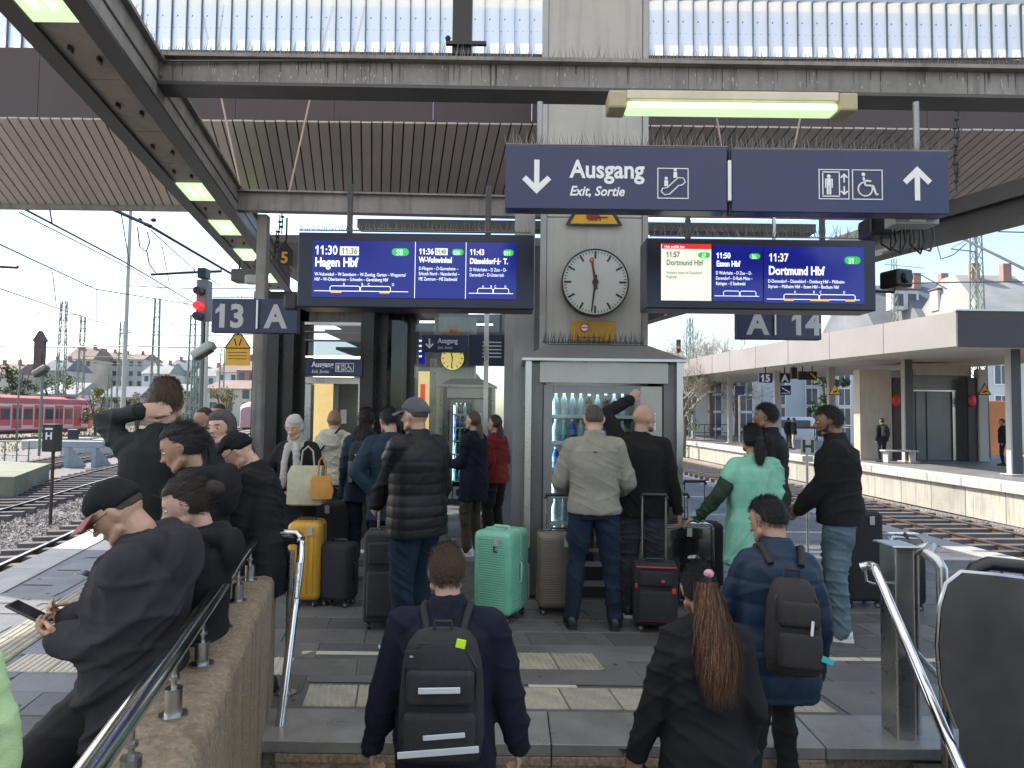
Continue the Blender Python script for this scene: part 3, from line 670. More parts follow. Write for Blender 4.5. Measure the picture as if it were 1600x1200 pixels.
# clock
M_face = mat('clock_face_white', (.5, .52, .5), .4, 0, .04, 4)
cc = P(930, 441, YP - .1); rcl = .325
ck = thing('station_clock', cc, 'round white station clock with black bars on the pale pillar', 'clock')
mb = MB(); mb.cyl((0, 0, 0), (0, .1, 0), rcl, 48); mb.build('clock_case', M_blackplastic, ck, smooth=40)
mb = MB(); mb.cyl((0, -.002, 0), (0, -.006, 0), rcl - .012, 48); mb.build('clock_face', M_face, ck)
mb = MB(); ring = [(rcl - .012 + .006, 0)]; 
mb.tube([(math.cos(a) * (rcl - .004), -.008, math.sin(a) * (rcl - .004)) for a in np.linspace(0, 2 * math.pi, 49)], .007, 6); mb.build('clock_rim', M_black, ck, smooth=60)
def hand(ang, r0, r1, w_, y, nm, tip=None):
    tip = tip or w_
    mb = MB(); s_, c_ = math.sin(ang), math.cos(ang)
    def q(u, v, yy): return (u * s_ + v * c_, yy, u * c_ - v * s_)
    mb.add([q(r0, -w_, y), q(r0, w_, y), q(r1, tip, y), q(r1, -tip, y), q(r0, -w_, y - .002), q(r0, w_, y - .002), q(r1, tip, y - .002), q(r1, -tip, y - .002)],
           [(0, 1, 2, 3), (7, 6, 5, 4), (0, 4, 5, 1), (1, 5, 6, 2), (2, 6, 7, 3), (3, 7, 4, 0)]); return mb.build(nm, M_black, ck)
for k in range(60):
    if k % 5 == 0: hand(k * math.pi / 30, rcl * .71, rcl * .93, .0095, -.0065, 'hour_bar')
    else: hand(k * math.pi / 30, rcl * .86, rcl * .93, .0035, -.0065, 'minute_bar')
hand(R(-9), -.07, .2, .014, -.012, 'hour_hand', .009); hand(R(187), -.07, .29, .011, -.017, 'minute_hand', .007)
M_red = mat('red_paint', (.45, .02, .02), .45, 0, 0)
mb = MB(); mb.cyl((0, -.006, 0), (0, -.024, 0), .03, 20); mb.build('hub', M_black, ck, smooth=40)
mb = MB(); mb.tube([(-.037 + .018 * math.cos(a), -.02, .215 + .018 * math.sin(a)) for a in np.linspace(0, 6.28, 17)], .005, 6); mb.tube([(-.034, -.02, .19), (.012, -.02, -.06)], .003, 6)
mb.build('second_hand', M_red, ck, smooth=60)
mb = MB()
for i in range(16):
    x = -.17 + .34 * i / 15; z0 = math.sqrt(rcl ** 2 - x * x); mb.tube([(x, .04, z0), (x + x * .25 + random.uniform(-.01, .01), .02, z0 + random.uniform(.07, .11))], .0014, 3)
o = mb.build('pigeon_spikes', M_wire, ck); o['kind'] = 'stuff'
# warning stickers on the pillar
M_yel = mat('warning_yellow', (.62, .33, .02), .45, 0, .08, 4); M_yelD = mat('warning_amber', (.5, .26, .02), .45, 0, .15, 5)
ws = thing('warning_sign', P(928, 340, YP - .03), 'triangular yellow overhead line warning sign just under the blue exit sign', 'sign')
def tri(cx, cz, hw, h, y): return [(cx - hw, cz, 0), (cx + hw, cz, 0), (cx, cz + h, 0)]
w0 = (P(972, 352, YP).x - P(884, 352, YP).x) / 2
mb = MB(); mb.prism([(-w0, -.08), (w0, -.08), (w0 * .97, -.055), (.02, w0 * 1.62 - .08), (-.02, w0 * 1.62 - .08), (-w0 * .97, -.055)], 0, .006, XZ()); mb.build('plate', M_black, ws)
mb = MB(); mb.prism([(-w0 * .84, -.062), (w0 * .84, -.062), (0, w0 * 1.45 - .07)], .0065, .008, XZ()); mb.build('yellow_field', M_yel, ws)
mb = MB(); mb.rbox((-.01, -.011, .01), (.13, .004, .05), .002, 1); mb.box((-.01, -.011, -.025), (.09, .004, .012)); mb.build('pictogram_train', mat('dark_red_print', (.22, .02, .02), .5, 0, 0), ws)
mb = MB(); mb.box((.09, -.011, .0), (.09, .004, .01)); mb.box((.06, -.011, -.02), (.01, .004, .03)); mb.build('pictogram_wire', M_black, ws)
ys_ = thing('notice_plate', P(927, 517, YP - .02), 'yellow rectangular no smoking notice on the pillar under the clock', 'sign')
a, b = P(892, 500, YP - .02), P(962, 532, YP - .02)
mb = MB(); mb.rbox((0, 0, 0), (b.x - a.x, .008, a.z - b.z), .003, 1); mb.build('plate', M_yelD, ys_)
mb = MB(); mb.tube([(-.085 + .04 * math.cos(t), -.006, .03 + .04 * math.sin(t)) for t in np.linspace(0, 6.28, 25)], .006, 6); mb.box((-.085, -.006, .03), (.06, .003, .01), 0); mb.build('prohibition_ring', M_red, ys_)
mb = MB(); mb.cyl((-.085, -.0045, .03), (-.085, -.0055, .03), .036, 20); mb.build('white_disc', M_white, ys_)
text('Rauchen verboten', .035, ys_, (-.16, -.0055, -.075), M_black, xs=.9)
# ---- big exit sign
def picto_frame(parent, x, z, s, t=.006, m=None):
    m = m or M_white; mb = MB()
    for (cx, cz, w_, h) in ((x, z + s / 2, s + t, t), (x, z - s / 2, s + t, t), (x - s / 2, z, t, s - t), (x + s / 2, z, t, s - t)): mb.box((cx, -.0025, cz), (w_, .003, h))
    return mb.build('pictogram_frame', m, parent)
def arrow(parent, x, z, s, down=True, m=None, y=-.0025):
    d = -1 if down else 1; mb = MB(); t = s * .075
    mb.prism([(x - t, z - d * s / 2), (x - t, z + d * s * .38), (x + t, z + d * s * .38), (x + t, z - d * s / 2)][::d], 0, .003, XZ(y + .0015))
    e = s * .42; q = t * 1.5
    for sg in (-1, 1):
        p = [(x, z + d * s * .5), (x + sg * e, z + d * (s * .5 - e)), (x + sg * (e - q), z + d * (s * .5 - e - q)), (x, z + d * (s * .5 - 2.1 * q))]
        if sg * d > 0: p = p[::-1]
        mb.prism(p, 0, .003, XZ(y + .001))
    return mb.build('arrow', m or M_white, parent)
def escal_picto(parent, x, z, s):
    picto_frame(parent, x, z, s); mb = MB(); k = s / .16; y = -.004
    pts = [(-.062, -.045), (-.045, -.062), (-.02, -.06), (.03, -.012), (.05, -.008), (.065, .008), (.055, .028), (.03, .03), (.018, .022), (-.032, -.025), (-.055, -.028), (-.062, -.045)]
    mb.tube([(x + a * k, y, z + b * k) for a, b in pts], .0035 * k, 6)
    for cx, cz in ((-.036, .0), (.012, .045)):
        mb.sphere((x + cx * k, y, z + (cz + .026) * k), .009 * k, 8, sc=(1, .25, 1)); mb.rbox((x + cx * k, y, z + cz * k), (.02 * k, .003, .032 * k), .001, 1)
    mb.build('escalator_pictogram', M_white, parent)
def lift_picto(parent, x, z, s, m=None):
    picto_frame(parent, x, z, s, m=m); k = s / .16; mb = MB(); y = -.004; x1 = x - .016 * k
    for (cx, cz, w_, h) in ((x1, z + .066 * k, .094 * k, .006 * k), (x1, z - .066 * k, .094 * k, .006 * k), (x1 - .045 * k, z, .006 * k, .12 * k), (x1 + .045 * k, z, .006 * k, .12 * k)): mb.box((cx, y, cz), (w_, .003, h))
    xp = x1 - .012 * k
    mb.sphere((xp, y, z + .043 * k), .011 * k, 8, sc=(1, .2, 1)); mb.rbox((xp, y, z + .012 * k), (.026 * k, .003, .04 * k), .001, 1)
    for sg in (-1, 1): mb.box((xp + sg * .007 * k, y, z - .032 * k), (.01 * k, .003, .05 * k)); mb.box((xp + sg * .018 * k, y, z + .005 * k), (.006 * k, .003, .05 * k))
    mb.build('lift_pictogram', m or M_white, parent)
    arrow(parent, x + .055 * k, z + .035 * k, .05 * k, False, m); arrow(parent, x + .055 * k, z - .035 * k, .05 * k, True, m)
def wheel_picto(parent, x, z, s, m=None):
    picto_frame(parent, x, z, s, m=m); k = s / .16; mb = MB(); y = -.004
    mb.tube([(x + (-.012 + .038 * math.cos(t)) * k, y, z + (-.025 + .038 * math.sin(t)) * k) for t in np.linspace(R(110), R(375), 18)], .0042 * k, 6)
    mb.sphere((x - .022 * k, y, z + .055 * k), .011 * k, 8, sc=(1, .25, 1))
    for a, b in (((-.022, .04), (-.012, -.005)), ((-.012, -.005), (.03, -.008)), ((.03, -.008), (.046, -.055)), ((-.018, .02), (.018, .018)), ((.046, -.055), (.056, -.055))):
        mb.tube([(x + a[0] * k, y, z + a[1] * k), (x + b[0] * k, y, z + b[1] * k)], .0062 * k, 6)
    mb.build('wheelchair_pictogram', m or M_white, parent)
def panel_sign(px0, py0, px1, py1, Y, label, name='direction_sign', m=None, t=.12, rz=0):
    a, b = P(px0, py0, Y), P(px1, py1, Y)
    c = Vector(((a.x + b.x) / 2, Y, (a.z + b.z) / 2)); r = thing(name, c, label, 'sign', rz)
    w_, h = abs(b.x - a.x), abs(a.z - b.z)
    mb = MB(); mb.rbox((0, t / 2, 0), (w_, t, h), .006, 1); mb.build('panel', m or M_navy, r)
    return r, w_, h
YS = 4.4
s1, w1, h1 = panel_sign(790, 226, 1137, 330, YS, 'large blue exit sign with down arrow and escalator symbol hanging above the clock')
k = 1 / (FPX / YS)
arrow(s1, -w1 / 2 + 50 * k, 0, 55 * k, True)
text('Ausgang', 40 * k, s1, (-w1 / 2 + 103 * k, -.001, .0), M_white, bold=.004, xs=.88)
text('Exit, Sortie', 21.5 * k, s1, (-w1 / 2 + 102 * k, -.001, -29 * k), M_white, bold=.002, xs=.9, shear=.25)
escal_picto(s1, -w1 / 2 + 266 * k, -8 * k, 48 * k)
s2, w2, h2 = panel_sign(1143, 232, 1484, 335, YS, 'large blue sign with lift and wheelchair symbols and up arrow at its right')
lift_picto(s2, -w2 / 2 + 162 * k, -5 * k, 47 * k); wheel_picto(s2, -w2 / 2 + 215 * k, -5 * k, 47 * k); arrow(s2, w2 / 2 - 51 * k, -2 * k, 55 * k, False)
mb = MB(); a = P(1140, 232, YS + .03); b = P(1140, 335, YS + .03); mb.b2(a.x - .009, a.x + .009, YS + .02, YS + .06, b.z, a.z); mb.build('joint_bar', M_black, s2, world=True)
mb = MB(); a = P(1140, 250, YS - .01); b = P(1140, 315, YS - .01); mb.rbox(((a.x + b.x) / 2, YS, (a.z + b.z) / 2), (.028, .03, a.z - b.z), .008, 2); mb.build('joint_cover', M_steel, s2, world=True)
for o_, pa_, pb_ in ((s1, (790, 226), (1137, 231)), (s2, (1143, 232), (1484, 238))):
    spikes('pigeon_spikes', [P(*pa_, YS + .03), P(*pb_, YS + .03)], o_, h=.12, step=.016, spread=.3)
for px, sgn in ((843, s1), (1432, s2)):
    mb = MB(); a = P(px, 235, YS + .06); mb.cyl((a.x, YS + .06, a.z - .05), (a.x, YS + .06, a.z + .33), .02, 12); mb.build('hanger_tube', M_alu, sgn, smooth=40, world=True)
# lit fluorescent fitting above the sign
fl = thing('fluorescent_lamp', P(1140, 166, 4.55), 'long lit fluorescent lamp with cream end caps above the blue sign', 'lamp')
a, b = P(950, 166, 4.55), P(1332, 168, 4.55); hw = (b.x - a.x) / 2; k2 = 4.55 / FPX
M_cream = mat('cream_lamp_housing', (.42, .36, .22), .5, 0, .08, 5, dirt=.2)
mb = MB(); mb.rbox((0, 0, 9 * k2), (2 * hw - .24, .15, 16 * k2), .01, 2); mb.build('housing', mat('metal_lamp_housing', (.5, .45, .33), .35, .4, .1, 5), fl)
for sg in (-1, 1): 
    mb = MB(); mb.rbox((sg * (hw - .06), 0, 1 * k2), (.125, .17, 29 * k2), .015, 2); mb.build('end_cap', M_cream, fl)
mb = MB(); mb.rbox((0, 0, -6 * k2), (2 * hw - .25, .13, 13 * k2), .015, 2); mb.build('diffuser', M_lampglow, fl)
mb = MB(); mb.tube([(-hw + .16, -.05, -6 * k2), (hw - .16, -.05, -6 * k2)], .022, 8); mb.build('light_tube', M_lamptube, fl)
# ---- departure boards
M_lcd = mat('lit_blue_display', (.01, .01, .05), .2, 0, 0, emit=(.004, .007, .15), estr=.4)
M_ltxt = mat('lit_white_text', (.6, .6, .6), .5, 0, 0, emit=(.8, .85, 1), estr=.36)
M_lgreen = mat('lit_green_badge', (.02, .3, .05), .5, 0, 0, emit=(.03, .35, .06), estr=.36)
M_lwhite = mat('lit_pale_page', (.6, .62, .55), .5, 0, 0, emit=(.62, .68, .55), estr=.3)
M_lred = mat('lit_red_banner', (.4, .02, .02), .5, 0, 0, emit=(.5, .01, .015), estr=.36)
M_lorange = mat('lit_orange_mark', (.6, .3, .02), .5, 0, 0, emit=(.8, .4, .05), estr=.36)
M_lgrey = mat('lit_grey_text', (.2, .22, .2), .5, 0, 0)
M_casing = mat('dark_navy_board_casing', (.012, .014, .035), .35, 0, .1, 4)
def board(px0, py0, px1, py1, Y, label):
    a, b = P(px0, py0, Y), P(px1, py1, Y); c = Vector(((a.x + b.x) / 2, Y, (a.z + b.z) / 2))
    r = thing('departure_board', c, label, 'display board'); w_, h = b.x - a.x, a.z - b.z
    mb = MB(); mb.rbox((0, .14, 0), (w_, .27, h), .012, 2); mb.build('casing', M_casing, r)
    for dx in (-.3, .3):
        mb = MB(); mb.cyl((dx * w_, .14, h / 2), (dx * w_, .14, h / 2 + .45), .025, 10); mb.build('hanger_tube', M_girder_dk, r, smooth=40)
    kk = Y / FPX
    def q(px, py, dy=-.002): return Vector(((px - (px0 + px1) / 2) * kk, dy, -(py - (py0 + py1) / 2) * kk))
    def rect(ax, ay, bx, by, m, nm, dy=-.003, rad=.001):
        A, B = q(ax, ay), q(bx, by); mb = MB()
        if rad > .005:
            hh = (A.z - B.z) / 2; pts_ = [((A.x + hh) + hh * math.cos(t), (A.z + B.z) / 2 + hh * math.sin(t)) for t in np.linspace(R(270), R(90), 10)] + [((B.x - hh) + hh * math.cos(t), (A.z + B.z) / 2 + hh * math.sin(t)) for t in np.linspace(R(90), R(-90), 10)]
            mb.prism(pts_[::-1], 0, .002, XZ(dy)); return mb.build(nm, m, r)
        mb.rbox(((A.x + B.x) / 2, dy, (A.z + B.z) / 2), (B.x - A.x, .003, A.z - B.z), rad, 1 if rad < .005 else 3); return mb.build(nm, m, r)
    def tx(s_, ax, ay, sz, m=M_ltxt, xs=.85, bold=.0015, ls=1.0):
        if sz < 9: bold = 0
        return text(s_, sz * kk, r, q(ax, ay, -.0055), m, xs=xs, bold=bold, depth=.001, ls=ls)
    return r, q, rect, tx
def train_line(q, r, x0, x1, y, cars, w_):
    mb = MB(); mb.tube([q(x0, y, -.006), q(x1, y, -.006)], w_, 4)
    for a, b in cars:
        h = 8; mb.tube([q(a, y, -.006), q(a, y - h + 2, -.006), q(a + 2, y - h, -.006), q(b - 2, y - h, -.006), q(b, y - h + 2, -.006), q(b, y, -.006)], w_, 4)
    mb.build('train_diagram', M_ltxt, r)
r, q, rect, tx = board(466, 362, 834, 484, 5.5, 'wide blue departure board left of the clock showing Hagen Hbf')
rect(487, 377, 809, 467, M_lcd, 'display', -.0015)
for xx in (649, 729): rect(xx - .4, 377, xx + .4, 467, M_ltxt, 'divider', -.004)
tx('11:30', 491, 399, 20, xs=.8); rect(530, 386, 560, 400, M_lwhite, 'delay_box', -.004); tx('11:36', 533, 398, 14, M_lgrey, .8)
rect(612, 388, 639, 400, M_lgreen, 'line_badge', -.004, .0155); tx('S8', 619, 399, 13, bold=.001)
tx('Hagen Hbf', 491, 418, 20, xs=.78, bold=.003)
tx('W-Vohwinkel – W-Sonnborn – W-Zoolog. Garten – Wuppertal\nHbf – W-Oberbarmen – Schwelm – Gevelsberg Hbf', 491, 433, 7.6, xs=.72, bold=.001, ls=1.05)
train_line(q, r, 491, 639, 457, ((516, 563), (564, 611)), .0028)
for a, b in ((517, 534), (594, 610)): rect(a, 457, b, 460, M_lorange, 'door_mark', -.008)
for xx, l in ((536, 'A'), (565, 'B'), (575, 'C'), (613, 'D')): tx(l, xx, 448, 6)
tx('11:36', 655, 397, 13, xs=.8); rect(680, 387, 700, 398, M_lwhite, 'delay_box', -.004); tx('11:40', 681, 396, 10, M_lgrey, .75)
rect(707, 388, 725, 398, M_lgreen, 'line_badge', -.004, .0128); tx('S28', 709, 397, 9, xs=.8)
tx('W-Vohwinkel', 655, 410, 12.5, xs=.74, bold=.002); tx('D-Flingern – D-Gerresheim –\nErkrath Nord – Neanderthal –\nME Zentrum – ME Stadtwald', 655, 422, 7.6, xs=.68, bold=.001, ls=1.1)
tx('11:43', 735, 397, 13, xs=.8); rect(787, 388, 804, 398, M_lgreen, 'line_badge', -.004, .0128); tx('S11', 789, 397, 9, xs=.8)
tx('Düsseldorf', 735, 411, 12.5, xs=.72, bold=.002); tx('T.', 788, 411, 12.5, xs=.72, bold=.002)
mb = MB(); c = q(780, 407, -.006)
for pts_ in (((-.024, 0), (.024, 0)), ((0, -.024), (0, .026)), ((-.01, -.02), (.01, -.02))): mb.tube([c + Vector((pts_[0][0], 0, pts_[0][1])), c + Vector((pts_[1][0], 0, pts_[1][1]))], .004, 4)
mb.build('plane_symbol', M_ltxt, r)
tx('D Wehrhahn – D Zoo – D-\nDerendorf – D-Unterrath', 735, 423, 7.6, xs=.68, bold=.001, ls=1.1)
train_line(q, r, 734, 804, 458, ((748, 772), (773, 797)), .0025)
for xx, l in ((755, 'A'), (768, 'B'), (774, 'C'), (790, 'D')): tx(l, xx, 449, 5.5)
spikes('pigeon_spikes', [P(468, 361, 5.55), P(830, 363, 5.55)], r, h=.1, step=.02)
mb = MB(); mb.rbox(P(455, 472, 5.7), (.12, .06, .14), .02, 2); mb.cyl(P(455, 470, 5.7), P(470, 465, 5.7), .02, 8); mb.build('side_bracket', M_black, r, world=True)
r, q, rect, tx = board(1010, 371, 1370, 486, 5.5, 'blue departure board right of the clock with one pale page and Dortmund Hbf')
rect(1032, 382, 1111, 472, M_lwhite, 'cancelled_page', -.0015); rect(1033, 382, 1111, 390, M_lred, 'red_banner', -.004); rect(1113, 383, 1192, 472, M_lcd, 'display', -.0015); rect(1194, 384, 1352, 474, M_lcd, 'display', -.0015)
tx('Halt entfällt hier', 1037, 389, 6.5, xs=.75, bold=.001)
tx('11:57', 1040, 403, 12, M_lgrey, .8); rect(1090, 395, 1109, 404, M_lgreen, 'line_badge', -.004, .012); tx('S1', 1096, 403, 9, xs=.8)
tx('Dortmund Hbf', 1040, 416, 12.5, M_lgrey, .76, .001); tx('Verkehrt heute ab Düsseldorf\nFlughafen', 1040, 430, 6.8, M_lgrey, .68, 0)
tx('11:50', 1119, 404, 12.5, xs=.8); rect(1171, 396, 1188, 405, M_lgreen, 'line_badge', -.004, .012); tx('S6', 1175, 404, 9, xs=.8)
tx('Essen Hbf', 1119, 417, 12.5, xs=.74, bold=.002); tx('D Wehrhahn – D Zoo – D-\nDerendorf – D-Rath Mitte –\nRatingen – E Stadtwald', 1118, 430, 7.6, xs=.66, bold=.001, ls=1.1)
train_line(q, r, 1116, 1186, 464, ((1130, 1155), (1156, 1181)), .0025)
tx('11:37', 1202, 408, 18, xs=.76); rect(1321, 399, 1346, 411, M_lgreen, 'line_badge', -.004, .0155); tx('S1', 1327, 410, 12, xs=.85)
tx('Dortmund Hbf', 1201, 429, 19, xs=.76, bold=.003); tx('D-Derendorf – Düsseldorf – Duisburg Hbf – Mülheim-\nStyrum – Mülheim Hbf – Essen Hbf – Bochum Hbf', 1200, 442, 7.6, xs=.72, bold=.001, ls=1.1)
train_line(q, r, 1198, 1344, 468, ((1225, 1280), (1281, 1337)), .0028)
for a, b in ((1225, 1240), (1266, 1296), (1321, 1336)): rect(a, 467.5, b, 470.5, M_lorange, 'door_mark', -.009)
for xx, l in ((1241, 'A'), (1271, 'B'), (1281, 'C'), (1318, 'D')): tx(l, xx, 458, 5.5)
spikes('pigeon_spikes', [P(1015, 370, 5.55), P(1345, 372, 5.55)], r, h=.13, step=.018, spread=.6)
# ---- platform number signs
def num_sign(px0, py0, px1, py1, Y, split, ta, tb, xa, xb, label, m=M_navy_dk):
    r, w_, h = panel_sign(px0, py0, px1, py1, Y, label, 'platform_number_sign', m, .1); kk = Y / FPX
    text(ta, 50 * kk, r, ((xa - (px0 + px1) / 2) * kk, -.001, -17.5 * kk), M_numwhite, bold=.012, xs=.95); text(tb, 50 * kk, r, ((xb - (px0 + px1) / 2) * kk, -.001, -17.5 * kk), M_numwhite, bold=.012, xs=.95)
    mb = MB(); mb.rbox(((split - (px0 + px1) / 2) * kk, -.012, 2 * kk), (.022, .03, h * .86), .006, 2); mb.build('joint_cover', M_steel, r)
    for dx in (-.46, .44):
        pass
    return r, kk
M_numwhite = mat('grey_white_numeral', (.42, .42, .42), .5, 0, .05, 5)
r, kk = num_sign(331, 466, 464, 521, 7.0, 403, '13', 'A', 335, 415, 'dark blue platform sign reading 13 and A at the left column')
spikes('pigeon_spikes', [P(332, 465, 7.05), P(400, 466, 7.05)], r, h=.11, step=.02)
r, kk = num_sign(1152, 478, 1284, 531, 7.0, 1210, 'A', '14', 1168, 1236, 'dark platform sign reading A and 14 partly behind the right departure board')
mb = MB(); a = P(1210, 476, 7.1); mb.cyl((a.x, 7.1, a.z), (a.x, 7.1, 4.25), .02, 8); mb.build('hanger_tube', M_steel, r, smooth=40, world=True)
# left column behind "13 A"
mb = MB(); a = P(408, 400, 7.9); mb.rbox((a.x, 7.95, 2.0), (.12, .12, 4.0), .015, 2); lc = tag(mb.build('roof_column', M_girder), 'slim grey roof column rising behind the platform 13 sign', 'column')
yw = thing('warning_sign', P(372, 547, 7.05), 'yellow house shaped electrical warning plate below the 13 sign', 'sign')
a0, b0 = P(351, 571, 7.05), P(391, 523, 7.05); W_ = b0.x - a0.x; H_ = b0.z - a0.z
mb = MB(); mb.prism([(-W_ / 2, -H_ / 2), (W_ / 2, -H_ / 2), (W_ / 2, H_ * .08), (W_ * .15, H_ / 2), (-W_ * .15, H_ / 2), (-W_ / 2, H_ * .08)], 0, .012, XZ()); mb.build('plate', M_yel, yw)
mb = MB()
for a, b in (((-W_ / 2, H_ * .08), (-W_ * .15, H_ / 2)), ((W_ / 2, H_ * .08), (W_ * .15, H_ / 2)), ((-W_ / 2, H_ * .06), (W_ / 2, H_ * .06)), ((-W_ * .15, H_ / 2), (W_ * .15, H_ / 2))): mb.tube([(a[0], -.014, a[1]), (b[0], -.014, b[1])], .006, 4)
for i in range(3): mb.box((0, -.014, -H_ * (.08 + .1 * i)), (W_ * .75, .003, .006))
for sx in (-.03, .03): mb.tube([(sx * 1.2, -.014, H_ * .36), (sx * .5, -.014, H_ * .14)], .006, 4)
mb.build('print', M_black, yw)
mb = MB(); mb.cyl(P(372, 523, 7.1), P(372, 480, 7.1), .012, 8); mb.build('hanger_rod', M_black, yw, world=True)
# loudspeakers, camera, boxes
def horn(name, px, py, Y, label, cat, sc_=1, m=None, yaw=0):
    r = thing(name, P(px, py, Y), label, cat, yaw); m = m or mat('grey_loudspeaker', (.4, .4, .38), .45, 0, .05)
    mb = MB(); Mx = Matrix.Rotation(R(-32), 4, 'Y')
    mb.rbox((0, 0, 0), (.26 * sc_, .15 * sc_, .1 * sc_), .03, 3, 0, Mx); mb.build('speaker_body', m, r, smooth=50)
    mb = MB(); mb.rbox((-.02 * sc_, -.01, -.058 * sc_), (.2 * sc_, .12 * sc_, .016), .006, 2, 0, Mx); mb.build('speaker_grille', M_black, r)
    mb = MB(); mb.cyl((0, 0, .04 * sc_), (0, 0, .3 * sc_), .012, 8); mb.build('bracket', M_black, r); return r
horn('loudspeaker', 318, 547, 7.4, 'grey loudspeaker hanging beside the yellow warning plate', 'loudspeaker')
horn('loudspeaker', 64, 579, 9, 'dark loudspeaker hanging over the left tracks', 'loudspeaker', .8, M_girder)
cmr = thing('security_camera', P(1400, 437, 5.6), 'black camera box on an arm beside the right departure board', 'camera')
mb = MB(); mb.rbox((0, 0, 0), (.16, .2, .15), .02, 2, 0, Matrix.Rotation(.3, 4, 'Z')); mb.build('camera_body', M_blackplastic, cmr)
mb = MB(); mb.tube([(-.15, .05, -.09), (0, .03, -.1), (0, .02, -.06)], .012, 8); mb.build('arm', M_black, cmr)
mb = MB(); mb.cyl((.03, -.1, 0), (.04, -.125, 0), .045, 14); mb.build('lens', M_black, cmr)
sb = thing('sensor_box', P(1424, 346, 4.6), 'grey sensor box fixed under the right end of the blue sign', 'sensor')
mb = MB(); mb.rbox((0, 0, 0), (.30, .14, .075), .006, 2); mb.build('box_body', mat('light_grey_box', (.36, .37, .36), .5, 0, .05), sb)
mb = MB(); mb.rbox((0, -.072, -.01), (.11, .006, .025), .002, 1); mb.build('window', M_white, sb)
for dx in (-.13, .12, .19):
    mb = MB(); mb.cyl((dx, .05, .03), (dx, .05, .16), .01, 8); mb.build('bracket', M_girder_dk, sb)
jb = thing('projector_unit', P(1368, 357, 4.9), 'black equipment unit with looped cables under the blue sign', 'equipment')
mb = MB(); mb.rbox((0, 0, 0), (.17, .2, .14), .02, 2); mb.build('unit_body', M_blackplastic, jb)
mb = MB()
for i in range(5):
    x0 = .05 + .07 * i; mb.tube([(x0, 0, .0), (x0 - .02, -.02, -.12 - .03 * (i % 3)), (x0 + .05, -.03, -.17 - .02 * (i % 2)), (x0 + .1, 0, -.1), (x0 + .09, 0, .02)], .009, 6)
mb.build('cable', M_black, jb, smooth=60)
for (u, v_, Y, lab) in ((386, 432, 8.4, 'grey junction box hanging from the left lighting beam'),):
    r = thing('junction_box', P(u, v_, Y), lab, 'equipment'); mb = MB(); mb.rbox((0, 0, 0), (.34, .2, .16), .02, 2); mb.build('box_body', M_girder_dk, r)
    mb = MB(); mb.rbox((.12, -.1, -.06), (.2, .1, .12), .03, 3); mb.build('camera_head', mat('light_grey_box', (.36, .37, .36)), r)
    mb = MB(); mb.cyl((-.1, 0, .05), (-.1, 0, .22), .012, 8); mb.cyl((.1, 0, .05), (.1, 0, .22), .012, 8); mb.build('bracket', M_black, r)
nn = thing('section_sign', P(446, 399, 8.6), 'small dark sign with an orange figure beside the roof gable', 'sign')
mb = MB(); mb.prism([(-.09, -.13), (.1, -.13), (.1, .06), (.0, .2), (-.09, .06)], 0, .02, XZ()); mb.build('plate', M_black, nn); text('5', .2, nn, (-.055, -.022, -.1), mat('orange_numeral', (.75, .35, .03), .5, 0, 0), bold=.006)
mb = MB(); mb.cyl((0, .02, .1), (0, .02, .5), .012, 8); mb.build('hanger_rod', M_black, nn)
mb = MB(); mb.cyl((0,0,0),(0,0,.01),.1,3)

# ================================================================ VENDING CABINETS
M_cabinet = mat('grey_beige_cabinet_metal', (.44, .42, .38), .32, .25, .06, 2, dirt=.15)
M_cabdark = mat('dark_hood_metal', (.15, .148, .145), .35, .3, .1, 2)
M_vframe = mat('vending_grey_frame', (.25, .255, .26), .4, .2, .05)
M_cavity = mat('dark_cavity', (.012, .014, .02), .5, 0, 0)
def clear(name, tint, rough=.03, fac=.9):
    m = bpy.data.materials.new(name); m.use_nodes = True; t = m.node_tree; N = t.nodes; L = t.links; N.clear()
    o = N.new('ShaderNodeOutputMaterial'); tp = N.new('ShaderNodeBsdfTransparent'); gl = N.new('ShaderNodeBsdfGlossy'); mx = N.new('ShaderNodeMixShader'); fr = N.new('ShaderNodeFresnel')
    tp.inputs[0].default_value = (*tint, 1); gl.inputs['Roughness'].default_value = rough; fr.inputs[0].default_value = 1.5
    L.new(fr.outputs[0], mx.inputs[0]); L.new(tp.outputs[0], mx.inputs[1]); L.new(gl.outputs[0], mx.inputs[2]); L.new(mx.outputs[0], o.inputs[0]); return m
M_glass = clear('clear_glass', (.9, .94, .94)); M_dkglass = clear('tinted_shaft_glass', (.6, .63, .64))
M_vlight = mat('cool_white_cabinet_light', (.8, .9, .9), .5, 0, 0, emit=(.75, .95, 1), estr=2.2)
BOT = [('clear_water_bottle', (.45, .6, .68)), ('green_drink_bottle', (.12, .55, .10)), ('blue_drink_bottle', (.03, .12, .5)), ('brown_cola_bottle', (.05, .02, .015)), ('turquoise_bottle', (.05, .4, .45)), ('orange_bottle', (.6, .25, .04))]
def bottle_mesh(nm, c):
    mb = MB(); prof = [(.0, 0), (.028, .002), (.031, .01), (.031, .05), (.029, .06), (.031, .07), (.031, .14), (.024, .17), (.012, .195), (.011, .215), (0, .216)]
    mb.loft([[(r_ * math.cos(a), r_ * math.sin(a), z) for a in np.linspace(0, 2 * math.pi, 11)[:-1]] for r_, z in prof], 0, False)
    mb.cyl((0, 0, .205), (0, 0, .226), .0135, 8, 1); n0 = len(mb.v); mb.loft([[(.0318 * math.cos(a), .0318 * math.sin(a), z) for a in np.linspace(0, 2 * math.pi, 11)[:-1]] for z in (.075, .125)], 2, False)
    return mb.mesh('bottle', [mat(nm, c, .12, 0, 0, spec=.7), M_white, mat(nm + '_label', (min(1, c[0] * .6 + .2), min(1, c[1] * .6 + .2), min(1, c[2] * .6 + .2)), .5, 0, 0)], smooth=40)
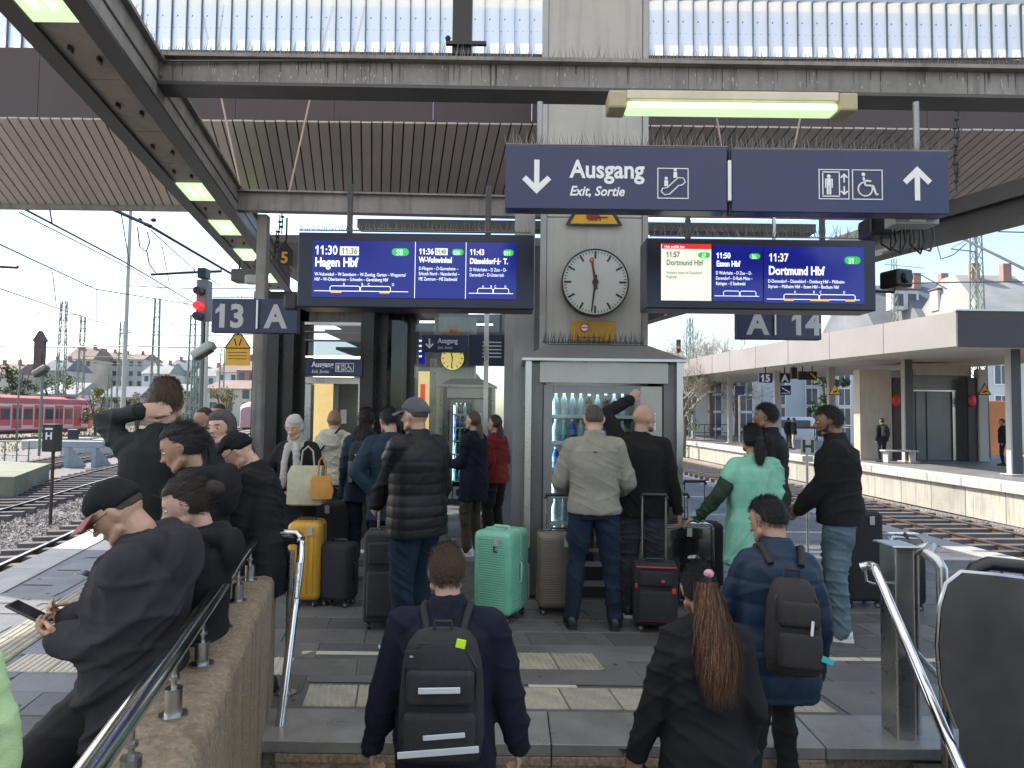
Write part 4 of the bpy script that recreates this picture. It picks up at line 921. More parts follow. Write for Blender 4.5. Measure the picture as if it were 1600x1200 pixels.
BOTM = [bottle_mesh(*b) for b in BOT]
def vending(x, Y, wdt, label, dep=.8, H=2.31, bottles=True):
    r = thing('vending_cabinet', (x, Y, 0), label, 'vending machine'); hw = wdt / 2
    zt = 2.04
    def part(nm, m, *bx):
        mb = MB()
        for b in bx: mb.b2(*b)
        return mb.build(nm, m, r)
    part('side_post', M_steel, (-hw, -hw + .055, 0, .06, .0, zt + .11)); part('side_post', M_steel, (hw - .055, hw, 0, .06, .0, zt + .11))
    part('side_panel', M_cabdark, (-hw + .002, -hw + .16, .061, dep, .02, zt + .09)); part('side_panel', M_cabdark, (hw - .16, hw - .002, .061, dep, .02, zt + .09))
    part('back_panel', M_cabdark, (-hw + .161, hw - .161, dep - .04, dep, .02, zt + .05))
    part('blue_band', mat('blue_band', (.02, .045, .13), .4, 0, 0), (-hw - .002, -hw + .057, -.003, .05, .32, .46))
    # hood
    mb = MB(); z0, z1 = zt + .11, H
    mb.hexa([(-hw - .03, -.03, z0 + .02), (hw + .03, -.03, z0 + .02), (hw + .03, dep, z0 + .02), (-hw - .03, dep, z0 + .02), (-hw + .2, .18, z1), (hw - .27, .18, z1), (hw - .27, dep, z1), (-hw + .2, dep, z1)]); mb.build('hood', M_cabdark, r)
    part('hood_edge', M_steel, (-hw - .035, hw + .035, -.035, dep, z0 - .005, z0 + .019))
    a = -hw + .17; b = hw - .17
    part('fascia_board', M_cabinet, (a - .04, b + .04, .02, .05, zt - .09, zt + .095))
    # machine behind
    fx0, fx1 = a, b; gx1 = fx1 - .22
    part('machine_frame', M_vframe, (fx0, fx0 + .075, .08, .14, .1, zt - .115), (gx1 - .02, gx1 + .02, .08, .14, .1, zt - .115), (fx0 + .09, gx1 - .02, .08, .14, zt - .185, zt - .115), (fx0 + .09, gx1 - .02, .08, .14, .1, .32))
    part('control_panel', M_cabinet, (gx1 + .021, fx1, .08, .14, .1, zt - .115))
    part('machine_plinth', M_black, (fx0, fx1, .09, dep - .05, .0, .098))
    part('cavity_back', M_cavity, (fx0 + .03, gx1, .6, .62, .15, zt - .125)); part('cavity_side', M_cavity, (fx0 + .03, fx0 + .05, .141, .6, .15, zt - .125), (gx1 - .02, gx1, .141, .6, .15, zt - .125))
    part('inner_light', M_vlight, (fx0 + .055, fx0 + .075, .16, .2, .4, zt - .22), (fx0 + .1, gx1 - .04, .16, .2, zt - .18, zt - .165))
    g_ = part('glass_door', M_glass, (fx0 + .09, gx1 - .02, .1, .106, .32, zt - .185))
    mb = MB(); mb.rbox((gx1 + .11, .075, 1.12), (.12, .012, .2), .004, 1); mb.build('keypad_plate', M_steel, r)
    mb = MB(); mb.rbox((gx1 + .11, .075, 1.36), (.15, .012, .09), .004, 1); mb.build('display_panel', M_blackplastic, r); mb = MB(); mb.rbox((gx1 + .11, .075, .88), (.14, .012, .12), .004, 1); mb.build('coin_tray', M_blackplastic, r)
    mb = MB(); mb.rbox((gx1 + .11, .074, 1.60), (.1, .012, .16), .003, 1); mb.build('notice_sticker', M_white, r)
    part('flap', M_blackplastic, (fx0 + .15, gx1 - .08, .07, .079, .16, .28))
    part('advert_panel', mat('red_advert', (.5, .05, .03), .4, 0, .6, 9), (gx1 + .03, fx1 - .02, .072, .079, .45, .75)); part('advert_panel', mat('green_advert', (.05, .3, .07), .4, 0, .4, 9), (gx1 + .03, fx1 - .02, .072, .079, .13, .44))
    levels = np.arange(.42, zt - .38, .245)
    for li, z in enumerate(levels):
        part('shelf', M_white if li % 2 else M_vframe, (fx0 + .05, gx1 - .03, .15, .55, z - .014, z)); 
        mb = MB(); mb.b2(fx0 + .05, gx1 - .03, .145, .149, z - .02, z + .012); mb.build('price_rail', M_white, r)
        if not bottles and li % 2: continue
        nb = int((gx1 - fx0 - .15) / .078)
        for i in range(nb):
            kind = random.choice([0, 0, 3] if li == len(levels) - 1 else [1, 2, 0, 4] if li in (len(levels) - 2, 1) else [3, 0, 5, 3])
            if li < 4 and i < 3: kind = [[4, 0, 2], [0, 0, 0], [0, 3, 0], [2, 1, 3]][min(li, 3)][i]
            mobj('bottle', BOTM[kind], r, (fx0 + .12 + i * .078, .2, z + .001), (0, 0, random.random() * 6)).scale = (1, 1, random.uniform(.88, .98))
    return r
xv = (P(820, 700, 6.1).x + P(1067, 700, 6.1).x) / 2
vc = vending(xv, 6.1, P(1067, 700, 6.1).x - P(820, 700, 6.1).x, 'tall grey drinks vending cabinet with glowing bottles below the clock')
spikes('pigeon_spikes', [(xv - .5, 6.3, 2.312), (xv + .42, 6.3, 2.312)], vc, h=.14, m=M_black, step=.02)

# ================================================================ LIFT TOWER AND WHAT STANDS BEHIND
M_dkcol = mat('dark_brown_lift_frame', (.025, .022, .022), .3, .3, .15, 2, rvar=.1)
lt = thing('lift_tower', (-2.5, 9.6, 0), 'dark framed glass lift tower behind the waiting crowd on the left', 'lift')
def bx(nm, px0, py0, px1, py1, Y, d, m, parent, ground=False):
    a, b = P(px0, py0, Y), P(px1, py1, Y); mb = MB(); mb.b2(a.x, b.x, Y, Y + d, 0 if ground else b.z, a.z); return mb.build(nm, m, parent, world=True)
for x0, x1, Y, d in ((397, 428, 8.9, .3), (431, 452, 9.0, .25), (462, 475, 9.2, .25), (565, 578, 9.0, .3), (581, 600, 9.3, .3), (608, 622, 9.5, .25), (632, 646, 9.6, .25)):
    bx('frame_column', x0, 470, x1, 800, Y, d, M_dkcol, lt, True)
for x0, x1 in ((429, 461), (601, 631)): bx('shaft_glass', x0, 470, x1, 800, 9.45, .01, M_dkglass, lt, True)
bx('lintel', 470, 480, 566, 503, 9.2, .25, M_girder, lt); bx('transom', 476, 503, 566, 508, 9.1, .12, M_steel, lt); 
bx('transom', 476, 517, 566, 520, 9.1, .12, M_cabdark, lt); bx('transom', 476, 530, 566, 533, 9.1, .12, M_cabdark, lt); bx('roof_edge', 397, 455, 650, 481, 8.85, 1.0, M_black, lt)
bx('window_glass', 478, 533, 564, 556, 9.2, .01, M_dkglass, lt); bx('light_strip', 477, 556, 565, 559, 9.1, .06, mat('warm_strip_light', (.8, .75, .5), .5, 0, 0, emit=(1, .9, .6), estr=.7), lt)
bx('door_head', 477, 589, 566, 600, 9.15, .2, M_steel, lt); bx('door_frame', 477, 600, 481, 800, 9.15, .15, M_steel, lt, True); bx('door_frame', 560, 600, 566, 800, 9.15, .15, M_steel, lt, True)
M_warmroom = mat('warm_lit_cabin_wall', (.5, .42, .25), .5, 0, .3, 3, emit=(1, .7, .25), estr=.2)
bx('cabin_wall', 482, 600, 522, 800, 10.4, .03, M_warmroom, lt, True); bx('cabin_door', 523, 600, 559, 800, 10.2, .03, mat('grey_lift_door', (.16, .16, .14), .3, .7, .2, 2), lt, True)
bx('cabin_handrail', 482, 700, 522, 704, 10.3, .03, M_steel, lt); bx('door_leaf', 521, 600, 524, 800, 9.3, .03, M_cabdark, lt, True)
bx('notice_sticker', 532, 640, 541, 662, 9.6, .005, M_white, lt)
sl_, w_, h_ = panel_sign(477, 560, 565, 588, 8.95, 'small blue exit sign with lift symbols mounted on the lift tower', m=M_navy); k9 = 8.95 / FPX
text('Ausgang', 12 * k9, sl_, (-34 * k9, -.001, .5 * k9), M_white, bold=.002, xs=.85); text('Exit, Sortie', 7 * k9, sl_, (-34 * k9, -.001, -9 * k9), M_white, xs=.85, shear=.25)
lift_picto(sl_, 10 * k9, 0, 13 * k9); wheel_picto(sl_, 25 * k9, 0, 13 * k9)
# farther set: pillar, clock, cabinet, signs
fp = thing('far_pillar', P(708, 600, 13.6) * 1, 'second pale pillar with a yellow lit clock farther along the platform', 'pillar'); fp.location.z = 0
bx('pillar_panel', 679, 495, 740, 700, 13.6, .5, M_pillar, fp, True)
M_wface = mat('warm_lit_clock_face', (.7, .6, .25), .5, 0, 0, emit=(1, .75, .25), estr=.2)
fck = thing('station_clock', P(707, 560, 13.4), 'small yellow glowing clock on the farther pillar', 'clock'); k13 = 13.4 / FPX
mb = MB(); mb.cyl((0, 0, 0), (0, .1, 0), 19 * k13, 32); mb.build('clock_case', M_black, fck, smooth=40); mb = MB(); mb.cyl((0, -.002, 0), (0, -.006, 0), 18 * k13, 32); mb.build('clock_face', M_wface, fck)
mb = MB()
for kq in range(12):
    a = kq * math.pi / 6; mb.tube([(math.sin(a) * 13 * k13, -.01, math.cos(a) * 13 * k13), (math.sin(a) * 16.5 * k13, -.01, math.cos(a) * 16.5 * k13)], .008, 4)
mb.tube([(0, -.012, 0), (-.02, -.012, -.19)], .009, 4); mb.tube([(0, -.012, 0), (-.03, -.012, .13)], .012, 4); mb.build('clock_hands', M_black, fck)
fs, w_, h_ = panel_sign(659, 523, 731, 551, 12.8, 'smaller blue exit sign with down arrow above the farther clock', m=M_navy); k12 = 12.8 / FPX
arrow(fs, -24 * k12, 0, 16 * k12, True); text('Ausgang', 11 * k12, fs, (-11 * k12, -.001, 1 * k12), M_white, xs=.85, bold=.003); text('Exit, Sortie', 6 * k12, fs, (-11 * k12, -.001, -8 * k12), M_white, xs=.85, shear=.25)
fs2, w_, h_ = panel_sign(733, 523, 788, 571, 12.85, 'dark blue timetable sign right of the farther clock', m=M_navy_dk)
for i in range(5):
    mb = MB(); mb.box((-.0 + .1, -.003, .15 - .07 * i), (.36, .003, .022)); mb.build('print_line', M_white, fs2)
fs3, w_, h_ = panel_sign(646, 524, 664, 570, 12.9, 'narrow bright blue departure board at the left of the farther clock', 'departure_board', M_lcd)
for i in range(4):
    mb = MB(); mb.box((-.02, -.003, .18 - .1 * i), (.15, .003, .035)); mb.build('print_line', M_ltxt, fs3)
fw = thing('warning_sign', P(708, 516, 13.3), 'small orange triangular warning sign above the farther clock', 'sign'); mb = MB(); mb.prism([(-.2, -.1), (.2, -.1), (.1, .1), (-.1, .1)], 0, .01, XZ()); mb.build('plate', M_yelD, fw)
mb = MB(); mb.box((0, -.014, -.02), (.15, .004, .07)); mb.build('print', M_red, fw)
x0, x1 = P(686, 700, 12.3).x, P(772, 700, 12.3).x
vending((x0 + x1) / 2, 12.3, x1 - x0, 'farther grey drinks vending cabinet seen behind the two women', dep=.7)
ld = thing('timetable_case', P(662, 630, 12.9), 'yellow lit timetable case left of the farther vending cabinet', 'display case'); ld.location.z = 0
bx('lit_poster', 647, 580, 672, 700, 12.9, .06, M_warmroom, ld); bx('case_post', 643, 560, 647, 800, 12.85, .1, M_dkcol, ld, True); bx('case_post', 672, 560, 677, 800, 12.85, .1, M_steel, ld, True)
bx('red_poster', 657, 600, 663, 690, 12.88, .01, M_lred, ld)
# glass wind screen right of the farther cabinet
wsn = thing('glass_screen', P(786, 600, 8.4) * 1, 'tall clear glass panel between the grey column and the lift tower', 'glass panel'); wsn.location.z = 0
bx('glass_sheet', 650, 486, 790, 800, 9.0, .012, M_glass, wsn, True); bx('edge_profile', 757, 486, 760, 800, 8.98, .03, M_steel, wsn, True); bx('edge_profile', 789, 486, 801, 800, 8.98, .06, M_alu, wsn, True)
# fluorescent rows under the farther canopy, then glowing bars standing in for sky gaps
k_ = 0
for (a, b, y, Y) in ((477, 566, 497, 13.0), (650, 690, 487, 12), (732, 790, 489, 12.2), (652, 680, 503, 15), (735, 770, 507, 15.2), (575, 680, 334, 9.9), (735, 832, 334, 9.9), (1010, 1270, 341, 9.9), (575, 830, 356, 10.1), (1012, 1270, 366, 10.1)):
    lab = ['tube lamp behind the lift tower glass', 'short tube lamp left of the farther pillar', 'short tube lamp right of the farther pillar', 'dim distant tube lamp left of the farther pillar top', 'dim distant tube lamp right of the farther pillar top',
           'upper glowing bar for a sky gap above the left departure board, left half', 'upper glowing bar for a sky gap above the left departure board, right half', 'upper glowing bar for a sky gap above the right departure board', 'lower glowing bar for a sky gap just above the left departure board', 'lower glowing bar for a sky gap just above the right departure board'][k_]; k_ += 1
    r = thing('lamp_and_gap_strip', P((a + b) / 2, y, Y), 'white ' + lab, 'lamp'); A, B = P(a, y, Y), P(b, y, Y)
    mb = MB(); mb.tube([A, B], .022, 8); mb.build('light_tube', mat('white_lamp_and_gap_glow', (.9, .9, .9), .5, 0, 0, emit=(.9, .97, 1), estr=1.3), r, world=True)
    mb = MB(); mb.rbox((A + B) / 2 + Vector((0, .02, .045)), (B.x - A.x, .09, .04), .006, 1); mb.build('housing', M_girder_dk, r, world=True)

# ================================================================ LUGGAGE
M_wheel = mat('grey_wheel', (.2, .2, .2), .4, .2, 0); M_tyre = mat('black_rubber', (.015, .015, .015), .6, 0, 0)
_wm = MB(); _wm.cyl((-.012, 0, .025), (.012, 0, .025), .025, 14); WH = _wm.mesh('wheel', M_tyre, 40)
_wh = MB(); _wh.cyl((-.014, 0, .025), (.014, 0, .025), .014, 10); WHH = _wh.mesh('hub', M_steel, 40)
_fk = MB(); _fk.rbox((0, 0, .05), (.036, .03, .03), .006, 1); FKM = _fk.mesh('caster_fork', M_blackplastic)
def suitcase(loc, w_, d_, h, rz, col, label, ribs='v', handle=None, soft=False, name='suitcase', metal=M_steel, trim=None, group=None, deco=None, tilt=0):
    r = thing(name, (loc[0], loc[1], loc[2] if len(loc) > 2 else 0), label, 'suitcase', rz, group)
    if tilt: r.rotation_euler.x = tilt
    zc = .055 + h / 2; R_ = .03 if soft else .05
    mb = MB(); mb.rbox((0, 0, zc), (w_, d_, h), R_, 4); mb.build('shell', col, r, smooth=40)
    mb = MB(); e = .004
    if ribs == 'v':
        n = max(4, int(w_ / .045))
        for i in range(n):
            x = -w_ / 2 + w_ * (i + .5) / n
            if abs(x) < w_ / 2 - .045:
                for sg in (-1, 1): mb.rbox((x, sg * (d_ / 2), zc), (w_ / n * .55, .008, h - .13), .004, 2)
    if ribs == 'h':
        n = int(h / .022)
        for i in range(n):
            z = .055 + .06 + (h - .12) * i / (n - 1)
            for sg in (-1, 1): mb.rbox((0, sg * (d_ / 2), z), (w_ - .11, .008, .009), .003, 1)
            for sg in (-1, 1): mb.rbox((sg * w_ / 2, 0, z), (.008, d_ - .11, .009), .003, 1)
    if ribs: mb.build('shell_ribs', col, r, smooth=50)['kind'] = 'stuff'
    if soft:
        mb = MB(); mb.rbox((0, -d_ / 2 - .012, .055 + h * .33), (w_ * .82, .05, h * .5), .02, 3); mb.build('front_pocket', col, r, smooth=40)
        mb = MB(); mb.rbox((0, -d_ / 2 - .008, .055 + h * .78), (w_ * .78, .04, h * .24), .015, 3); mb.build('top_pocket', col, r, smooth=40)
    # zip band
    mb = MB(); pts_ = []
    x, z0, z1 = w_ / 2 + .001, .055 + .02, .055 + h - .02
    mb.tube([(-x + .03, 0, z1 + .02), (x - .03, 0, z1 + .02), (x, 0, z1 - .02), (x, 0, z0 + .02), (x - .03, 0, z0 - .02)], .005, 6); mb.tube([(-x + .03, 0, z1 + .02), (-x, 0, z1 - .02), (-x, 0, z0 + .02), (-x + .03, 0, z0 - .02)], .005, 6)
    mb.build('zip_band', trim or M_blackplastic, r, smooth=60)
    mb = MB(); mb.tube([(-.07, 0, .055 + h), (-.065, 0, .055 + h + .022), (.065, 0, .055 + h + .022), (.07, 0, .055 + h)], .009, 8); mb.build('carry_handle', trim or M_blackplastic, r, smooth=60)
    mb = MB(); mb.tube([(w_ / 2, -.02, zc + .08), (w_ / 2 + .02, -.02, zc + .07), (w_ / 2 + .02, -.02, zc - .07), (w_ / 2, -.02, zc - .08)], .008, 8); mb.build('side_handle', trim or M_blackplastic, r, smooth=60)
    if w_ * h > .17:
        mb = MB(); mb.rbox((.05, -d_ / 2 - .012, .055 + h - .07), (.045, .004, .075), .002, 1); tg = mb.build('luggage_tag', mat('paper_luggage_tag', (.4, .39, .36), .7, 0, .1), r); mb = MB(); mb.tube([(.05, -d_ / 2 - .012, .055 + h - .034), (.055, -.03, .055 + h + .012)], .0025, 5); mb.build('tag_strap', M_blackplastic, r)
        mb = MB(); mb.rbox((w_ / 2 - .002, -.0, .055 + h * .62), (.012, .035, .06), .004, 2); mb.build('lock_plate', M_steel, r)
    if handle:
        hy = d_ / 2 - .04; hx = min(.1, w_ * .28)
        for sg in (-1, 1):
            mb = MB(); mb.cyl((sg * hx, hy, .055 + h - .01), (sg * hx, hy, .055 + h + handle), .009, 10); mb.build('handle_tube', metal, r, smooth=40)
        mb = MB(); mb.tube([(-hx - .012, hy, .055 + h + handle - .02), (-hx, hy, .055 + h + handle + .012), (hx, hy, .055 + h + handle + .012), (hx + .012, hy, .055 + h + handle - .02)], .015, 10); mb.build('grip', M_blackplastic, r, smooth=50)
    for sx in (-1, 1):
        for sy in (-1, 1):
            an = random.random() * 3
            o = mobj('wheel', WH, r, (sx * (w_ / 2 - .05), sy * (d_ / 2 - .045), 0), (0, 0, an)); mobj('hub', WHH, o)
            mobj('caster_fork', FKM, r, (sx * (w_ / 2 - .05), sy * (d_ / 2 - .045), .0))
    return r
def M_shell(n, c, rough=.38, coat=.15, **k):
    k.setdefault('dirt', .22); return mat(n, c, rough, 0, .1, 5, coat=coat, dirt_col=tuple(q * .45 for q in c), dscale=9, rvar=.1, bump=.05, bscale=120, **k)
def gx(px, py): return G(px, py)
M_mustard = M_shell('mustard_plastic_shell', (.55, .28, .03), dirt=.12); M_mint = M_shell('mint_green_shell', (.17, .45, .30)); M_taupe = M_shell('taupe_ribbed_shell', (.14, .115, .09), .4)
M_blkfab = mat('black_luggage_fabric', (.018, .018, .02), .85, 0, .2, 30, bump=.4, bscale=300); M_chfab = mat('charcoal_luggage_fabric', (.035, .034, .033), .8, 0, .15, 25, bump=.4, bscale=300)
M_gloss = M_shell('glossy_black_shell', (.012, .012, .014), .12, .8); M_dkgreen = M_shell('dark_green_shell', (.03, .05, .04), .4)
c = gx(470, 950); suitcase((c.x, c.y + .14), .285, .3, .66, .08, M_mustard, 'tall mustard yellow hard suitcase at the end of the brown wall', 'v', trim=M_blackplastic)
mb = MB(); mb.rbox((0, 0, 0), (.04, .01, .5), .004, 1)
c = gx(524, 950); suitcase((c.x, c.y + .1), .29, .22, .48, -.25, M_blkfab, 'small rounded black fabric suitcase right of the mustard one', None, soft=False)
c = gx(601, 985); cf = suitcase((c.x, c.y + .13), .36, .28, .68, .06, M_chfab, 'big charcoal soft suitcase behind the man with the backpack', None, soft=True, handle=.2)
mb = MB(); mb.rbox((0.05, -.178, .64), (.055, .004, .012), .001, 1); mb.build('logo_plate', M_white, cf)
c = gx(792, 975); ms = suitcase((c.x - .05, c.y + .19), .34, .38, .66, -.45, M_mint, 'large mint green hard suitcase with white wheels in front of the column', 'h', trim=mat('pale_mint_trim', (.3, .55, .42), .4, 0, 0))
for t in ('L',): text(t, .07, ms, (.02, -.198, .56), M_black, bold=.002)
c = gx(876, 972); suitcase((c.x, c.y + .28), .37, .26, .62, .05, M_taupe, 'taupe ribbed suitcase behind the legs of the man in the beige pullover', 'h', handle=.28)
c = gx(1028, 990); br = suitcase((c.x, c.y + .12), .33, .24, .46, -.12, M_blkfab, 'small black cabin bag with red piping right of the bald man', None, soft=True, handle=.5)
M_piping = mat('red_piping', (.55, .03, .04), .5, 0, 0)
mb = MB(); mb.tube([(-.15, -.135, .5), (.15, -.135, .5)], .005, 6); mb.build('red_piping', M_piping, br); mb = MB(); mb.tube([(-.13, -.15, .1), (.13, -.15, .1)], .003, 6); mb.build('red_piping', M_piping, br)
mb = MB(); mb.rbox((.13, -.155, .33), (.03, .012, .04), .005, 2); mb.rbox((.05, -.155, .40), (.03, .012, .02), .005, 2); mb.rbox((-.15, -.14, .36), (.015, .012, .035), .005, 2); mb.build('red_zip_pull', M_piping, br)
c = gx(1078, 960); suitcase((c.x, c.y + .35), .56, .28, .66, 0, M_gloss, 'wide glossy black hard suitcase between the bald man and the mint shirt', None, handle=.22)
c = gx(1130, 960); suitcase((c.x, c.y + .75), .42, .26, .60, .1, M_blkfab, 'black suitcase with raised handle gripped by the woman in mint', None, handle=.36)
c = gx(1368, 960); suitcase((c.x - .0, c.y + .3), .34, .3, .78, .05, M_blkfab, 'tall black suitcase with silver handle right of the man in jeans', None, handle=.2, soft=False)
c = gx(1412, 948); suitcase((c.x + .03, c.y + .0), .3, .26, .56, 1.2, M_gloss, 'ribbed black suitcase partly behind the brushed steel post', 'h')
c = gx(470, 945); suitcase((c.x - .05, c.y + .9), .5, .26, .72, 0, M_blkfab, 'black suitcase with extended black handle behind the mustard suitcase', None, handle=.12, metal=M_black)
c = gx(525, 900); suitcase((c.x, c.y + .5), .24, .22, .6, 0, M_dkgreen, 'dark green suitcase with raised handle behind the small black suitcase', 'v', handle=.08)
# ================================================================ BEHIND, LEFT
M_mast = mat('pale_green_mast_steel', (.19, .22, .18), .6, .2, .1, 1); M_wirek = mat('overhead_wire', (.06, .06, .06), .5, .5, 0)
M_cream2 = mat('cream_pole_paint', (.5, .47, .38), .6, 0, .1, 1)
def lattice(px, ytop, Y, w_, label, arms=(), m=None, zb=-1.1, bay=None):
    m = m or M_mast; b = P(px, 640, Y); zt = P(px, ytop, Y).z; r = thing('catenary_mast', (b.x, Y, zb), label, 'mast', .3)
    H = zt - zb; rr = w_ * .07; n = max(4, int(H / (w_ * (bay or 1.5)))); tp = .55
    def hw(z): return w_ / 2 * (1 - (1 - tp) * z / H)
    for sx, sy in ((-1, -1), (1, -1), (1, 1), (-1, 1)):
        mb = MB(); mb.tube([(sx * hw(0), sy * hw(0), 0), (sx * hw(H), sy * hw(H), H)], rr, 4); mb.build('corner_angle', m, r)
    mb = MB()
    for k in range(n):
        z0, z1 = H * k / n, H * (k + 1) / n
        for (a, b_) in (((-1, -1), (1, -1)), ((1, -1), (1, 1)), ((1, 1), (-1, 1)), ((-1, 1), (-1, -1))):
            if k % 2: a, b_ = b_, a
            mb.tube([(a[0] * hw(z0), a[1] * hw(z0), z0), (b_[0] * hw(z1), b_[1] * hw(z1), z1)], rr * .55, 3)
    mb.build('lattice_bracing', m, r)['kind'] = 'stuff'
    for (dy, x0, x1) in arms:
        z = H - dy; mb = MB(); mb.tube([(x0, 0, z), (x1, 0, z)], rr * .8, 4); mb.build('cross_arm', m, r)
        mb = MB(); mb.tube([(x0, 0, z), (0, 0, min(H, z + 1.2))], rr * .4, 3); mb.build('stay_wire', M_wirek, r)
    return r
lattice(93, 470, 75, .9, 'pale green lattice mast with antennas above the red train', ((1.5, -2.5, 2),))
lattice(124, 495, 85, .8, 'slim lattice mast with lamps just right of the antenna mast', ((.6, -3, 2), (5, 0, 6)))
lattice(240, 466, 60, .7, 'tall slender lattice mast behind the man with raised elbow', ((6, -5, 0),))
lattice(186, 503, 95, .8, 'faint lattice mast beside the cream pole', ((1.2, -5, 5), (3, -4, 4)))
lattice(297, 492, 70, .8, 'lattice mast just left of the red signal', ((1, -3, 3),))
lattice(302, 560, 48, .5, 'short lattice mast below the red signal', ()); lattice(170, 585, 55, .45, 'short greenish lattice mast above the bushes', ())
lattice(30, 640 - 60, 120, .9, 'far off lattice mast behind the red train roof', ((1, -3, 3),)); lattice(345, 545, 110, .9, 'far off lattice mast behind the grey loudspeaker', ((1, -4, 4),))
def pole(px, yt, Y, r0, label, m=None, name='lamp_pole'):
    b = P(px, 640, Y); zt = P(px, yt, Y).z; r = thing(name, (b.x, Y, -1.1), label, 'pole'); mb = MB(); mb.tube([(0, 0, 0), (0, 0, zt + 1.1)], r0, 10, r1=r0 * .6); mb.build('pole_shaft', m or M_cream2, r, smooth=50); return r, zt + 1.1
pole(192, 322, 34, .13, 'tall cream pole rising up to the roof edge on the left')
p_, z_ = pole(320, 475, 42, .14, 'pale signal pole behind the platform 13 sign'); 
pole(28, 560, 60, .1, 'thin grey pole at the far left behind the train', M_mast)
# red light signal
sg = thing('railway_signal', P(319, 470, 16), 'tall railway signal showing red beside the platform 13 sign', 'signal'); ks = 16 / FPX
mb = MB(); mb.rbox((0, 0, .0), (17 * ks, .3, 64 * ks), .02, 2); mb.build('signal_housing', mat('signal_grey', (.22, .2, .19), .6, 0, .1), sg)
mb = MB(); mb.rbox((0, -.05, 42 * ks), (13 * ks, .3, 16 * ks), .02, 2); mb.build('number_box', M_black, sg)
for i, (dz, m_) in enumerate(((12, M_black), (-11, M_lred), (-27, M_black))):
    mb = MB(); mb.cyl((0, -.15, dz * ks), (0, -.4, dz * ks), 6 * ks, 14); mb.build('lamp_hood', M_black if m_ is M_black else mat('red_signal_lamp', (.7, .02, .02), .4, 0, 0, emit=(1, .02, .02), estr=.5), sg, smooth=40)
mb = MB(); mb.cyl((0, 0, -32 * ks), (0, 0, -4.0), .06, 8); mb.build('signal_mast', M_mast, sg)
sg2 = thing('railway_signal', P(65, 555, 26), 'dark back of a railway signal with pointed top over the left tracks', 'signal'); k26 = 26 / FPX
mb = MB(); mb.prism([(-7 * k26, -32 * k26), (7 * k26, -32 * k26), (7 * k26, 20 * k26), (10 * k26, 22 * k26), (0, 38 * k26), (-10 * k26, 22 * k26), (-7 * k26, 20 * k26)], 0, .2, XZ()); mb.build('signal_housing', mat('rusty_signal_back', (.12, .07, .06), .7, 0, .3, 4), sg2)
mb = MB(); mb.cyl((0, .1, -32 * k26), (0, .1, -3.9), .05, 8); mb.build('signal_mast', M_mast, sg2)
# stop board H left
hs = thing('stop_board', (P(82, 680, 15).x, 15, -.95), 'black signal box with a white H on a rusty post beside the ballast', 'sign'); k15 = 15 / FPX
zc_ = P(82, 684, 15).z + .95
mb = MB(); mb.rbox((0, 0, zc_), (21 * k15, .25, 43 * k15), .02, 2); mb.build('box_body', M_blackplastic, hs); mb = MB(); mb.cyl((0, .05, 0), (0, .05, zc_ - .3), .035, 8); mb.build('post', M_rust, hs, smooth=40)
text('H', 15 * k15, hs, (-5 * k15, -.13, zc_ - 2 * k15), M_white, bold=.008); mb = MB(); mb.rbox((0, -.128, zc_ + 14 * k15), (12 * k15, .006, 3 * k15), .002, 1); mb.build('white_bar', M_white, hs)
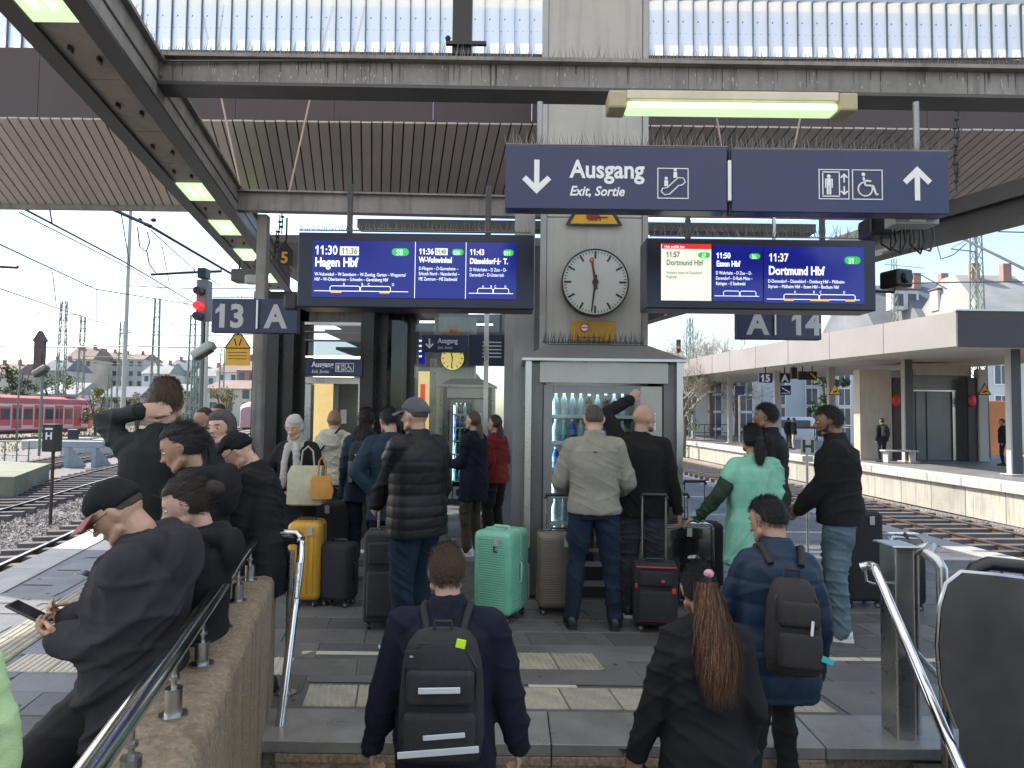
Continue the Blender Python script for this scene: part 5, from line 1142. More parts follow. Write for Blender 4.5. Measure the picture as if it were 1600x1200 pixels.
# red train
M_tred = mat('red_train_paint', (.62, .07, .06), .4, 0, .06, .5, dirt=.15); M_twhite = mat('train_white_band', (.62, .55, .52), .45, 0, .05, .5); M_troof = mat('train_roof_red_grey', (.42, .10, .09), .6, 0, .15, .5); M_twin = mat('train_window', (.06, .07, .08), .15, 0, 0)
def train(x, Y0, Y1, label, z0=-.7, wd=2.9, pale=False):
    r = thing('commuter_train', (x, (Y0 + Y1) / 2, z0), label, 'train'); L = Y1 - Y0; h = L / 2
    mb = MB(); rings = []
    prof = [(-wd / 2, .3), (wd / 2, .3), (wd / 2, 2.9), (wd / 2 - .25, 3.35), (wd / 2 - .9, 3.6), (-wd / 2 + .9, 3.6), (-wd / 2 + .25, 3.35), (-wd / 2, 2.9)]
    for y, s_ in ((-h, .8), (-h + .5, .97), (-h + 1.2, 1), (h - 1.2, 1), (h - .5, .97), (h, .8)):
        rings.append([(a * s_, y, .3 + (b - .3) * (s_ if b > 1 else 1)) for a, b in prof])
    mb.loft(rings); 
    for i, f in enumerate(mb.f):
        if i % 8 in (2, 3, 4, 5, 6) and i < len(mb.f) - 2: mb.m[i] = 1
    mb.build('car_body', [mat('faded_pink_train', (.5, .3, .28), .6, 0, .1)] * 2 if pale else [M_tred, M_troof], r, smooth=30)
    xf = wd / 2
    for sgn in (1,):
        mb = MB(); mb.b2(xf, xf + .012, -h + 1.3, h - 1.3, 2.55, 2.8); mb.build('upper_band', M_twhite, r); mb = MB(); mb.b2(xf, xf + .012, -h + 1.3, h - 1.3, .45, .8); mb.build('lower_band', M_twhite, r)
        y = -h + 1.7; i = 0
        while y < h - 1.9:
            if i % 2 == 0:
                mb = MB(); mb.b2(xf, xf + .03, y, y + 1.25, .55, 2.72); d = mb.build('door', M_tred, r)
                for q_ in (.12, .7):
                    mb = MB(); mb.b2(xf + .031, xf + .036, y + q_, y + q_ + .42, 1.35, 2.4); mb.build('door_window', M_twin, d)
                for q_ in (-.14, 1.26):
                    mb = MB(); mb.b2(xf, xf + .02, y + q_, y + q_ + .12, .55, 2.7); mb.build('door_jamb', M_twhite, r)
                y += 1.55
            else:
                mb = MB(); mb.b2(xf, xf + .015, y, y + 1.1, 1.35, 2.35); mb.build('window', M_twin, r); y += 1.35
            i += 1
    mb = MB(); mb.b2(-wd / 2 + .2, wd / 2 - .2, -h + 1, h - 1, 0, .29); mb.build('underframe', M_black, r)
    for yy in (-h + 3, h - 3):
        mb = MB(); mb.b2(-.7, .7, yy - .9, yy + .9, 3.62, 3.85); mb.build('roof_unit', M_girder, r)
    return r
train(-47.2, 57, 74, 'red commuter train with white door frames standing on the left tracks')
tr2 = train(-33.5, 86, 100, 'pale red train nose just left of the dark lift tower', pale=True); 
# low platform and buffer stop
M_oldplat = mat('mossy_old_platform', (.2, .195, .14), .85, 0, .25, .6, dirt=.5, dscale=.5, dirt_col=(.12, .14, .06), bump=.5, bscale=8)
op = thing('old_platform', (-20, 22, -1.1), 'low mossy disused platform at the left edge', 'platform')
mb = MB(); a = G(0, 742, -.2); b = G(78, 722, -.2); 
mb.hexa([(a.x - 8, a.y, -1.1), (a.x + .4, a.y, -1.1), (b.x, b.y, -1.1), (b.x - 8, b.y + 3, -1.1), (a.x - 8, a.y, -.25), (a.x + .4, a.y, -.25), (b.x, b.y, -.25), (b.x - 8, b.y + 3, -.25)]); mb.build('platform_block', M_oldplat, op, world=True)
M_bluegrey = mat('pale_blue_steel', (.30, .34, .37), .5, 0, .1)
bs = thing('buffer_stop', (P(128, 690, 30).x, 30, -.95), 'pale blue steel buffer stop at the end of a siding', 'buffer stop')
mb = MB(); mb.rbox((0, 0, 1.05), (2.0, .2, .3), .02, 1); mb.build('buffer_beam', M_bluegrey, bs)
for sx in (-.6, .6):
    mb = MB(); mb.hexa([(sx - .1, -.1, 0), (sx + .1, -.1, 0), (sx + .1, 1.2, 0), (sx - .1, 1.2, 0), (sx - .1, -.1, .9), (sx + .1, -.1, .9), (sx + .1, .1, .9), (sx - .1, .1, .9)]); mb.build('buffer_leg', M_bluegrey, bs)
mb = MB(); mb.rbox((-.3, -.15, 1.5), (.45, .12, .45), .02, 1); mb.build('stop_plate', M_black, bs)
for (px, Y, w_, h_, m_, lab) in ((18, 30, 1.6, 1.2, M_mast, 'grey metal railing at the far left trackside'), (150, 38, 3.4, .8, M_conc_lt, 'pale concrete block by the sidings'), (100, 45, 5, .6, M_conc_lt, 'long pale kerb stone heap between the sidings')):
    r = thing('railing' if m_ is M_mast else 'concrete_block', (P(px, 680, Y).x, Y, -1.0), lab, 'railing' if m_ is M_mast else 'block')
    if m_ is M_mast:
        for i in range(4):
            mb = MB(); mb.cyl((-w_ / 2 + w_ * i / 3, 0, 0), (-w_ / 2 + w_ * i / 3, 0, h_), .03, 6); mb.build('railing_post', m_, r)
        for z in (.6, h_): mb = MB(); mb.cyl((-w_ / 2, 0, z), (w_ / 2, 0, z), .025, 6); mb.build('rail_bar', m_, r)
    else:
        mb = MB(); mb.rbox((0, 0, h_ / 2), (w_, 1, h_), .05, 1); mb.build('block_body', m_, r)
        mb = MB(); mb.rbox((w_ * .2, 0, h_ + .1), (w_ * .4, .7, .2), .04, 1); mb.build('cap_stone', m_, r)
# overhead wires
def wire(label, pts, r_=.012, sag=0, drop=()):
    """pts: (px,py,Y)"""
    q_ = [P(*p) for p in pts]; r = thing('overhead_wire', q_[0], label, 'cable'); path = []
    for a, b in zip(q_[:-1], q_[1:]):
        for i in range(8): t = i / 8; path.append(a.lerp(b, t) + Vector((0, 0, -sag * 4 * t * (1 - t))))
    path.append(q_[-1]); r_ *= 1.7; mb = MB(); mb.tube(path, r_, 4); mb.build('wire', M_wirek, r, world=True)
    for (a, b) in drop: mb = MB(); mb.cyl(P(*a), P(*b), r_ * .7, 4); mb.build('dropper', M_wirek, r, world=True)
    return r
wire('thick overhead wire sloping down across the left sky from the roof edge', [(18, 316, 12), (192, 408, 20), (310, 478, 34)], .016, drop=(((77, 322, 14), (81, 348, 14)), ((189, 332, 20), (202, 411, 20)), ((253, 383, 26), (265, 445, 26))))
wire('thin contact wire just under the thick one in the left sky', [(30, 332, 13), (200, 418, 22), (330, 500, 36)], .01)
wire('heavy wire running from the insulator to the lighting beam', [(165, 322, 12), (232, 352, 14), (300, 392, 16), (362, 428, 18)], .022)
wire('wire crossing the left sky in the middle from the left edge', [(0, 382, 16), (150, 452, 26), (300, 476, 38)], .014, drop=(((82, 424, 20), (88, 478, 20)), ((151, 452, 26), (151, 500, 26))))
wire('lower wire crossing the left sky from the left edge', [(0, 451, 22), (100, 485, 30), (205, 520, 45)], .014)
wire('nearly level thin wire high across the left sky', [(0, 440, 40), (200, 446, 40), (400, 450, 40)], .02, .1)
wire('level wire just above the town roofs on the left', [(0, 541, 50), (200, 540, 50), (400, 542, 50)], .03, .1); wire('faint level wire above the red train', [(0, 516, 60), (180, 519, 60), (400, 522, 60)], .025, .2)
wire('short horizontal cantilever tube near the insulator', [(236, 428, 20), (290, 425, 20), (346, 423, 20)], .035); wire('cantilever tube end at the left picture edge', [(-10, 415, 18), (28, 417, 18)], .035)
wire('curved jumper cable hanging below the insulator', [(215, 355, 14), (218, 385, 14.2), (230, 394, 14.4), (233, 412, 14.6), (243, 426, 15)], .008); wire('second jumper cable curling below the insulator', [(230, 362, 14), (234, 378, 14), (229, 392, 14.2)], .008)
wire('slanting stay wire from mast to the cream pole', [(300, 470, 60), (192, 521, 60), (60, 560, 60)], .02); wire('thin wire from the insulator down to the signal', [(236, 360, 14), (300, 418, 20), (345, 447, 24)], .01)
ins = thing('insulator', P(232, 351, 14), 'black twin insulator hanging in the wires of the left sky', 'insulator')
for dx, dz in ((-.19, .1), (.1, .1), (-.04, 0), (.03, -.03)):
    mb = MB(); mb.sphere((dx, 0, dz), .055, 10, sc=(1.1, 1, .8)); mb.cyl((dx - .04, 0, dz), (dx + .05, 0, dz - .02), .02, 6); mb.build('insulator_disc', M_black, ins, smooth=60)
# town, left: far roofs
M_farwalls = [mat('far_wall_' + n_, c_, .8, 0, .15, .2) for n_, c_ in (('grey', (.42, .42, .38)), ('cream', (.5, .46, .36)), ('brick', (.34, .2, .15)), ('white', (.6, .6, .57)))]
M_farroofs = [mat('far_roof_' + n_, c_, .85, 0, .2, .3) for n_, c_ in (('slate', (.15, .16, .17)), ('brown', (.24, .17, .14)), ('grey', (.28, .28, .26)))]
M_fwin = mat('far_window_glass', (.08, .1, .12), .2, 0, 0)
def house(px0, px1, ytop, Y, label, wi, ri, rh=.22, fl=4, dep=12, win_obj=False, zb=-1.1, chim=True, wm=None):
    a, b = P(px0, 640, Y), P(px1, 640, Y); zt = P((px0 + px1) / 2, ytop, Y).z; H = zt - zb; w_ = b.x - a.x; r = thing('house', ((a.x + b.x) / 2, Y, zb), label, 'building')
    hw_, he = w_ / 2, H * (1 - rh)
    mb = MB(); mb.b2(-hw_, hw_, 0, dep, 0, he); mb.build('wall', M_farwalls[wi], r)
    mb = MB()
    if rh > .06: mb.hexa([(-hw_ - .3, -.4, he), (hw_ + .3, -.4, he), (hw_ + .3, dep + .4, he), (-hw_ - .3, dep + .4, he), (-hw_ * .9, dep * .42, H), (hw_ * .9, dep * .42, H), (hw_ * .9, dep * .58, H), (-hw_ * .9, dep * .58, H)])
    else: mb.b2(-hw_ - .2, hw_ + .2, -.2, dep, he + .002, H)
    rf = mb.build('roof', M_farroofs[ri], r)
    if chim:
        for q_ in (-.55, .4): mb = MB(); mb.b2(q_ * hw_, q_ * hw_ + .8, dep * .35, dep * .35 + .6, H * .9, H + 1.0); mb.build('chimney', M_farwalls[2], rf)
    nx = max(2, int(w_ / 2.6)); wz = he / fl; allw = MB()
    for f in range(fl):
        for i in range(nx):
            x = -hw_ + w_ * (i + .5) / nx; z = wz * (f + .55)
            if win_obj:
                mb = MB(); mb.b2(x - .55, x + .55, -.03, -.005, z - .8, z + .8); wo_ = mb.build('window', M_fwin, r)
                mb = MB(); mb.b2(x - .65, x - .55, -.06, -.002, z - .9, z + .9); mb.b2(x + .55, x + .65, -.06, -.002, z - .9, z + .9); mb.b2(x - .55, x + .55, -.06, -.002, z + .8, z + .9); mb.b2(x - .55, x + .55, -.1, -.002, z - .9, z - .8); mb.b2(x - .03, x + .03, -.05, -.031, z - .8, z + .8); mb.build('frame', M_white, wo_)
            else: allw.b2(x - .6, x + .6, -.04, -.005, z - .8, z + .8)
    if allw.v: allw.build('windows', M_fwin, r)['kind'] = 'stuff'
    return r
for i, (a, b, yt, Y, wi, ri, fl, rh) in enumerate(((-30, 22, 566, 180, 1, 1, 4, .2), (20, 60, 572, 200, 3, 2, 4, .25), (58, 100, 560, 190, 0, 0, 5, .2), (98, 142, 541, 210, 1, 1, 6, .18), (140, 172, 548, 230, 0, 1, 6, .12), (170, 222, 551, 220, 0, 1, 6, .1), (220, 262, 566, 200, 3, 2, 4, .2), (258, 300, 560, 210, 1, 0, 5, .2),
        (298, 338, 570, 190, 0, 2, 4, .2), (336, 372, 562, 180, 3, 1, 4, .2), (368, 400, 558, 150, 2, 1, 4, .2), (60, 120, 596, 130, 3, 2, 2, .3), (150, 215, 602, 125, 0, 0, 2, .3), (226, 290, 598, 130, 1, 2, 2, .25), (320, 396, 592, 120, 1, 1, 3, .2))):
    house(a, b, yt, Y, ['cream block at the far left behind the train', 'pale house left of the antenna mast', 'grey house with slate roof below the antenna mast', 'tall cream block with brown roof in the left distance', 'narrow grey tower block left of the cream pole', 'long grey block right of the cream pole', 'white house behind the tall lattice mast', 'cream house with slate roof left of the red signal',
        'low grey house below the red signal', 'white house with brown roof beside the loudspeaker', 'brick house just left of the lift tower', 'low white shed behind the red train', 'low grey shed behind the bushes', 'low cream shed behind the raised elbow', 'cream warehouse behind the small group of women'][i], wi, ri, rh, fl, chim=i < 11)
# foliage
M_leaf = mat('olive_spring_foliage', (.11, .12, .045), .8, 0, .4, 1.2, rnd=.25); M_leafy = mat('yellowish_shrub_foliage', (.22, .19, .07), .8, 0, .4, 1.2, rnd=.2); M_leafg = mat('dark_green_foliage', (.05, .085, .03), .8, 0, .4, 1.2)
M_bark = mat('grey_brown_bark', (.13, .1, .075), .9, 0, .2, 6)
def shrub(px, ybase, ytop, Y, wpx, label, m, n=1500, name='shrub', trunk=.25):
    b = P(px, ybase, Y); H = max(P(px, ytop, Y).z - (-1.0), .8); w_ = wpx * Y / FPX; r = thing(name, (b.x, Y, -1.0), label, 'tree' if name == 'tree' else 'shrub')
    mb = MB()
    for k in range(5):
        a = random.random() * 6.28; mb.tube([(0, 0, 0), (math.cos(a) * w_ * .12, math.sin(a) * w_ * .1, H * .4), (math.cos(a) * w_ * .3, math.sin(a) * w_ * .3, H * .8)], H * .02, 5, r1=H * .006)
    mb.build('trunk', M_bark, r)
    mb = MB(); cl_ = [(random.gauss(0, .22) * w_, random.gauss(0, .2) * w_, H * random.uniform(trunk + .08, .88), random.uniform(.1, .22) * w_) for _ in range(16)]
    ls = max(H, w_) * .022
    for _ in range(n):
        c_ = random.choice(cl_); d = Vector((random.gauss(0, 1), random.gauss(0, 1), random.gauss(0, .8))); d.normalize(); p = Vector(c_[:3]) + d * c_[3] * random.random() ** .4
        if p.z < .1: continue
        u = Vector((random.gauss(0, 1), random.gauss(0, 1), random.gauss(0, 1))).normalized() * ls * random.uniform(.6, 1.4); v = u.cross(Vector((random.gauss(0, 1), random.gauss(0, 1), 1))).normalized() * ls * .6
        mb.add([p - u, p + v, p + u, p - v], [(0, 1, 2, 3)])
    mb.build('crown', m, r); return r
for i, (px, yt, Y, w_, m, lab) in enumerate(((150, 598, 70, 40, M_leafy, 'yellowish bush right of the red train'), (182, 608, 62, 40, M_leaf, 'olive bush at the foot of the cream pole'), (215, 606, 66, 34, M_leafy, 'pale dry bush left of the man with raised elbow'), (25, 562, 110, 50, M_leafg, 'dark green tree above the red train'),
    (85, 580, 120, 60, M_leaf, 'olive tree behind the signal post'), (300, 602, 75, 46, M_leaf, 'olive bush above the group of women'), (350, 600, 80, 40, M_leafy, 'yellowish bush near the pale train nose'), (255, 585, 100, 44, M_leafg, 'dark green tree behind the lattice masts'), (125, 618, 72, 30, M_leafg, 'low green bush beside the red train nose'))):
    shrub(px, 650, yt, Y, w_, lab, m, 900, 'tree' if 'tree' in lab else 'shrub')
mb = MB()
for i in range(14000):
    x = random.uniform(-95, -22); Y = random.uniform(26, 120); h = random.uniform(.1, .35); w_ = .05; z = -1.14
    if -13.5 - .265 * (Y - 10) < x: continue
    mb.add([(x - w_, Y, z), (x + w_, Y, z), (x + random.uniform(-.1, .1), Y, z + h)], [(0, 1, 2)])
tag(mb.build('trackside_grass', M_leafy), 'dry yellow grass growing between the far sidings', 'grass', kind='stuff')

# ================================================================ OPPOSITE PLATFORM, RIGHT
def p2x(Y): return 13.2 - .04 * (Y - 17.5)
M_p2top = mat('opposite_platform_paving', (.17, .165, .16), .5, 0, .2, .8, dirt=.3)
p2 = MB(); ys2 = np.linspace(3, 95, 24)
p2.loft([[(p2x(y) + .12, y, -1.15), (p2x(y) + 11, y, -1.15), (p2x(y) + 11, y, -.012), (p2x(y) + .12, y, -.012)] for y in ys2]); opp = tag(p2.build('opposite_platform', M_p2top), 'opposite station platform across the right hand tracks', kind='structure')
y = 6.0
M_wallp = mat('streaked_platform_wall', (.36, .34, .29), .85, 0, .2, .9, bump=.5, bscale=12, dirt=.45, dscale=.9, dirt_col=(.14, .17, .07), streak=.5, streak_col=(.12, .1, .08), rnd=.12)
while y < 60:
    L_ = 1.5; mb = MB(); a, b = y + .012, y + L_ - .012
    mb.hexa([(p2x(a), a, -1.1), (p2x(a) + .11, a, -1.1), (p2x(b) + .11, b, -1.1), (p2x(b), b, -1.1), (p2x(a), a, -.26), (p2x(a) + .11, a, -.26), (p2x(b) + .11, b, -.26), (p2x(b), b, -.26)]); mb.build('wall_panel', M_wallp, opp)
    mb = MB(); mb.hexa([(p2x(a) - .12, a, -.24), (p2x(a) + .6, a, -.24), (p2x(b) + .6, b, -.24), (p2x(b) - .12, b, -.24), (p2x(a) - .12, a, 0), (p2x(a) + .6, a, 0), (p2x(b) + .6, b, 0), (p2x(b) - .12, b, 0)]); mb.build('edge_stone', M_conc_lt, opp)
    y += L_
# canopy of the opposite platform
M_c2fas = mat('pinkish_grey_fascia', (.25, .228, .208), .6, 0, .08, .6, streak=.3, streak_col=(.25, .2, .18)); M_c2end = mat('dark_brown_fascia_end', (.07, .055, .05), .6, 0, .08, 1)
M_c2und = mat('pale_canopy_underside', (.42, .40, .37), .6, 0, .08, .5)
c2 = thing('platform_canopy', (13, 19, 4), 'long flat canopy with pinkish grey fascia over the opposite platform', 'canopy')
cst = [(19.0, 12.62, 3.75, 4.74), (26, 12.3, 3.95, 5.0), (37, 12.0, 4.2, 5.3), (55, 11.5, 4.6, 5.75), (85, 10.5, 5.2, 6.6)]
for (a, b) in zip(cst[:-1], cst[1:]):
    n = max(2, int((b[0] - a[0]) / 3))
    for i in range(n):
        t0, t1 = i / n, (i + 1) / n - .004; A = [a[k] + (b[k] - a[k]) * t0 for k in range(4)]; B = [a[k] + (b[k] - a[k]) * t1 for k in range(4)]
        mb = MB(); mb.hexa([(A[1], A[0], A[2]), (A[1] + .1, A[0], A[2]), (B[1] + .1, B[0], B[2]), (B[1], B[0], B[2]), (A[1], A[0], A[3]), (A[1] + .1, A[0], A[3]), (B[1] + .1, B[0], B[3]), (B[1], B[0], B[3])]); mb.build('fascia_panel', M_c2fas, c2, world=True)
mb = MB(); mb.loft([[(c_[1] + .101, c_[0] + .1, c_[2] + .05), (c_[1] + 9, c_[0] + .1, c_[2] + .05), (c_[1] + 9, c_[0] + .1, c_[3] - .05), (c_[1] + .101, c_[0] + .1, c_[3] - .05)] for c_ in cst]); mb.build('canopy_deck', M_c2und, c2, world=True)
mb = MB(); mb.b2(12.6, 22, 18.93, 19.0, 3.72, 4.75); mb.build('end_fascia', M_c2end, c2, world=True)
mb = MB(); mb.b2(12.55, 22, 18.9, 19.05, 4.751, 4.79); mb.build('roof_trim', M_steel, c2, world=True)
for i, (px, pyb, w_, mm) in enumerate(((1085, 685, .22, 1), (1142, 692, .22, 1), (1217, 700, .3, 1), (1302, 708, .26, 1), (1422, 722, .3, 0), (1591, 743, .3, 0))):
    g_ = G(px, pyb); t = 4.2 if g_.y < 30 else 4.6
    cg = thing('canopy_column', (g_.x, g_.y, 0), ['slim pale column farthest left', 'slim pale column second from the left', 'wide grey column beside the number 15 sign', 'grey column behind the yellow triangle', 'dark column left of the grey double door', 'dark column at the right picture edge'][i] + ' on the opposite platform', 'column')
    zt = 3.78 + (g_.y - 19) * .028 + .06; mb = MB(); mb.b2(-w_ / 2, w_ / 2, 0, .2, .0, zt); mb.build('shaft', M_c2und if mm else M_girder_dk, cg); mb = MB(); mb.b2(-w_ / 2 - .05, -w_ / 2 - .001, .0, .2, .0, zt); mb.build('side_trim', M_c2und, cg)
    mb = MB(); mb.rbox((0, .1, .02), (w_ + .3, .5, .04), .01, 1); mb.build('foot_plate', M_conc_lt, cg)
# lift house on the opposite platform
M_beige = mat('beige_rendered_panel', (.42, .35, .28), .6, 0, .12, 1, streak=.3, streak_col=(.3, .2, .16))
lh = thing('lift_house', (15.5, 26.5, 0), 'beige lift house with grey double door on the opposite platform', 'building'); k27 = 26.5
def bq(nm, px0, py0, px1, py1, Y, d, m, par, ground=False):
    a, b = P(px0, py0, Y), P(px1, py1, Y); mb = MB(); mb.b2(a.x, b.x, Y, Y + d, 0 if ground else b.z, a.z); return mb.build(nm, m, par, world=True)
bq('beige_wall', 1343, 577, 1394, 700, 27.2, .5, M_beige, lh, True); bq('recess_panel', 1395, 590, 1413, 695, 27.3, .1, mat('dark_brown_recess', (.05, .03, .028), .5, 0, 0), lh, True)
bq('door_surround', 1413, 577, 1520, 722, 27.8, 2.5, M_cabdark, lh, True); dd = bq('door_leaf', 1431, 613, 1447, 716, 27.75, .04, M_cabdark, lh, True); d2 = bq('door_leaf', 1448, 613, 1486, 716, 27.74, .04, M_cabdark, lh, True)
bq('door_frame', 1427, 609, 1494, 612, 27.7, .09, M_steel, lh); bq('door_frame', 1488, 612, 1494, 716, 27.7, .09, M_steel, lh, True)
bq('notice', 1433, 655, 1441, 666, 27.7, .01, M_white, d2); bq('notice', 1453, 655, 1460, 666, 27.7, .01, M_white, d2); bq('slit_window', 1462, 640, 1468, 671, 27.7, .01, M_black, d2)
bq('lintel_panel', 1431, 568, 1515, 587, 27.5, .2, M_beige, lh); bq('recess_panel', 1512, 590, 1528, 695, 27.3, .1, mat('dark_brown_recess', (.05, .03, .028)), lh, True); bq('side_wall', 1529, 577, 1545, 700, 27.2, .3, M_c2und, lh, True)
for px in (1400, 1519):
    c_ = P(px, 626, 27.2); mb = MB(); mb.sphere((0, 0, 0), .17, 12, sc=(1, .5, 1.5)); mb.build('red_lantern_disc', M_lred if False else mat('red_sticker', (.6, .04, .03), .5, 0, 0), lh, smooth=60, loc=c_ - lh.location)
bench = thing('bench', P(1405, 705, 25.8), 'low pale bench beside the lift house door', 'bench'); bench.location.z = 0
mb = MB(); mb.rbox((0, 0, .45), (1.3, .4, .06), .01, 1); mb.build('seat', M_conc_lt, bench)
for sx in (-.5, .5): mb = MB(); mb.rbox((sx, 0, .21), (.08, .35, .42), .01, 1); mb.build('leg', M_conc_lt, bench)
# signs over there
for (a, b, c_, d, Y, s_, lab) in ((1186, 583, 1207, 598, 33, '15', 'small black sign reading 15 under the opposite canopy'), (1218, 583, 1235, 598, 33, 'A', 'small black sign reading A under the opposite canopy')):
    r, w_, h_ = panel_sign(a, b, c_, d, Y, lab, 'platform_number_sign', M_navy_dk, .1); kk = Y / FPX; text(s_, 15 * kk, r, ((-8 if s_ == '15' else -5) * kk, -.002, -5.5 * kk), M_white, bold=.02)
    mb = MB(); mb.cyl((0, .05, h_ / 2), (0, .05, h_ / 2 + .5), .03, 6); mb.build('hanger_rod', M_black, r)
r, w_, h_ = panel_sign(1148, 603, 1163, 617, 34, 'small plain blue square sign on the opposite platform', m=M_navy); mb = MB(); mb.cyl((0, .05, -h_ / 2), (0, .05, -2.6), .03, 6); mb.build('post', M_steel, r); mb = MB(); mb.rbox((0, -.004, .12), (w_ * .7, .004, .05), .001, 1); mb.build('print_line', M_navy_dk, r)
r, w_, h_ = panel_sign(1219, 602, 1236, 617, 33, 'small blue escalator sign under the A sign of the opposite platform', m=M_navy); mb = MB(); mb.tube([(-.18, -.01, .12), (.0, -.01, 0), (.2, -.01, -.1)], .025, 6); mb.tube([(-.2, -.01, -.15), (.2, -.01, -.15)], .015, 6); mb.build('pictogram', M_white, r)
for i, (px, py, yel) in enumerate(((1240, 583, 0), (1254, 587, 0), (1269, 587, 1))):
    r = thing('display_unit', P(px, py, 32), ['narrow black box hanging left of the two display units', 'square black display unit hanging under the opposite canopy', 'square black display unit with a yellow diagonal bar'][i], 'display'); mb = MB(); mb.rbox((0, 0, 0), (.28 if i == 0 else .4, .2, .55 if i == 0 else .4), .03, 2); mb.build('casing', M_black, r)
    mb = MB(); mb.cyl((0, 0, .2), (0, 0, .7), .025, 6); mb.build('hanger_rod', M_black, r)
    if yel: mb = MB(); mb.tube([(-.12, -.11, .12), (.12, -.11, -.12)], .035, 6); mb.build('yellow_bar', M_yel, r)
for px, lab in ((1304, 'yellow triangular wire warning sign on the column left of the lift house'), (1538, 'yellow triangular wire warning sign right of the lift house')):
    r = thing('warning_sign', P(px, 609, 25.5), lab, 'sign'); mb = MB(); mb.prism([(-.26, -.2), (.26, -.2), (0, .26)], 0, .02, XZ()); mb.build('plate', M_black, r); mb = MB(); mb.prism([(-.2, -.165), (.2, -.165), (0, .19)], 0, .006, XZ(-.02)); mb.build('yellow_field', M_yel, r)
    mb = MB(); mb.tube([(-.06, -.03, -.1), (.07, -.03, -.05)], .03, 5); mb.build('pictogram', M_black, r)
# stop board H right
hp_ = thing('stop_board', (P(1262, 700, 8.3).x, 8.3, 0), 'white H board on a slim post behind the man in jeans', 'sign'); k8 = 8.3 / FPX; zc_ = P(1262, 697, 8.3).z
mb = MB(); mb.rbox((0, 0, zc_), (21 * k8, .02, 27 * k8), .003, 1); mb.build('plate', M_conc_lt, hp_); text('H', 27 * k8, hp_, (-9.5 * k8, -.012, zc_ - 9.5 * k8), M_black, bold=.006)
mb = MB(); mb.cyl((0, .02, -0.0), (0, .02, zc_), .018, 8); mb.build('post', M_steel, hp_); mb = MB(); mb.rbox((0, -.002, zc_ - 20 * k8), (16 * k8, .02, 9 * k8), .002, 1); mb.build('sub_plate', M_conc_lt, hp_); mb = MB(); mb.rbox((0, 0, P(1264, 668, 8.3).z), (32 * k8, .04, 4 * k8), .003, 1); mb.build('top_bar', M_black, hp_)
sp2 = thing('trackside_sign', P(1265, 774, 11.5), 'small plate lying low by the right track between two people', 'sign'); mb = MB(); mb.rbox((0, 0, 0), (.16, .02, .1), .003, 1); mb.build('plate', M_conc_lt, sp2); mb = MB(); mb.cyl((0, .02, -.7), (0, .02, 0), .015, 6); mb.build('post', M_steel, sp2)
# bright facades behind the opposite platform
M_fac = mat('pale_blue_facade', (.50, .56, .60), .7, 0, .08, .3); M_farwalls.append(M_fac); M_farwalls.append(mat('orange_site_panels', (.6, .22, .08), .7, 0, .2, .4)); M_farwalls.append(mat('warm_brick_gable', (.42, .2, .13), .8, 0, .15, 1))
house(1045, 1190, 560, 62, 'pale facade with many windows behind the opposite platform at left', 3, 2, .03, 5, win_obj=True, chim=False)
house(1192, 1345, 572, 66, 'pale blue facade behind the number 15 sign', 4, 2, .03, 4, win_obj=True, chim=False)
house(1540, 1640, 560, 58, 'white and orange site building behind the right hand columns', 3, 1, .03, 3, win_obj=True, chim=False)
cb = thing('site_container', (P(1540, 640, 40).x, 40, -.9), 'orange and yellow construction container behind the opposite platform', 'container'); mb = MB(); mb.rbox((0, 0, 1.6), (1.2, 2, 4.2), .03, 1); mb.build('container_body', M_farwalls[5], cb); mb = MB(); mb.rbox((1.1, -.6, 1.4), (.35, .5, 2.2), .1, 2); mb.build('yellow_chute', M_yel, cb)
vn = thing('parked_van', (P(1225, 640, 52).x, 52, -.9), 'white van with rounded roof parked beyond the opposite platform', 'van'); mb = MB(); mb.rbox((0, 0, 1.7), (4.2, 2, 1.9), .35, 4); mb.build('body', M_white, vn, smooth=40); mb = MB(); mb.rbox((.3, -1.0, 2.1), (2.6, .03, .6), .01, 1); mb.build('window', M_fwin, vn)
for sx in (-1.3, 1.3): mb = MB(); mb.cyl((sx, -1.02, .6), (sx, -.8, .6), .38, 16); mb.build('wheel', M_tyre, vn)
for i, (px, w_) in enumerate(((1110, 2.6), (1180, 2.6), (1300, 2.6))):
    r = thing('railing', (P(px, 660, 50).x, 50, 0), ['railing at the far side of the opposite platform, left of the slim column', 'railing at the far side of the opposite platform, below the blue square sign', 'railing behind the two people chatting on the opposite platform'][i], 'railing')
    for k in range(4): mb = MB(); mb.cyl((-w_ / 2 + w_ * k / 3, 0, 0), (-w_ / 2 + w_ * k / 3, 0, 1.1), .035, 6); mb.build('railing_post', M_girder_dk, r)
    for z in (.5, 1.1): mb = MB(); mb.cyl((-w_ / 2, 0, z), (w_ / 2, 0, z), .03, 6); mb.build('rail_bar', M_girder_dk, r)
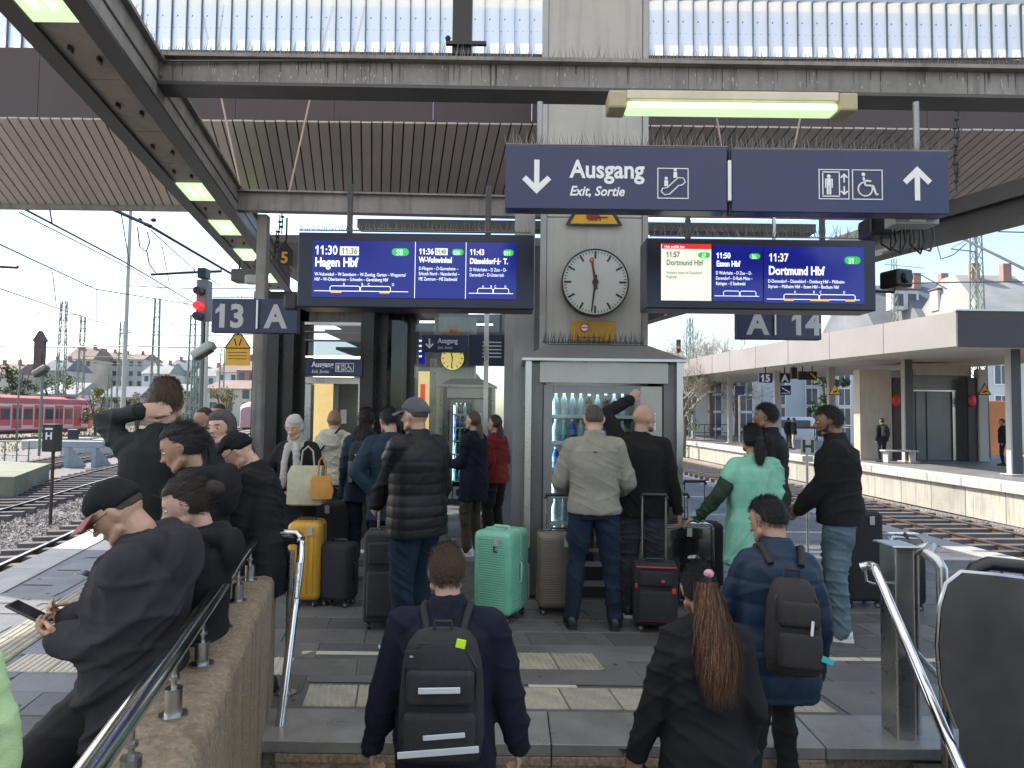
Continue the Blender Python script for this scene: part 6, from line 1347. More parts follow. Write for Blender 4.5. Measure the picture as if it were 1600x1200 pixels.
# houses above the canopy
house(1368, 1450, 432, 72, 'grey town house with slate roof right of the departure board', 0, 0, .3, 5, win_obj=True)
house(1448, 1545, 428, 68, 'cream town house with long slate roof and dormers above the opposite canopy', 1, 0, .32, 5, win_obj=True)
hb = house(1548, 1660, 412, 60, 'brick house with steep tiled gable at the right edge', 6, 2, .3, 5, win_obj=True)
for i, px in enumerate((1400, 1420, 1470, 1500, 1525)):
    r = thing('dormer', P(px, 470, 67.5 if px > 1440 else 71.5), ['pale dormer second from the board', 'pale dormer on the grey roof, next to the slate one', 'white dormer above the canopy corner', 'blue panelled dormer above the canopy', 'small dormer beside the lattice mast'][i], 'dormer'); mb = MB(); mb.rbox((0, 0, 0), (1.5, 1.2, 2.1), .05, 1); mb.build('dormer_box', M_farwalls[3] if i != 3 else M_fac, r); mb = MB(); mb.rbox((0, -.61, 0), (.9, .03, 1.3), .01, 1); mb.build('window', M_fwin, r); mb = MB(); mb.rbox((0, -.1, 1.13), (1.8, 1.5, .12), .02, 1); mb.build('dormer_roof', M_farroofs[0], r)
lattice(1530, 366, 30, .55, 'green lattice mast rising above the opposite canopy', ((.8, -1.5, 0),), bay=1.1); lattice(1400, 405, 55, .5, 'lattice mast beside the black camera box', ((.5, -1, 3.2),)); lattice(1078, 497, 46, .5, 'slim lattice mast among the bare trees', ())
wire('thick wire running down at the far right above the brick house', [(1490, 366, 14), (1560, 400, 12), (1640, 440, 10)], .016, 0); wire('level wire crossing the houses at the right', [(1400, 443, 25), (1500, 441, 25), (1640, 440, 25)], .014, 0)
wire('curved wire loop above the houses at the right', [(1465, 385, 30), (1470, 405, 30), (1490, 398, 30), (1510, 380, 30)], .014, 0); wire('thin wire high at the right under the roof edge beam', [(1560, 362, 24), (1640, 364, 24)], .014, 0); wire('thin wire sloping behind the camera box', [(1410, 425, 30), (1440, 430, 30), (1480, 452, 30)], .014, 0)
def baretree(px, ytop, Y, label, seed, spread=.9):
    rnd = random.Random(seed); b = P(px, 650, Y); H = P(px, ytop, Y).z + 1; r = thing('bare_tree', (b.x, Y, -1), label, 'tree')
    tk = MB(); tk.tube([(0, 0, 0), (.1, 0, H * .25), (0, .1, H * .5)], H * .018, 8, r1=H * .01); tk.build('trunk', M_bark, r)
    mb = MB()
    def br(p, d, L_, rad, lv):
        q_ = p + d * L_; mid = p + d * L_ * .5 + Vector((rnd.gauss(0, .06), rnd.gauss(0, .06), rnd.gauss(0, .06))) * L_; mb.tube([p, mid, q_], rad, 3, r1=rad * .55, cap=False)
        if lv == 0: return
        for _ in range(4 if lv > 1 else 4):
            nd = (d + Vector((rnd.gauss(0, .5), rnd.gauss(0, .5), rnd.gauss(.12, .35)))).normalized(); br(p.lerp(q_, rnd.uniform(.4, 1)), nd, L_ * rnd.uniform(.55, .8), rad * .55, lv - 1)
    for k in range(7):
        a = rnd.random() * 6.28; br(Vector((0, 0, H * rnd.uniform(.22, .5))), Vector((math.cos(a) * spread, math.sin(a) * spread, 1)).normalized(), H * .22, H * .007, 4)
    mb.build('crown', mat('pale_twigs', (.30, .26, .2), .9, 0, .2, 2), r); return r
baretree(1040, 488, 50, 'bare tree right beside the pillar above the opposite canopy', 3); baretree(1110, 492, 56, 'bare tree left of the A 14 sign', 5); baretree(1150, 500, 60, 'bare tree behind the A 14 sign', 8); baretree(1068, 520, 44, 'smaller bare tree below the right departure board', 9)
shrub(1060, 660, 590, 48, 60, 'pale leafy shrub behind the first slim column', M_leafy, 900); shrub(1290, 640, 520, 64, 60, 'green tree crown above the opposite canopy', M_leafg, 900, 'tree')
sr = thing('railway_signal', P(1060, 541, 45), 'small black signal with red mark among the bare trees', 'signal'); mb = MB(); mb.rbox((0, 0, 0), (.28, .2, .9), .03, 2); mb.build('signal_housing', M_black, sr); mb = MB(); mb.cyl((0, -.1, -.1), (0, -.16, -.1), .07, 10); mb.build('lamp', mat('red_signal_lamp', (.7, .02, .02)), sr); mb = MB(); mb.cyl((0, 0, -4), (0, 0, -.4), .05, 6); mb.build('signal_mast', M_mast, sr)
# ================================================================ PEOPLE
def U(v): v = Vector(v); return v.normalized() if v.length > 1e-9 else Vector((0, 0, 1))
def ellip(mb, c, rx, ry, rz, M3=None, n=14, m=10):
    vs = []; fs = []; c = Vector(c)
    def tr(p): return c + (M3 @ Vector(p) if M3 is not None else Vector(p))
    vs.append(tr((0, 0, -rz)))
    for i in range(1, m):
        t = math.pi * i / m
        for k in range(n): p = 2 * math.pi * k / n; vs.append(tr((rx * math.sin(t) * math.cos(p), ry * math.sin(t) * math.sin(p), -rz * math.cos(t))))
    vs.append(tr((0, 0, rz))); L = len(vs) - 1
    for k in range(n): fs.append((0, 1 + (k + 1) % n, 1 + k)); fs.append((L, L - n + k, L - n + (k + 1) % n))
    for i in range(m - 2):
        for k in range(n): a, b = 1 + i * n + k, 1 + i * n + (k + 1) % n; fs.append((a, b, b + n, a + n))
    mb.add(vs, fs)
def limb(mb, pts, rs, n=12):
    """rounded tapering chain"""
    for (a, b, ra, rb) in zip(pts[:-1], pts[1:], rs[:-1], rs[1:]):
        mb.tube([a, Vector(a).lerp(Vector(b), .5), b], [ra, (ra + rb) / 2, rb], n)
    for p, r_ in zip(pts, rs): ellip(mb, p, r_ * .995, r_ * .995, r_ * .995, None, n, 8)
def ik(S, W, l1, l2, pole):
    S, W = Vector(S), Vector(W); d = W - S; D = min(d.length, (l1 + l2) * .999); d.normalize(); W = S + d * D
    a = (l1 * l1 - l2 * l2 + D * D) / (2 * D); h = math.sqrt(max(l1 * l1 - a * a, 0)); p = Vector(pole); p = U(p - d * p.dot(d)); return S + d * a + p * h, W
PJ = []        # (object, voxel, smooth iterations, post function)
def job(name, mb, mats, parent, vox, sm=3, post=None):
    me = bpy.data.meshes.new(name); me.from_pydata(mb.v, [], mb.f)
    for m in (mats if isinstance(mats, (list, tuple)) else [mats]): me.materials.append(m)
    o = mobj(name, me, parent); r = o.modifiers.new('r', 'REMESH'); r.mode = 'VOXEL'; r.voxel_size = vox; r.use_smooth_shade = True
    if sm: s = o.modifiers.new('s', 'SMOOTH'); s.factor = .5; s.iterations = sm
    PJ.append((o, post)); return o
def run_jobs():
    bpy.context.view_layer.update(); dg = bpy.context.evaluated_depsgraph_get()
    for o, post in PJ:
        me = bpy.data.meshes.new_from_object(o.evaluated_get(dg)); old = o.data; mats = [m for m in old.materials]
        o.modifiers.clear(); o.data = me; me.name = old.name; bpy.data.meshes.remove(old)
        me.materials.clear(); [me.materials.append(m) for m in mats]
        if post:
            n = len(me.vertices); co = np.empty(n * 3); me.vertices.foreach_get('co', co); no = np.empty(n * 3); me.vertex_normals.foreach_get('vector', no)
            co = co.reshape(-1, 3); no = no.reshape(-1, 3); co = post(co, no, me); me.vertices.foreach_set('co', co.reshape(-1)); me.update()
        me.polygons.foreach_set('use_smooth', [True] * len(me.polygons))
    PJ.clear()
def folds(amp, seed, sx=9, sz=16, quilt=0, qamp=0):
    """cloth folds: a stretched noise along the normal; quilt: horizontal seams of a padded jacket"""
    rs = np.random.RandomState(seed); ks = []
    for i in range(14):
        th = rs.uniform(-.9, .9); f = rs.uniform(.6, 1.9); k = np.array([rs.uniform(-1, 1) * sx, rs.uniform(-1, 1) * sx, sz * math.cos(th)]) * f; ks.append((k, rs.uniform(0, 6.28), 1 / f ** .8))
    rs2 = rs.uniform(0, 3, 5)
    def post(co, no, me):
        co = co + no * 0; wv = np.zeros(len(co)); wp = np.sin(co @ np.array([5.1, 3.3, 4.0]) + seed) * .9 + np.sin(co @ np.array([-3.1, 6.3, 2.0]) + 2 * seed) * .9
        for k, ph, a in ks: wv += a * np.sin(co @ k + ph + wp * 1.6)
        wv = np.tanh(wv * .45); wv = np.where(wv > 0, wv * .6, wv * 1.3); msk = .55 + .45 * np.sin(co @ np.array([6.7, -4.9, 7.7]) + seed * 1.7)
        rg = np.zeros(len(co))
        for i in range(5):
            th = rs2[i]; k = np.array([math.cos(th * 2) * sx, math.sin(th * 2) * sx, sz * (.7 + .5 * math.sin(th * 5))]) * (1 + .35 * i)
            rg += (1 - np.abs(np.sin(co @ k + wp * 2.2 + i))) ** 3 * np.clip(np.sin(co @ (k[::-1] * .45) + th * 9), 0, 1)
        d = amp * (wv * msk * .8 + rg * .9)
        if quilt: s_ = np.abs(np.sin(co[:, 2] * math.pi / quilt)); d = d * .5 + qamp * (np.power(s_, .45) - .75)
        return co + no * d[:, None]
    return post
_CM = {}
def cloth(name, c, rough=.85, b=.25, bs=260, var=.15, sheen=0, spec=.22, **k): return mat(name, c, rough, 0, var, 7, bump=b, bscale=bs, sheen=sheen, spec=spec, **k)
def skinm(tone):
    c = {'light': (.50, .30, .22), 'mid': (.42, .245, .165), 'tan': (.33, .185, .12), 'brown': (.2, .105, .065)}[tone]
    m = mat('skin_' + tone, c, .5, 0, .1, 14, bump=.1, bscale=160)
    if not m.get('ok'): m['ok'] = 1; bs = m.node_tree.nodes['Principled BSDF']; bs.inputs['Subsurface Weight'].default_value = .12; bs.inputs['Subsurface Radius'].default_value = (.02, .008, .004)
    return m
HAIRC = {'black': (.012, .010, .009), 'dkbrown': (.03, .018, .012), 'brown': (.085, .048, .025), 'auburn': (.12, .05, .022), 'copper': (.26, .125, .055), 'blond': (.25, .15, .07), 'grey': (.12, .1, .09), 'stubble': (.07, .045, .035)}
def hairm(c): return mat('hair_' + c, HAIRC[c], .42, 0, .45, 30, bump=.9, bscale=90, stretch=(6, 6, 1), detail=5)
SKULL = (.074, .095, .112)
def skull_pt(d, k=1.0, s=1.0):
    """point of the head surface in head coordinates (x right, y forward, z up)"""
    x, y, z = d; X, Y_, Z = x * SKULL[0], y * SKULL[1], z * SKULL[2]
    if z < 0: X *= 1 - .30 * (-z) ** 1.4; Y_ *= (1 - .42 * (-z)) if y < 0 else (1 - .06 * (-z))
    if z > 0: Y_ *= 1 + .03 * z
    if y < 0 and z > -.3: Y_ *= 1.06
    return Vector((X, Y_, Z)) * s * k
def head_mesh(mb, MH, s, nose=1, res=(30, 22)):
    n, m = res; vs = []; fs = []
    def pt(t, p):
        d = (math.sin(t) * math.cos(p), math.sin(t) * math.sin(p), -math.cos(t)); v = skull_pt(d, 1, 1)
        if v.y > .02:     # eye sockets, cheeks, temples
            for sx in (-1, 1):
                e = ((v.x - sx * .031) / .017) ** 2 + ((v.z - .006) / .013) ** 2; v.y -= .011 * math.exp(-e); e = ((v.x - sx * .042) / .02) ** 2 + ((v.z + .03) / .02) ** 2; v.y += .004 * math.exp(-e)
            v.y += .004 * math.exp(-((v.z - .028) / .01) ** 2) * (abs(v.x) < .05)
        return MH @ (v * s)
    vs.append(pt(0, 0))
    for i in range(1, m):
        for k in range(n): vs.append(pt(math.pi * i / m, 2 * math.pi * k / n))
    vs.append(pt(math.pi, 0)); L = len(vs) - 1
    for k in range(n): fs.append((0, 1 + (k + 1) % n, 1 + k)); fs.append((L, L - n + k, L - n + (k + 1) % n))
    for i in range(m - 2):
        for k in range(n): a, b = 1 + i * n + k, 1 + i * n + (k + 1) % n; fs.append((a, b, b + n, a + n))
    mb.add(vs, fs); M3 = MH.to_3x3()
    def e(c, rx, ry, rz, rot=None): ellip(mb, MH @ (Vector(c) * s), rx * s, ry * s, rz * s, M3 @ (rot or Matrix.Identity(3)), 10, 8)
    def l(pts, rs): limb(mb, [MH @ (Vector(p) * s) for p in pts], [q * s for q in rs], 8)
    l([(0, .091, .018), (0, .103, -.008), (0, .111 + .004 * nose, -.022)], [.008, .0085, .0105]); e((-.011, .102, -.025), .007, .009, .007); e((.011, .102, -.025), .007, .009, .007)
    l([(-.02, .090, -.052), (0, .096, -.050), (.02, .090, -.052)], [.004, .0065, .004]); l([(-.017, .089, -.060), (0, .094, -.061), (.017, .089, -.060)], [.004, .0075, .004])
    e((0, .078, -.088), .024, .022, .018); l([(-.055, .02, -.062), (-.035, .06, -.082), (0, .078, -.09), (.035, .06, -.082), (.055, .02, -.062)], [.018, .02, .02, .02, .018])
    for sx in (-1, 1):
        e((sx * .076, -.004, -.004), .008, .017, .029, Matrix.Rotation(R(-12), 3, 'X') @ Matrix.Rotation(R(sx * 20), 3, 'Z')); e((sx * .073, .0, -.028), .007, .009, .01)
def hand(mb, W, d, pn, s, side, curl=.35, grip=False):
    """W wrist, d direction of the hand, pn palm normal"""
    d = U(d); pn = U(Vector(pn) - d * Vector(pn).dot(d)); x = d.cross(pn) * side
    o = lambda a, b, c: Vector(W) + x * (a * s) + d * (b * s) + pn * (c * s)
    M3 = Matrix((x, d, pn)).transposed()
    ellip(mb, o(0, .045, 0), .04 * s, .056 * s, .0155 * s, M3, 12, 8)
    for i, (fx, L_) in enumerate(((-.029, .062), (-.010, .074), (.010, .076), (.029, .068))):
        a = curl * (1 + .12 * (3 - i)); p = o(fx * .9, .082, 0); pts = [o(fx * .75, .05, 0), p]; ang = a * .7
        for f, seg in enumerate((.45, .32, .25)):
            p = p + (d * math.cos(ang) + pn * math.sin(ang)) * L_ * seg * s + x * (fx * .05 * s); pts.append(p); ang += a
        limb(mb, pts, [.0085 * s, .0088 * s, .008 * s, .0074 * s, .0066 * s], 8)
    a = o(.028, .015, .004); b = o(.05, .045, .018 if grip else .01); c = o(.052 if not grip else .035, .075, .03 if grip else .016); e_ = o(.05 if not grip else .018, .095, .036 if grip else .02); limb(mb, [a, b, c, e_], [.013 * s, .0115 * s, .0098 * s, .008 * s], 8)
def person(x, y, z, h, face, label, skin='light', vox=.010, hair=('short', 'dkbrown'), top=None, legs=None, shoes=None, lean=0, bend=0, side=0, head=(0, 0, 0), rh=None, lh=None, rpole=None, lpole=None,
           ra=None, la=None, hipoff=(0, 0, 0), fat=0, female=False, curl=.35, rpalm=None, lpalm=None, rdir=None, ldir=None, lel=None, seed=None, eyes=True, glasses=None, group=None, legbody=True, simple=False, sw=None, beard=None, trous_r=1, grip=False, long_=None):
    """face: heading in degrees, 0 = away from the camera (+Y), positive turns to the left.  Local axes: x right, y forward"""
    global HP
    s = h / 1.75; seed = seed if seed is not None else int(abs(x * 131 + y * 57) * 10) % 997; rnd = random.Random(seed)
    r = thing('person', (x, y, z), label, 'person', R(face), group)
    hip = Vector((hipoff[0], hipoff[1], .93 * s + hipoff[2])); sw = (sw or (.148 if female else .170)) * s; f = 1 + fat
    def spine(u):        # u metres*s above the hip joint: point and frame
        n = 10; p = hip.copy(); up = Vector((0, 0, 1))
        for i in range(n):
            t = (i + .5) / n; a = R(lean * (.55 + .45 * t) + bend * t * t); up = Matrix.Rotation(R(side), 3, 'Y') @ (Matrix.Rotation(-a, 3, 'X') @ Vector((0, 0, 1))); p = p + up * (u / n)
        return p, up
    def frame(u):
        p, up = spine(u); xx = Vector((1, 0, 0)); xx = U(xx - up * xx.dot(up)); return p, xx, up.cross(xx), up
    def ring(u, a, b, yo=0, n=20, sq=.82, tilt=0):
        if u < 0: p, xx, yy, up = hip + Vector((0, 0, u)), Vector((1, 0, 0)), Vector((0, 1, 0)), Vector((0, 0, 1))
        else: p, xx, yy, up = frame(u)
        out = []
        for k in range(n):
            t = 2 * math.pi * k / n; c, s_ = math.cos(t), math.sin(t); c = math.copysign(abs(c) ** sq, c); s_ = math.copysign(abs(s_) ** sq, s_); out.append(p + xx * (a * c) + yy * (b * s_ + yo) + up * tilt * s_)
        return out
    cp, cx, cy, cu = frame(.47 * s); shR = cp + cx * sw - cu * .028 * s; shL = cp - cx * sw - cu * .028 * s
    nb, nx, ny, nu = frame(.50 * s)
    hy, hpch, hr_ = head; Mh = Matrix((nx, ny, nu)).transposed() @ Matrix.Rotation(R(hy), 3, 'Z') @ Matrix.Rotation(R(-hpch), 3, 'X') @ Matrix.Rotation(R(hr_), 3, 'Y')
    neckdir = U(nu * .8 + (Mh @ Vector((0, 0, 1))) * .6 + ny * .12); hc = nb + neckdir * (.062 * s) + (Mh @ Vector((0, .018, .10))) * s; MH = Matrix.Translation(hc) @ Mh.to_4x4()
    UA, FA = .285 * s, .255 * s
    def dfl(sh, sg): return sh + Vector((sg * .05, .03, -.52)) * s
    rW = Vector(rh) if rh else dfl(shR, 1); lW = Vector(lh) if lh else dfl(shL, -1)
    rE, rW = ik(shR, rW, UA, FA, rpole or (.35, -1, -.1)); lE, lW = ik(shL, lW, UA, FA, lpole or (-.35, -1, -.1))
    if lel: lE, lW = Vector(lel), Vector(lh)
    rA = Vector(ra) if ra else Vector((.1 * s, 0, .08 * s)); lA = Vector(la) if la else Vector((-.1 * s, .02, .08 * s))
    hR = hip + Vector((.088 * s, 0, -.02)); hL = hip + Vector((-.088 * s, 0, -.02)); rK, rA = ik(hR, rA, .424 * s, .412 * s, (.1, 1, 0)); lK, lA = ik(hL, lA, .424 * s, .412 * s, (-.1, 1, 0))
    # --- body (one continuous figure)
    sk = skinm(skin); b = MB(); head_mesh(b, MH, s); limb(b, [nb - nu * .05 * s, nb + neckdir * .05 * s, hc - (Mh @ Vector((0, .02, .05))) * s], [.062 * s * (1 + .3 * fat), .052 * s * f, .052 * s], 14)
    b.loft([ring(-.06 * s, .13 * s, .09 * s), ring(.1 * s, .12 * s, .085 * s), ring(.3 * s, .14 * s, .09 * s), ring(.43 * s, .15 * s, .08 * s), ring(.49 * s, .07 * s, .06 * s)])
    for sh, E, W in ((shR, rE, rW), (shL, lE, lW)): limb(b, [cp, sh, E, W], [.05 * s, .045 * s, .036 * s, .026 * s], 10)
    for H_, K, A in ((hR, rK, rA), (hL, lK, lA)): limb(b, [H_, K, A, A + Vector((0, .05, -.035)) * s], [.07 * s, .045 * s, .034 * s, .03 * s], 10)
    if vox < .014:
        hand(b, rW, rdir or (rW - rE), rpalm or (-1, .2, 0), s, 1, curl, grip); hand(b, lW, ldir or (lW - lE), lpalm or (1, .2, 0), s, -1, curl, grip)
    else:
        for W, E in ((rW, rE), (lW, lE)):
            d = U(W - E); limb(b, [W, W + d * .06 * s, W + d * .12 * s], [.026 * s, .033 * s, .02 * s], 8)
            ellip(b, W + d * .05 * s + Vector((0, .03 * s, 0)), .012 * s, .014 * s, .03 * s)
    body = job('body', b, sk, r, min(vox, .0062) if vox < .009 else vox, 1)
    # --- face
    M3 = Mh
    if eyes and vox < .012:
        for sx in (-1, 1):
            e = MB(); c_ = MH @ (Vector((sx * .031, .0775, .005)) * s); ellip(e, c_, .0115 * s, .011 * s, .0058 * s, M3, 12, 8); eo = e.build('eye', M_eye, r, smooth=80)
            e = MB(); ellip(e, MH @ (Vector((sx * .031, .0865, .004)) * s), .0058 * s, .003 * s, .0052 * s, M3, 10, 6); e.build('iris', M_iris, eo, smooth=80)
            e = MB(); e.tube([MH @ (Vector(q_) * s) for q_ in ((sx * .015, .0905, .024), (sx * .032, .0905, .029), (sx * .048, .081, .025))], [.0022 * s, .003 * s, .0015 * s], 5); e.build('eyebrow', hairm(hair[1]), r)
        e = MB(); e.tube([MH @ (Vector(q_) * s) for q_ in ((-.021, .092, -.0555), (-.01, .099, -.0545), (0, .1005, -.0555), (.01, .099, -.0545), (.021, .092, -.0555))], [.001, .0035 * s, .004 * s, .0035 * s, .001], 6); e.build('lips', mat('lip_colour', (.33, .13, .10), .45, 0, 0), r, smooth=60)
    if beard:
        e = MB(); ellip(e, MH @ (Vector((0, .055, -.078)) * s), .052 * s, .045 * s, .03 * s, M3); limb(e, [MH @ (Vector(q_) * s) for q_ in ((-.066, .012, -.02), (-.06, .03, -.06), (0, .08, -.085), (.06, .03, -.06), (.066, .012, -.02))], [.01 * s, .018 * s, .022 * s, .018 * s, .01 * s], 8); job('beard', e, hairm(beard), r, .007, 2)
    if glasses:
        g_ = MB()
        for sx in (-1, 1):
            g_.tube([MH @ (Vector((sx * .032 + .021 * math.cos(t), .103 - abs(math.cos(t)) * .002, .004 + .018 * math.sin(t))) * s) for t in np.linspace(0, 2 * math.pi, 17)], .0016 * s, 5); g_.tube([MH @ (Vector(q_) * s) for q_ in ((sx * .052, .10, .008), (sx * .074, .06, .010), (sx * .079, .0, .010), (sx * .078, -.02, -.002))], .0017 * s, 5)
        g_.tube([MH @ (Vector(q_) * s) for q_ in ((-.012, .104, .008), (.012, .104, .008))], .0016 * s, 5); g_.build('glasses', mat('spectacle_frame', (.04, .035, .03), .3, .5, 0), r, smooth=50)
    # --- hair and headwear
    hm = hairm(hair[1]); hs = hair[0]
    def cap_shell(mb, k, low_back=-.35, low_side=-.05, hairline=.52, n=30, m=22, inside=.9, side_y=.25):
        vs = []; fs = []
        def pt(t, p):
            d = Vector((math.sin(t) * math.cos(p), math.sin(t) * math.sin(p), -math.cos(t))); fwd = d.y
            lim = hairline if fwd > side_y else (low_side + (hairline - low_side) * max(0, (fwd - .0) / side_y) if fwd > 0 else low_side + (low_back - low_side) * min(1, -fwd * 1.6))
            w_ = max(0, min(1, (d.z - lim) / .12)); kk = inside + (k - inside) * (w_ ** .5); return MH @ (skull_pt(d, kk, s))
        vs.append(pt(0, 0))
        for i in range(1, m):
            for q_ in range(n): vs.append(pt(math.pi * i / m, 2 * math.pi * q_ / n))
        vs.append(pt(math.pi, 0)); L = len(vs) - 1
        for q_ in range(n): fs.append((0, 1 + (q_ + 1) % n, 1 + q_)); fs.append((L, L - n + q_, L - n + (q_ + 1) % n))
        for i in range(m - 2):
            for q_ in range(n): a, b_ = 1 + i * n + q_, 1 + i * n + (q_ + 1) % n; fs.append((a, b_, b_ + n, a + n))
        mb.add(vs, fs)
    def strands(name, n, k, ln, par, low_back=-.35, low_side=-.1, hairline=.5, flow=(0, -.6, -.8), wid=.0013, mm=None):
        mb = MB()
        for _ in range(n):
            d = Vector((rnd.gauss(0, 1), rnd.gauss(0, 1), rnd.gauss(.3, 1))); d.normalize(); lim = hairline if d.y > .25 else (low_side + (hairline - low_side) * max(0, d.y / .25) if d.y > 0 else low_side + (low_back - low_side) * min(1, -d.y * 1.6))
            if d.z < lim + .06: continue
            p = skull_pt(d, k, 1); fl = Vector(flow) if not callable(flow) else Vector(flow(d)); fl = fl - d * fl.dot(d) * .85 + Vector((rnd.gauss(0, .2), rnd.gauss(0, .2), rnd.gauss(0, .2))); fl.normalize(); L_ = ln * rnd.uniform(.6, 1.3)
            q_ = p + fl * L_ * .5 + d * .006; e = p + fl * L_ + d * rnd.uniform(-.002, .006); sd_ = fl.cross(d); sd_.normalize(); sd_ *= wid
            mb.add([MH @ (v * s) for v in (p - sd_, p + sd_, q_ + sd_ * .8, q_ - sd_ * .8, e)], [(0, 1, 2, 3), (3, 2, 4)])
        o = mb.build(name, mm or hm, par); o['kind'] = 'stuff'; return o
    near = vox < .0115
    if hs == 'short':
        e = MB(); cap_shell(e, 1.085, -.45, -.12, .52); ho = job('hair', e, hm, r, .008 if near else .012, 2)
        if near: strands('hair_strands', 3600, 1.07, .024, ho, -.5, -.15, .48, lambda d: (d.x * .3, -.4 if d.z > .5 else -.1, -.9 if d.z < .7 else -.2))
    elif hs == 'buzz':
        e = MB(); cap_shell(e, 1.025, -.4, -.1, .5); ho = job('hair', e, hm, r, .007, 1)
    elif hs in ('bun', 'ponytail', 'long', 'tied'):
        e = MB(); cap_shell(e, 1.09, -.75, -.42, .55)
        if hs == 'bun': ellip(e, MH @ (Vector((0, -.125, .01)) * s), .045 * s, .042 * s, .042 * s, M3); ellip(e, MH @ (Vector((.01, -.15, .0)) * s), .03 * s, .025 * s, .035 * s, M3)
        if hs in ('ponytail', 'tied'): ellip(e, MH @ (Vector((0, -.108, .0)) * s), .03 * s, .03 * s, .03 * s, M3)
        ho = job('hair', e, hm, r, .008 if near else .014, 2)
        if near: strands('hair_strands', 2600, 1.075, .06, ho, -.75, -.4, .5, lambda d: (-d.x * .5, -1, -.25))
    if long_ or hs == 'long':
        L_ = long_ or {}; ln = L_.get('len', .34) * s; wd = L_.get('w', .075) * s; st_ = Vector(L_.get('start', (0, -.085, -.02))); mat2 = hairm(L_['col']) if 'col' in L_ else hm; th = L_.get('th', .035) * s; off = Vector(L_.get('off', (0, -.03, 0)))
        p0 = MH @ (st_ * s); path = [p0 + Vector((0, 0, -ln * t)) + Vector(off) * s * math.sin(t * 1.5) - cy * 0 for t in (0, .15, .35, .6, .85, 1)]
        e = MB(); e.loft([[p + cx * (wd * q_ * math.cos(a)) + cy * (th * q_ * math.sin(a)) for a in np.linspace(0, 2 * math.pi, 15)[:-1]] for p, q_ in zip(path, (.4, .55, .75, .85, .8, .45))]); lo_ = job('long_hair', e, mat2, r, .009 if near else .015, 2, folds(.006 * s, seed, 60, 3))
        if near:
            mb = MB(); N_ = L_.get('n', 420)
            for _ in range(N_):
                a = rnd.uniform(0, 6.28); q0 = rnd.uniform(.5, 1.15); wv = rnd.choice((0, .9, 2.1, 3.3, 4.4)) + rnd.uniform(-.4, .4); wa = rnd.uniform(.004, .016) * s; end = rnd.uniform(.6, 1.1); pr = []
                for i in range(9):
                    t = i / 8 * end; c_ = p0 + Vector((0, 0, -ln * t)) + off * s * math.sin(min(t, 1) * 1.5); q_ = np.interp(t, (0, .15, .35, .6, .85, 1, 1.1), (.45, .7, 1, 1.12, 1.1, .95, .8)) * q0
                    pr.append(c_ + cx * (wd * q_ * math.cos(a) + wa * math.sin(wv + t * 11)) + cy * (th * q_ * math.sin(a) + wa * math.cos(wv + t * 11)))
                sd_ = U(cx * math.sin(a) * -1 + cy * math.cos(a)) * (.0008 if 'col' in L_ else .0018)
                vs = []; 
                for i, p in enumerate(pr): ww = sd_ * (1 if i < 6 else (8.2 - i) / 2.6); vs += [p - ww, p + ww]
                mb.add(vs, [(2 * i, 2 * i + 1, 2 * i + 3, 2 * i + 2) for i in range(8)])
            mb.m = [rnd.choice((0, 0, 1)) for _ in mb.f] if 'col' in L_ else mb.m
            if 'col' in L_: mb.m = [q for _ in range(len(mb.f) // 8) for q in [rnd.choice((0, 0, 1, 2))] * 8]
            so_ = mb.build('long_hair_strands', [mat2, hairm('copper'), hairm('dkbrown')] if 'col' in L_ else mat2, lo_); so_['kind'] = 'stuff'
    if hs in ('cap', 'beanie', 'hood', 'hijab'):
        cm = hair[2]
        if hs in ('cap', 'beanie'):
            e = MB(); cap_shell(e, 1.03, -.3, -.1, .5); job('hair', e, hm, r, .009, 1)
            e = MB(); cap_shell(e, 1.19 if hs == 'cap' else 1.16, .0 if hs == 'cap' else -.15, .12 if hs == 'cap' else .0, .36 if hs == 'cap' else .42, inside=.92)
            if hs == 'cap': ellip(e, MH @ (Vector((0, -.005, .115)) * s), .045 * s, .06 * s, .012 * s, M3)
            hcap = job('cap' if hs == 'cap' else 'beanie', e, cm, r, .006 if near else .011, 2, folds(.0015 if hs == 'cap' else .004, seed, 30, 30))
            if hs == 'cap':
                e = MB(); rot = len(hair) > 3 and hair[3] or 0; Rz = Matrix.Rotation(R(rot), 4, 'Z'); rr_ = []
                for q_, rad, dz in ((0, .082, 0), (.5, .115, -.004), (1, .165, -.016)):
                    rr_.append([MH @ (Rz @ (Vector((rad * (.95 - .28 * q_) * math.sin(a), (rad + .012) * math.cos(a * (1 - .15 * q_)), .048 + dz - .012 * (math.sin(a) ** 2) * (1 + q_))) * s)) for a in np.linspace(-1.15, 1.15, 15)])
                top_ = rr_; bot = [[p - (Mh @ Vector((0, 0, .005))) * s for p in q_] for q_ in rr_]
                for A_, fl in ((top_, 0), (bot, 1)): e.loft(A_ if fl else A_[::-1], fl, False, False)
                e.loft([top_[2], bot[2]], 0, False, False); e.build('cap_brim', [hair[4] if len(hair) > 5 else cm, hair[4] if len(hair) > 4 else cm], hcap, smooth=60); e = MB(); ellip(e, MH @ (Vector((0, -.005, .128)) * s), .008 * s, .008 * s, .005 * s, M3); e.build('cap_button', cm, hcap, smooth=60)
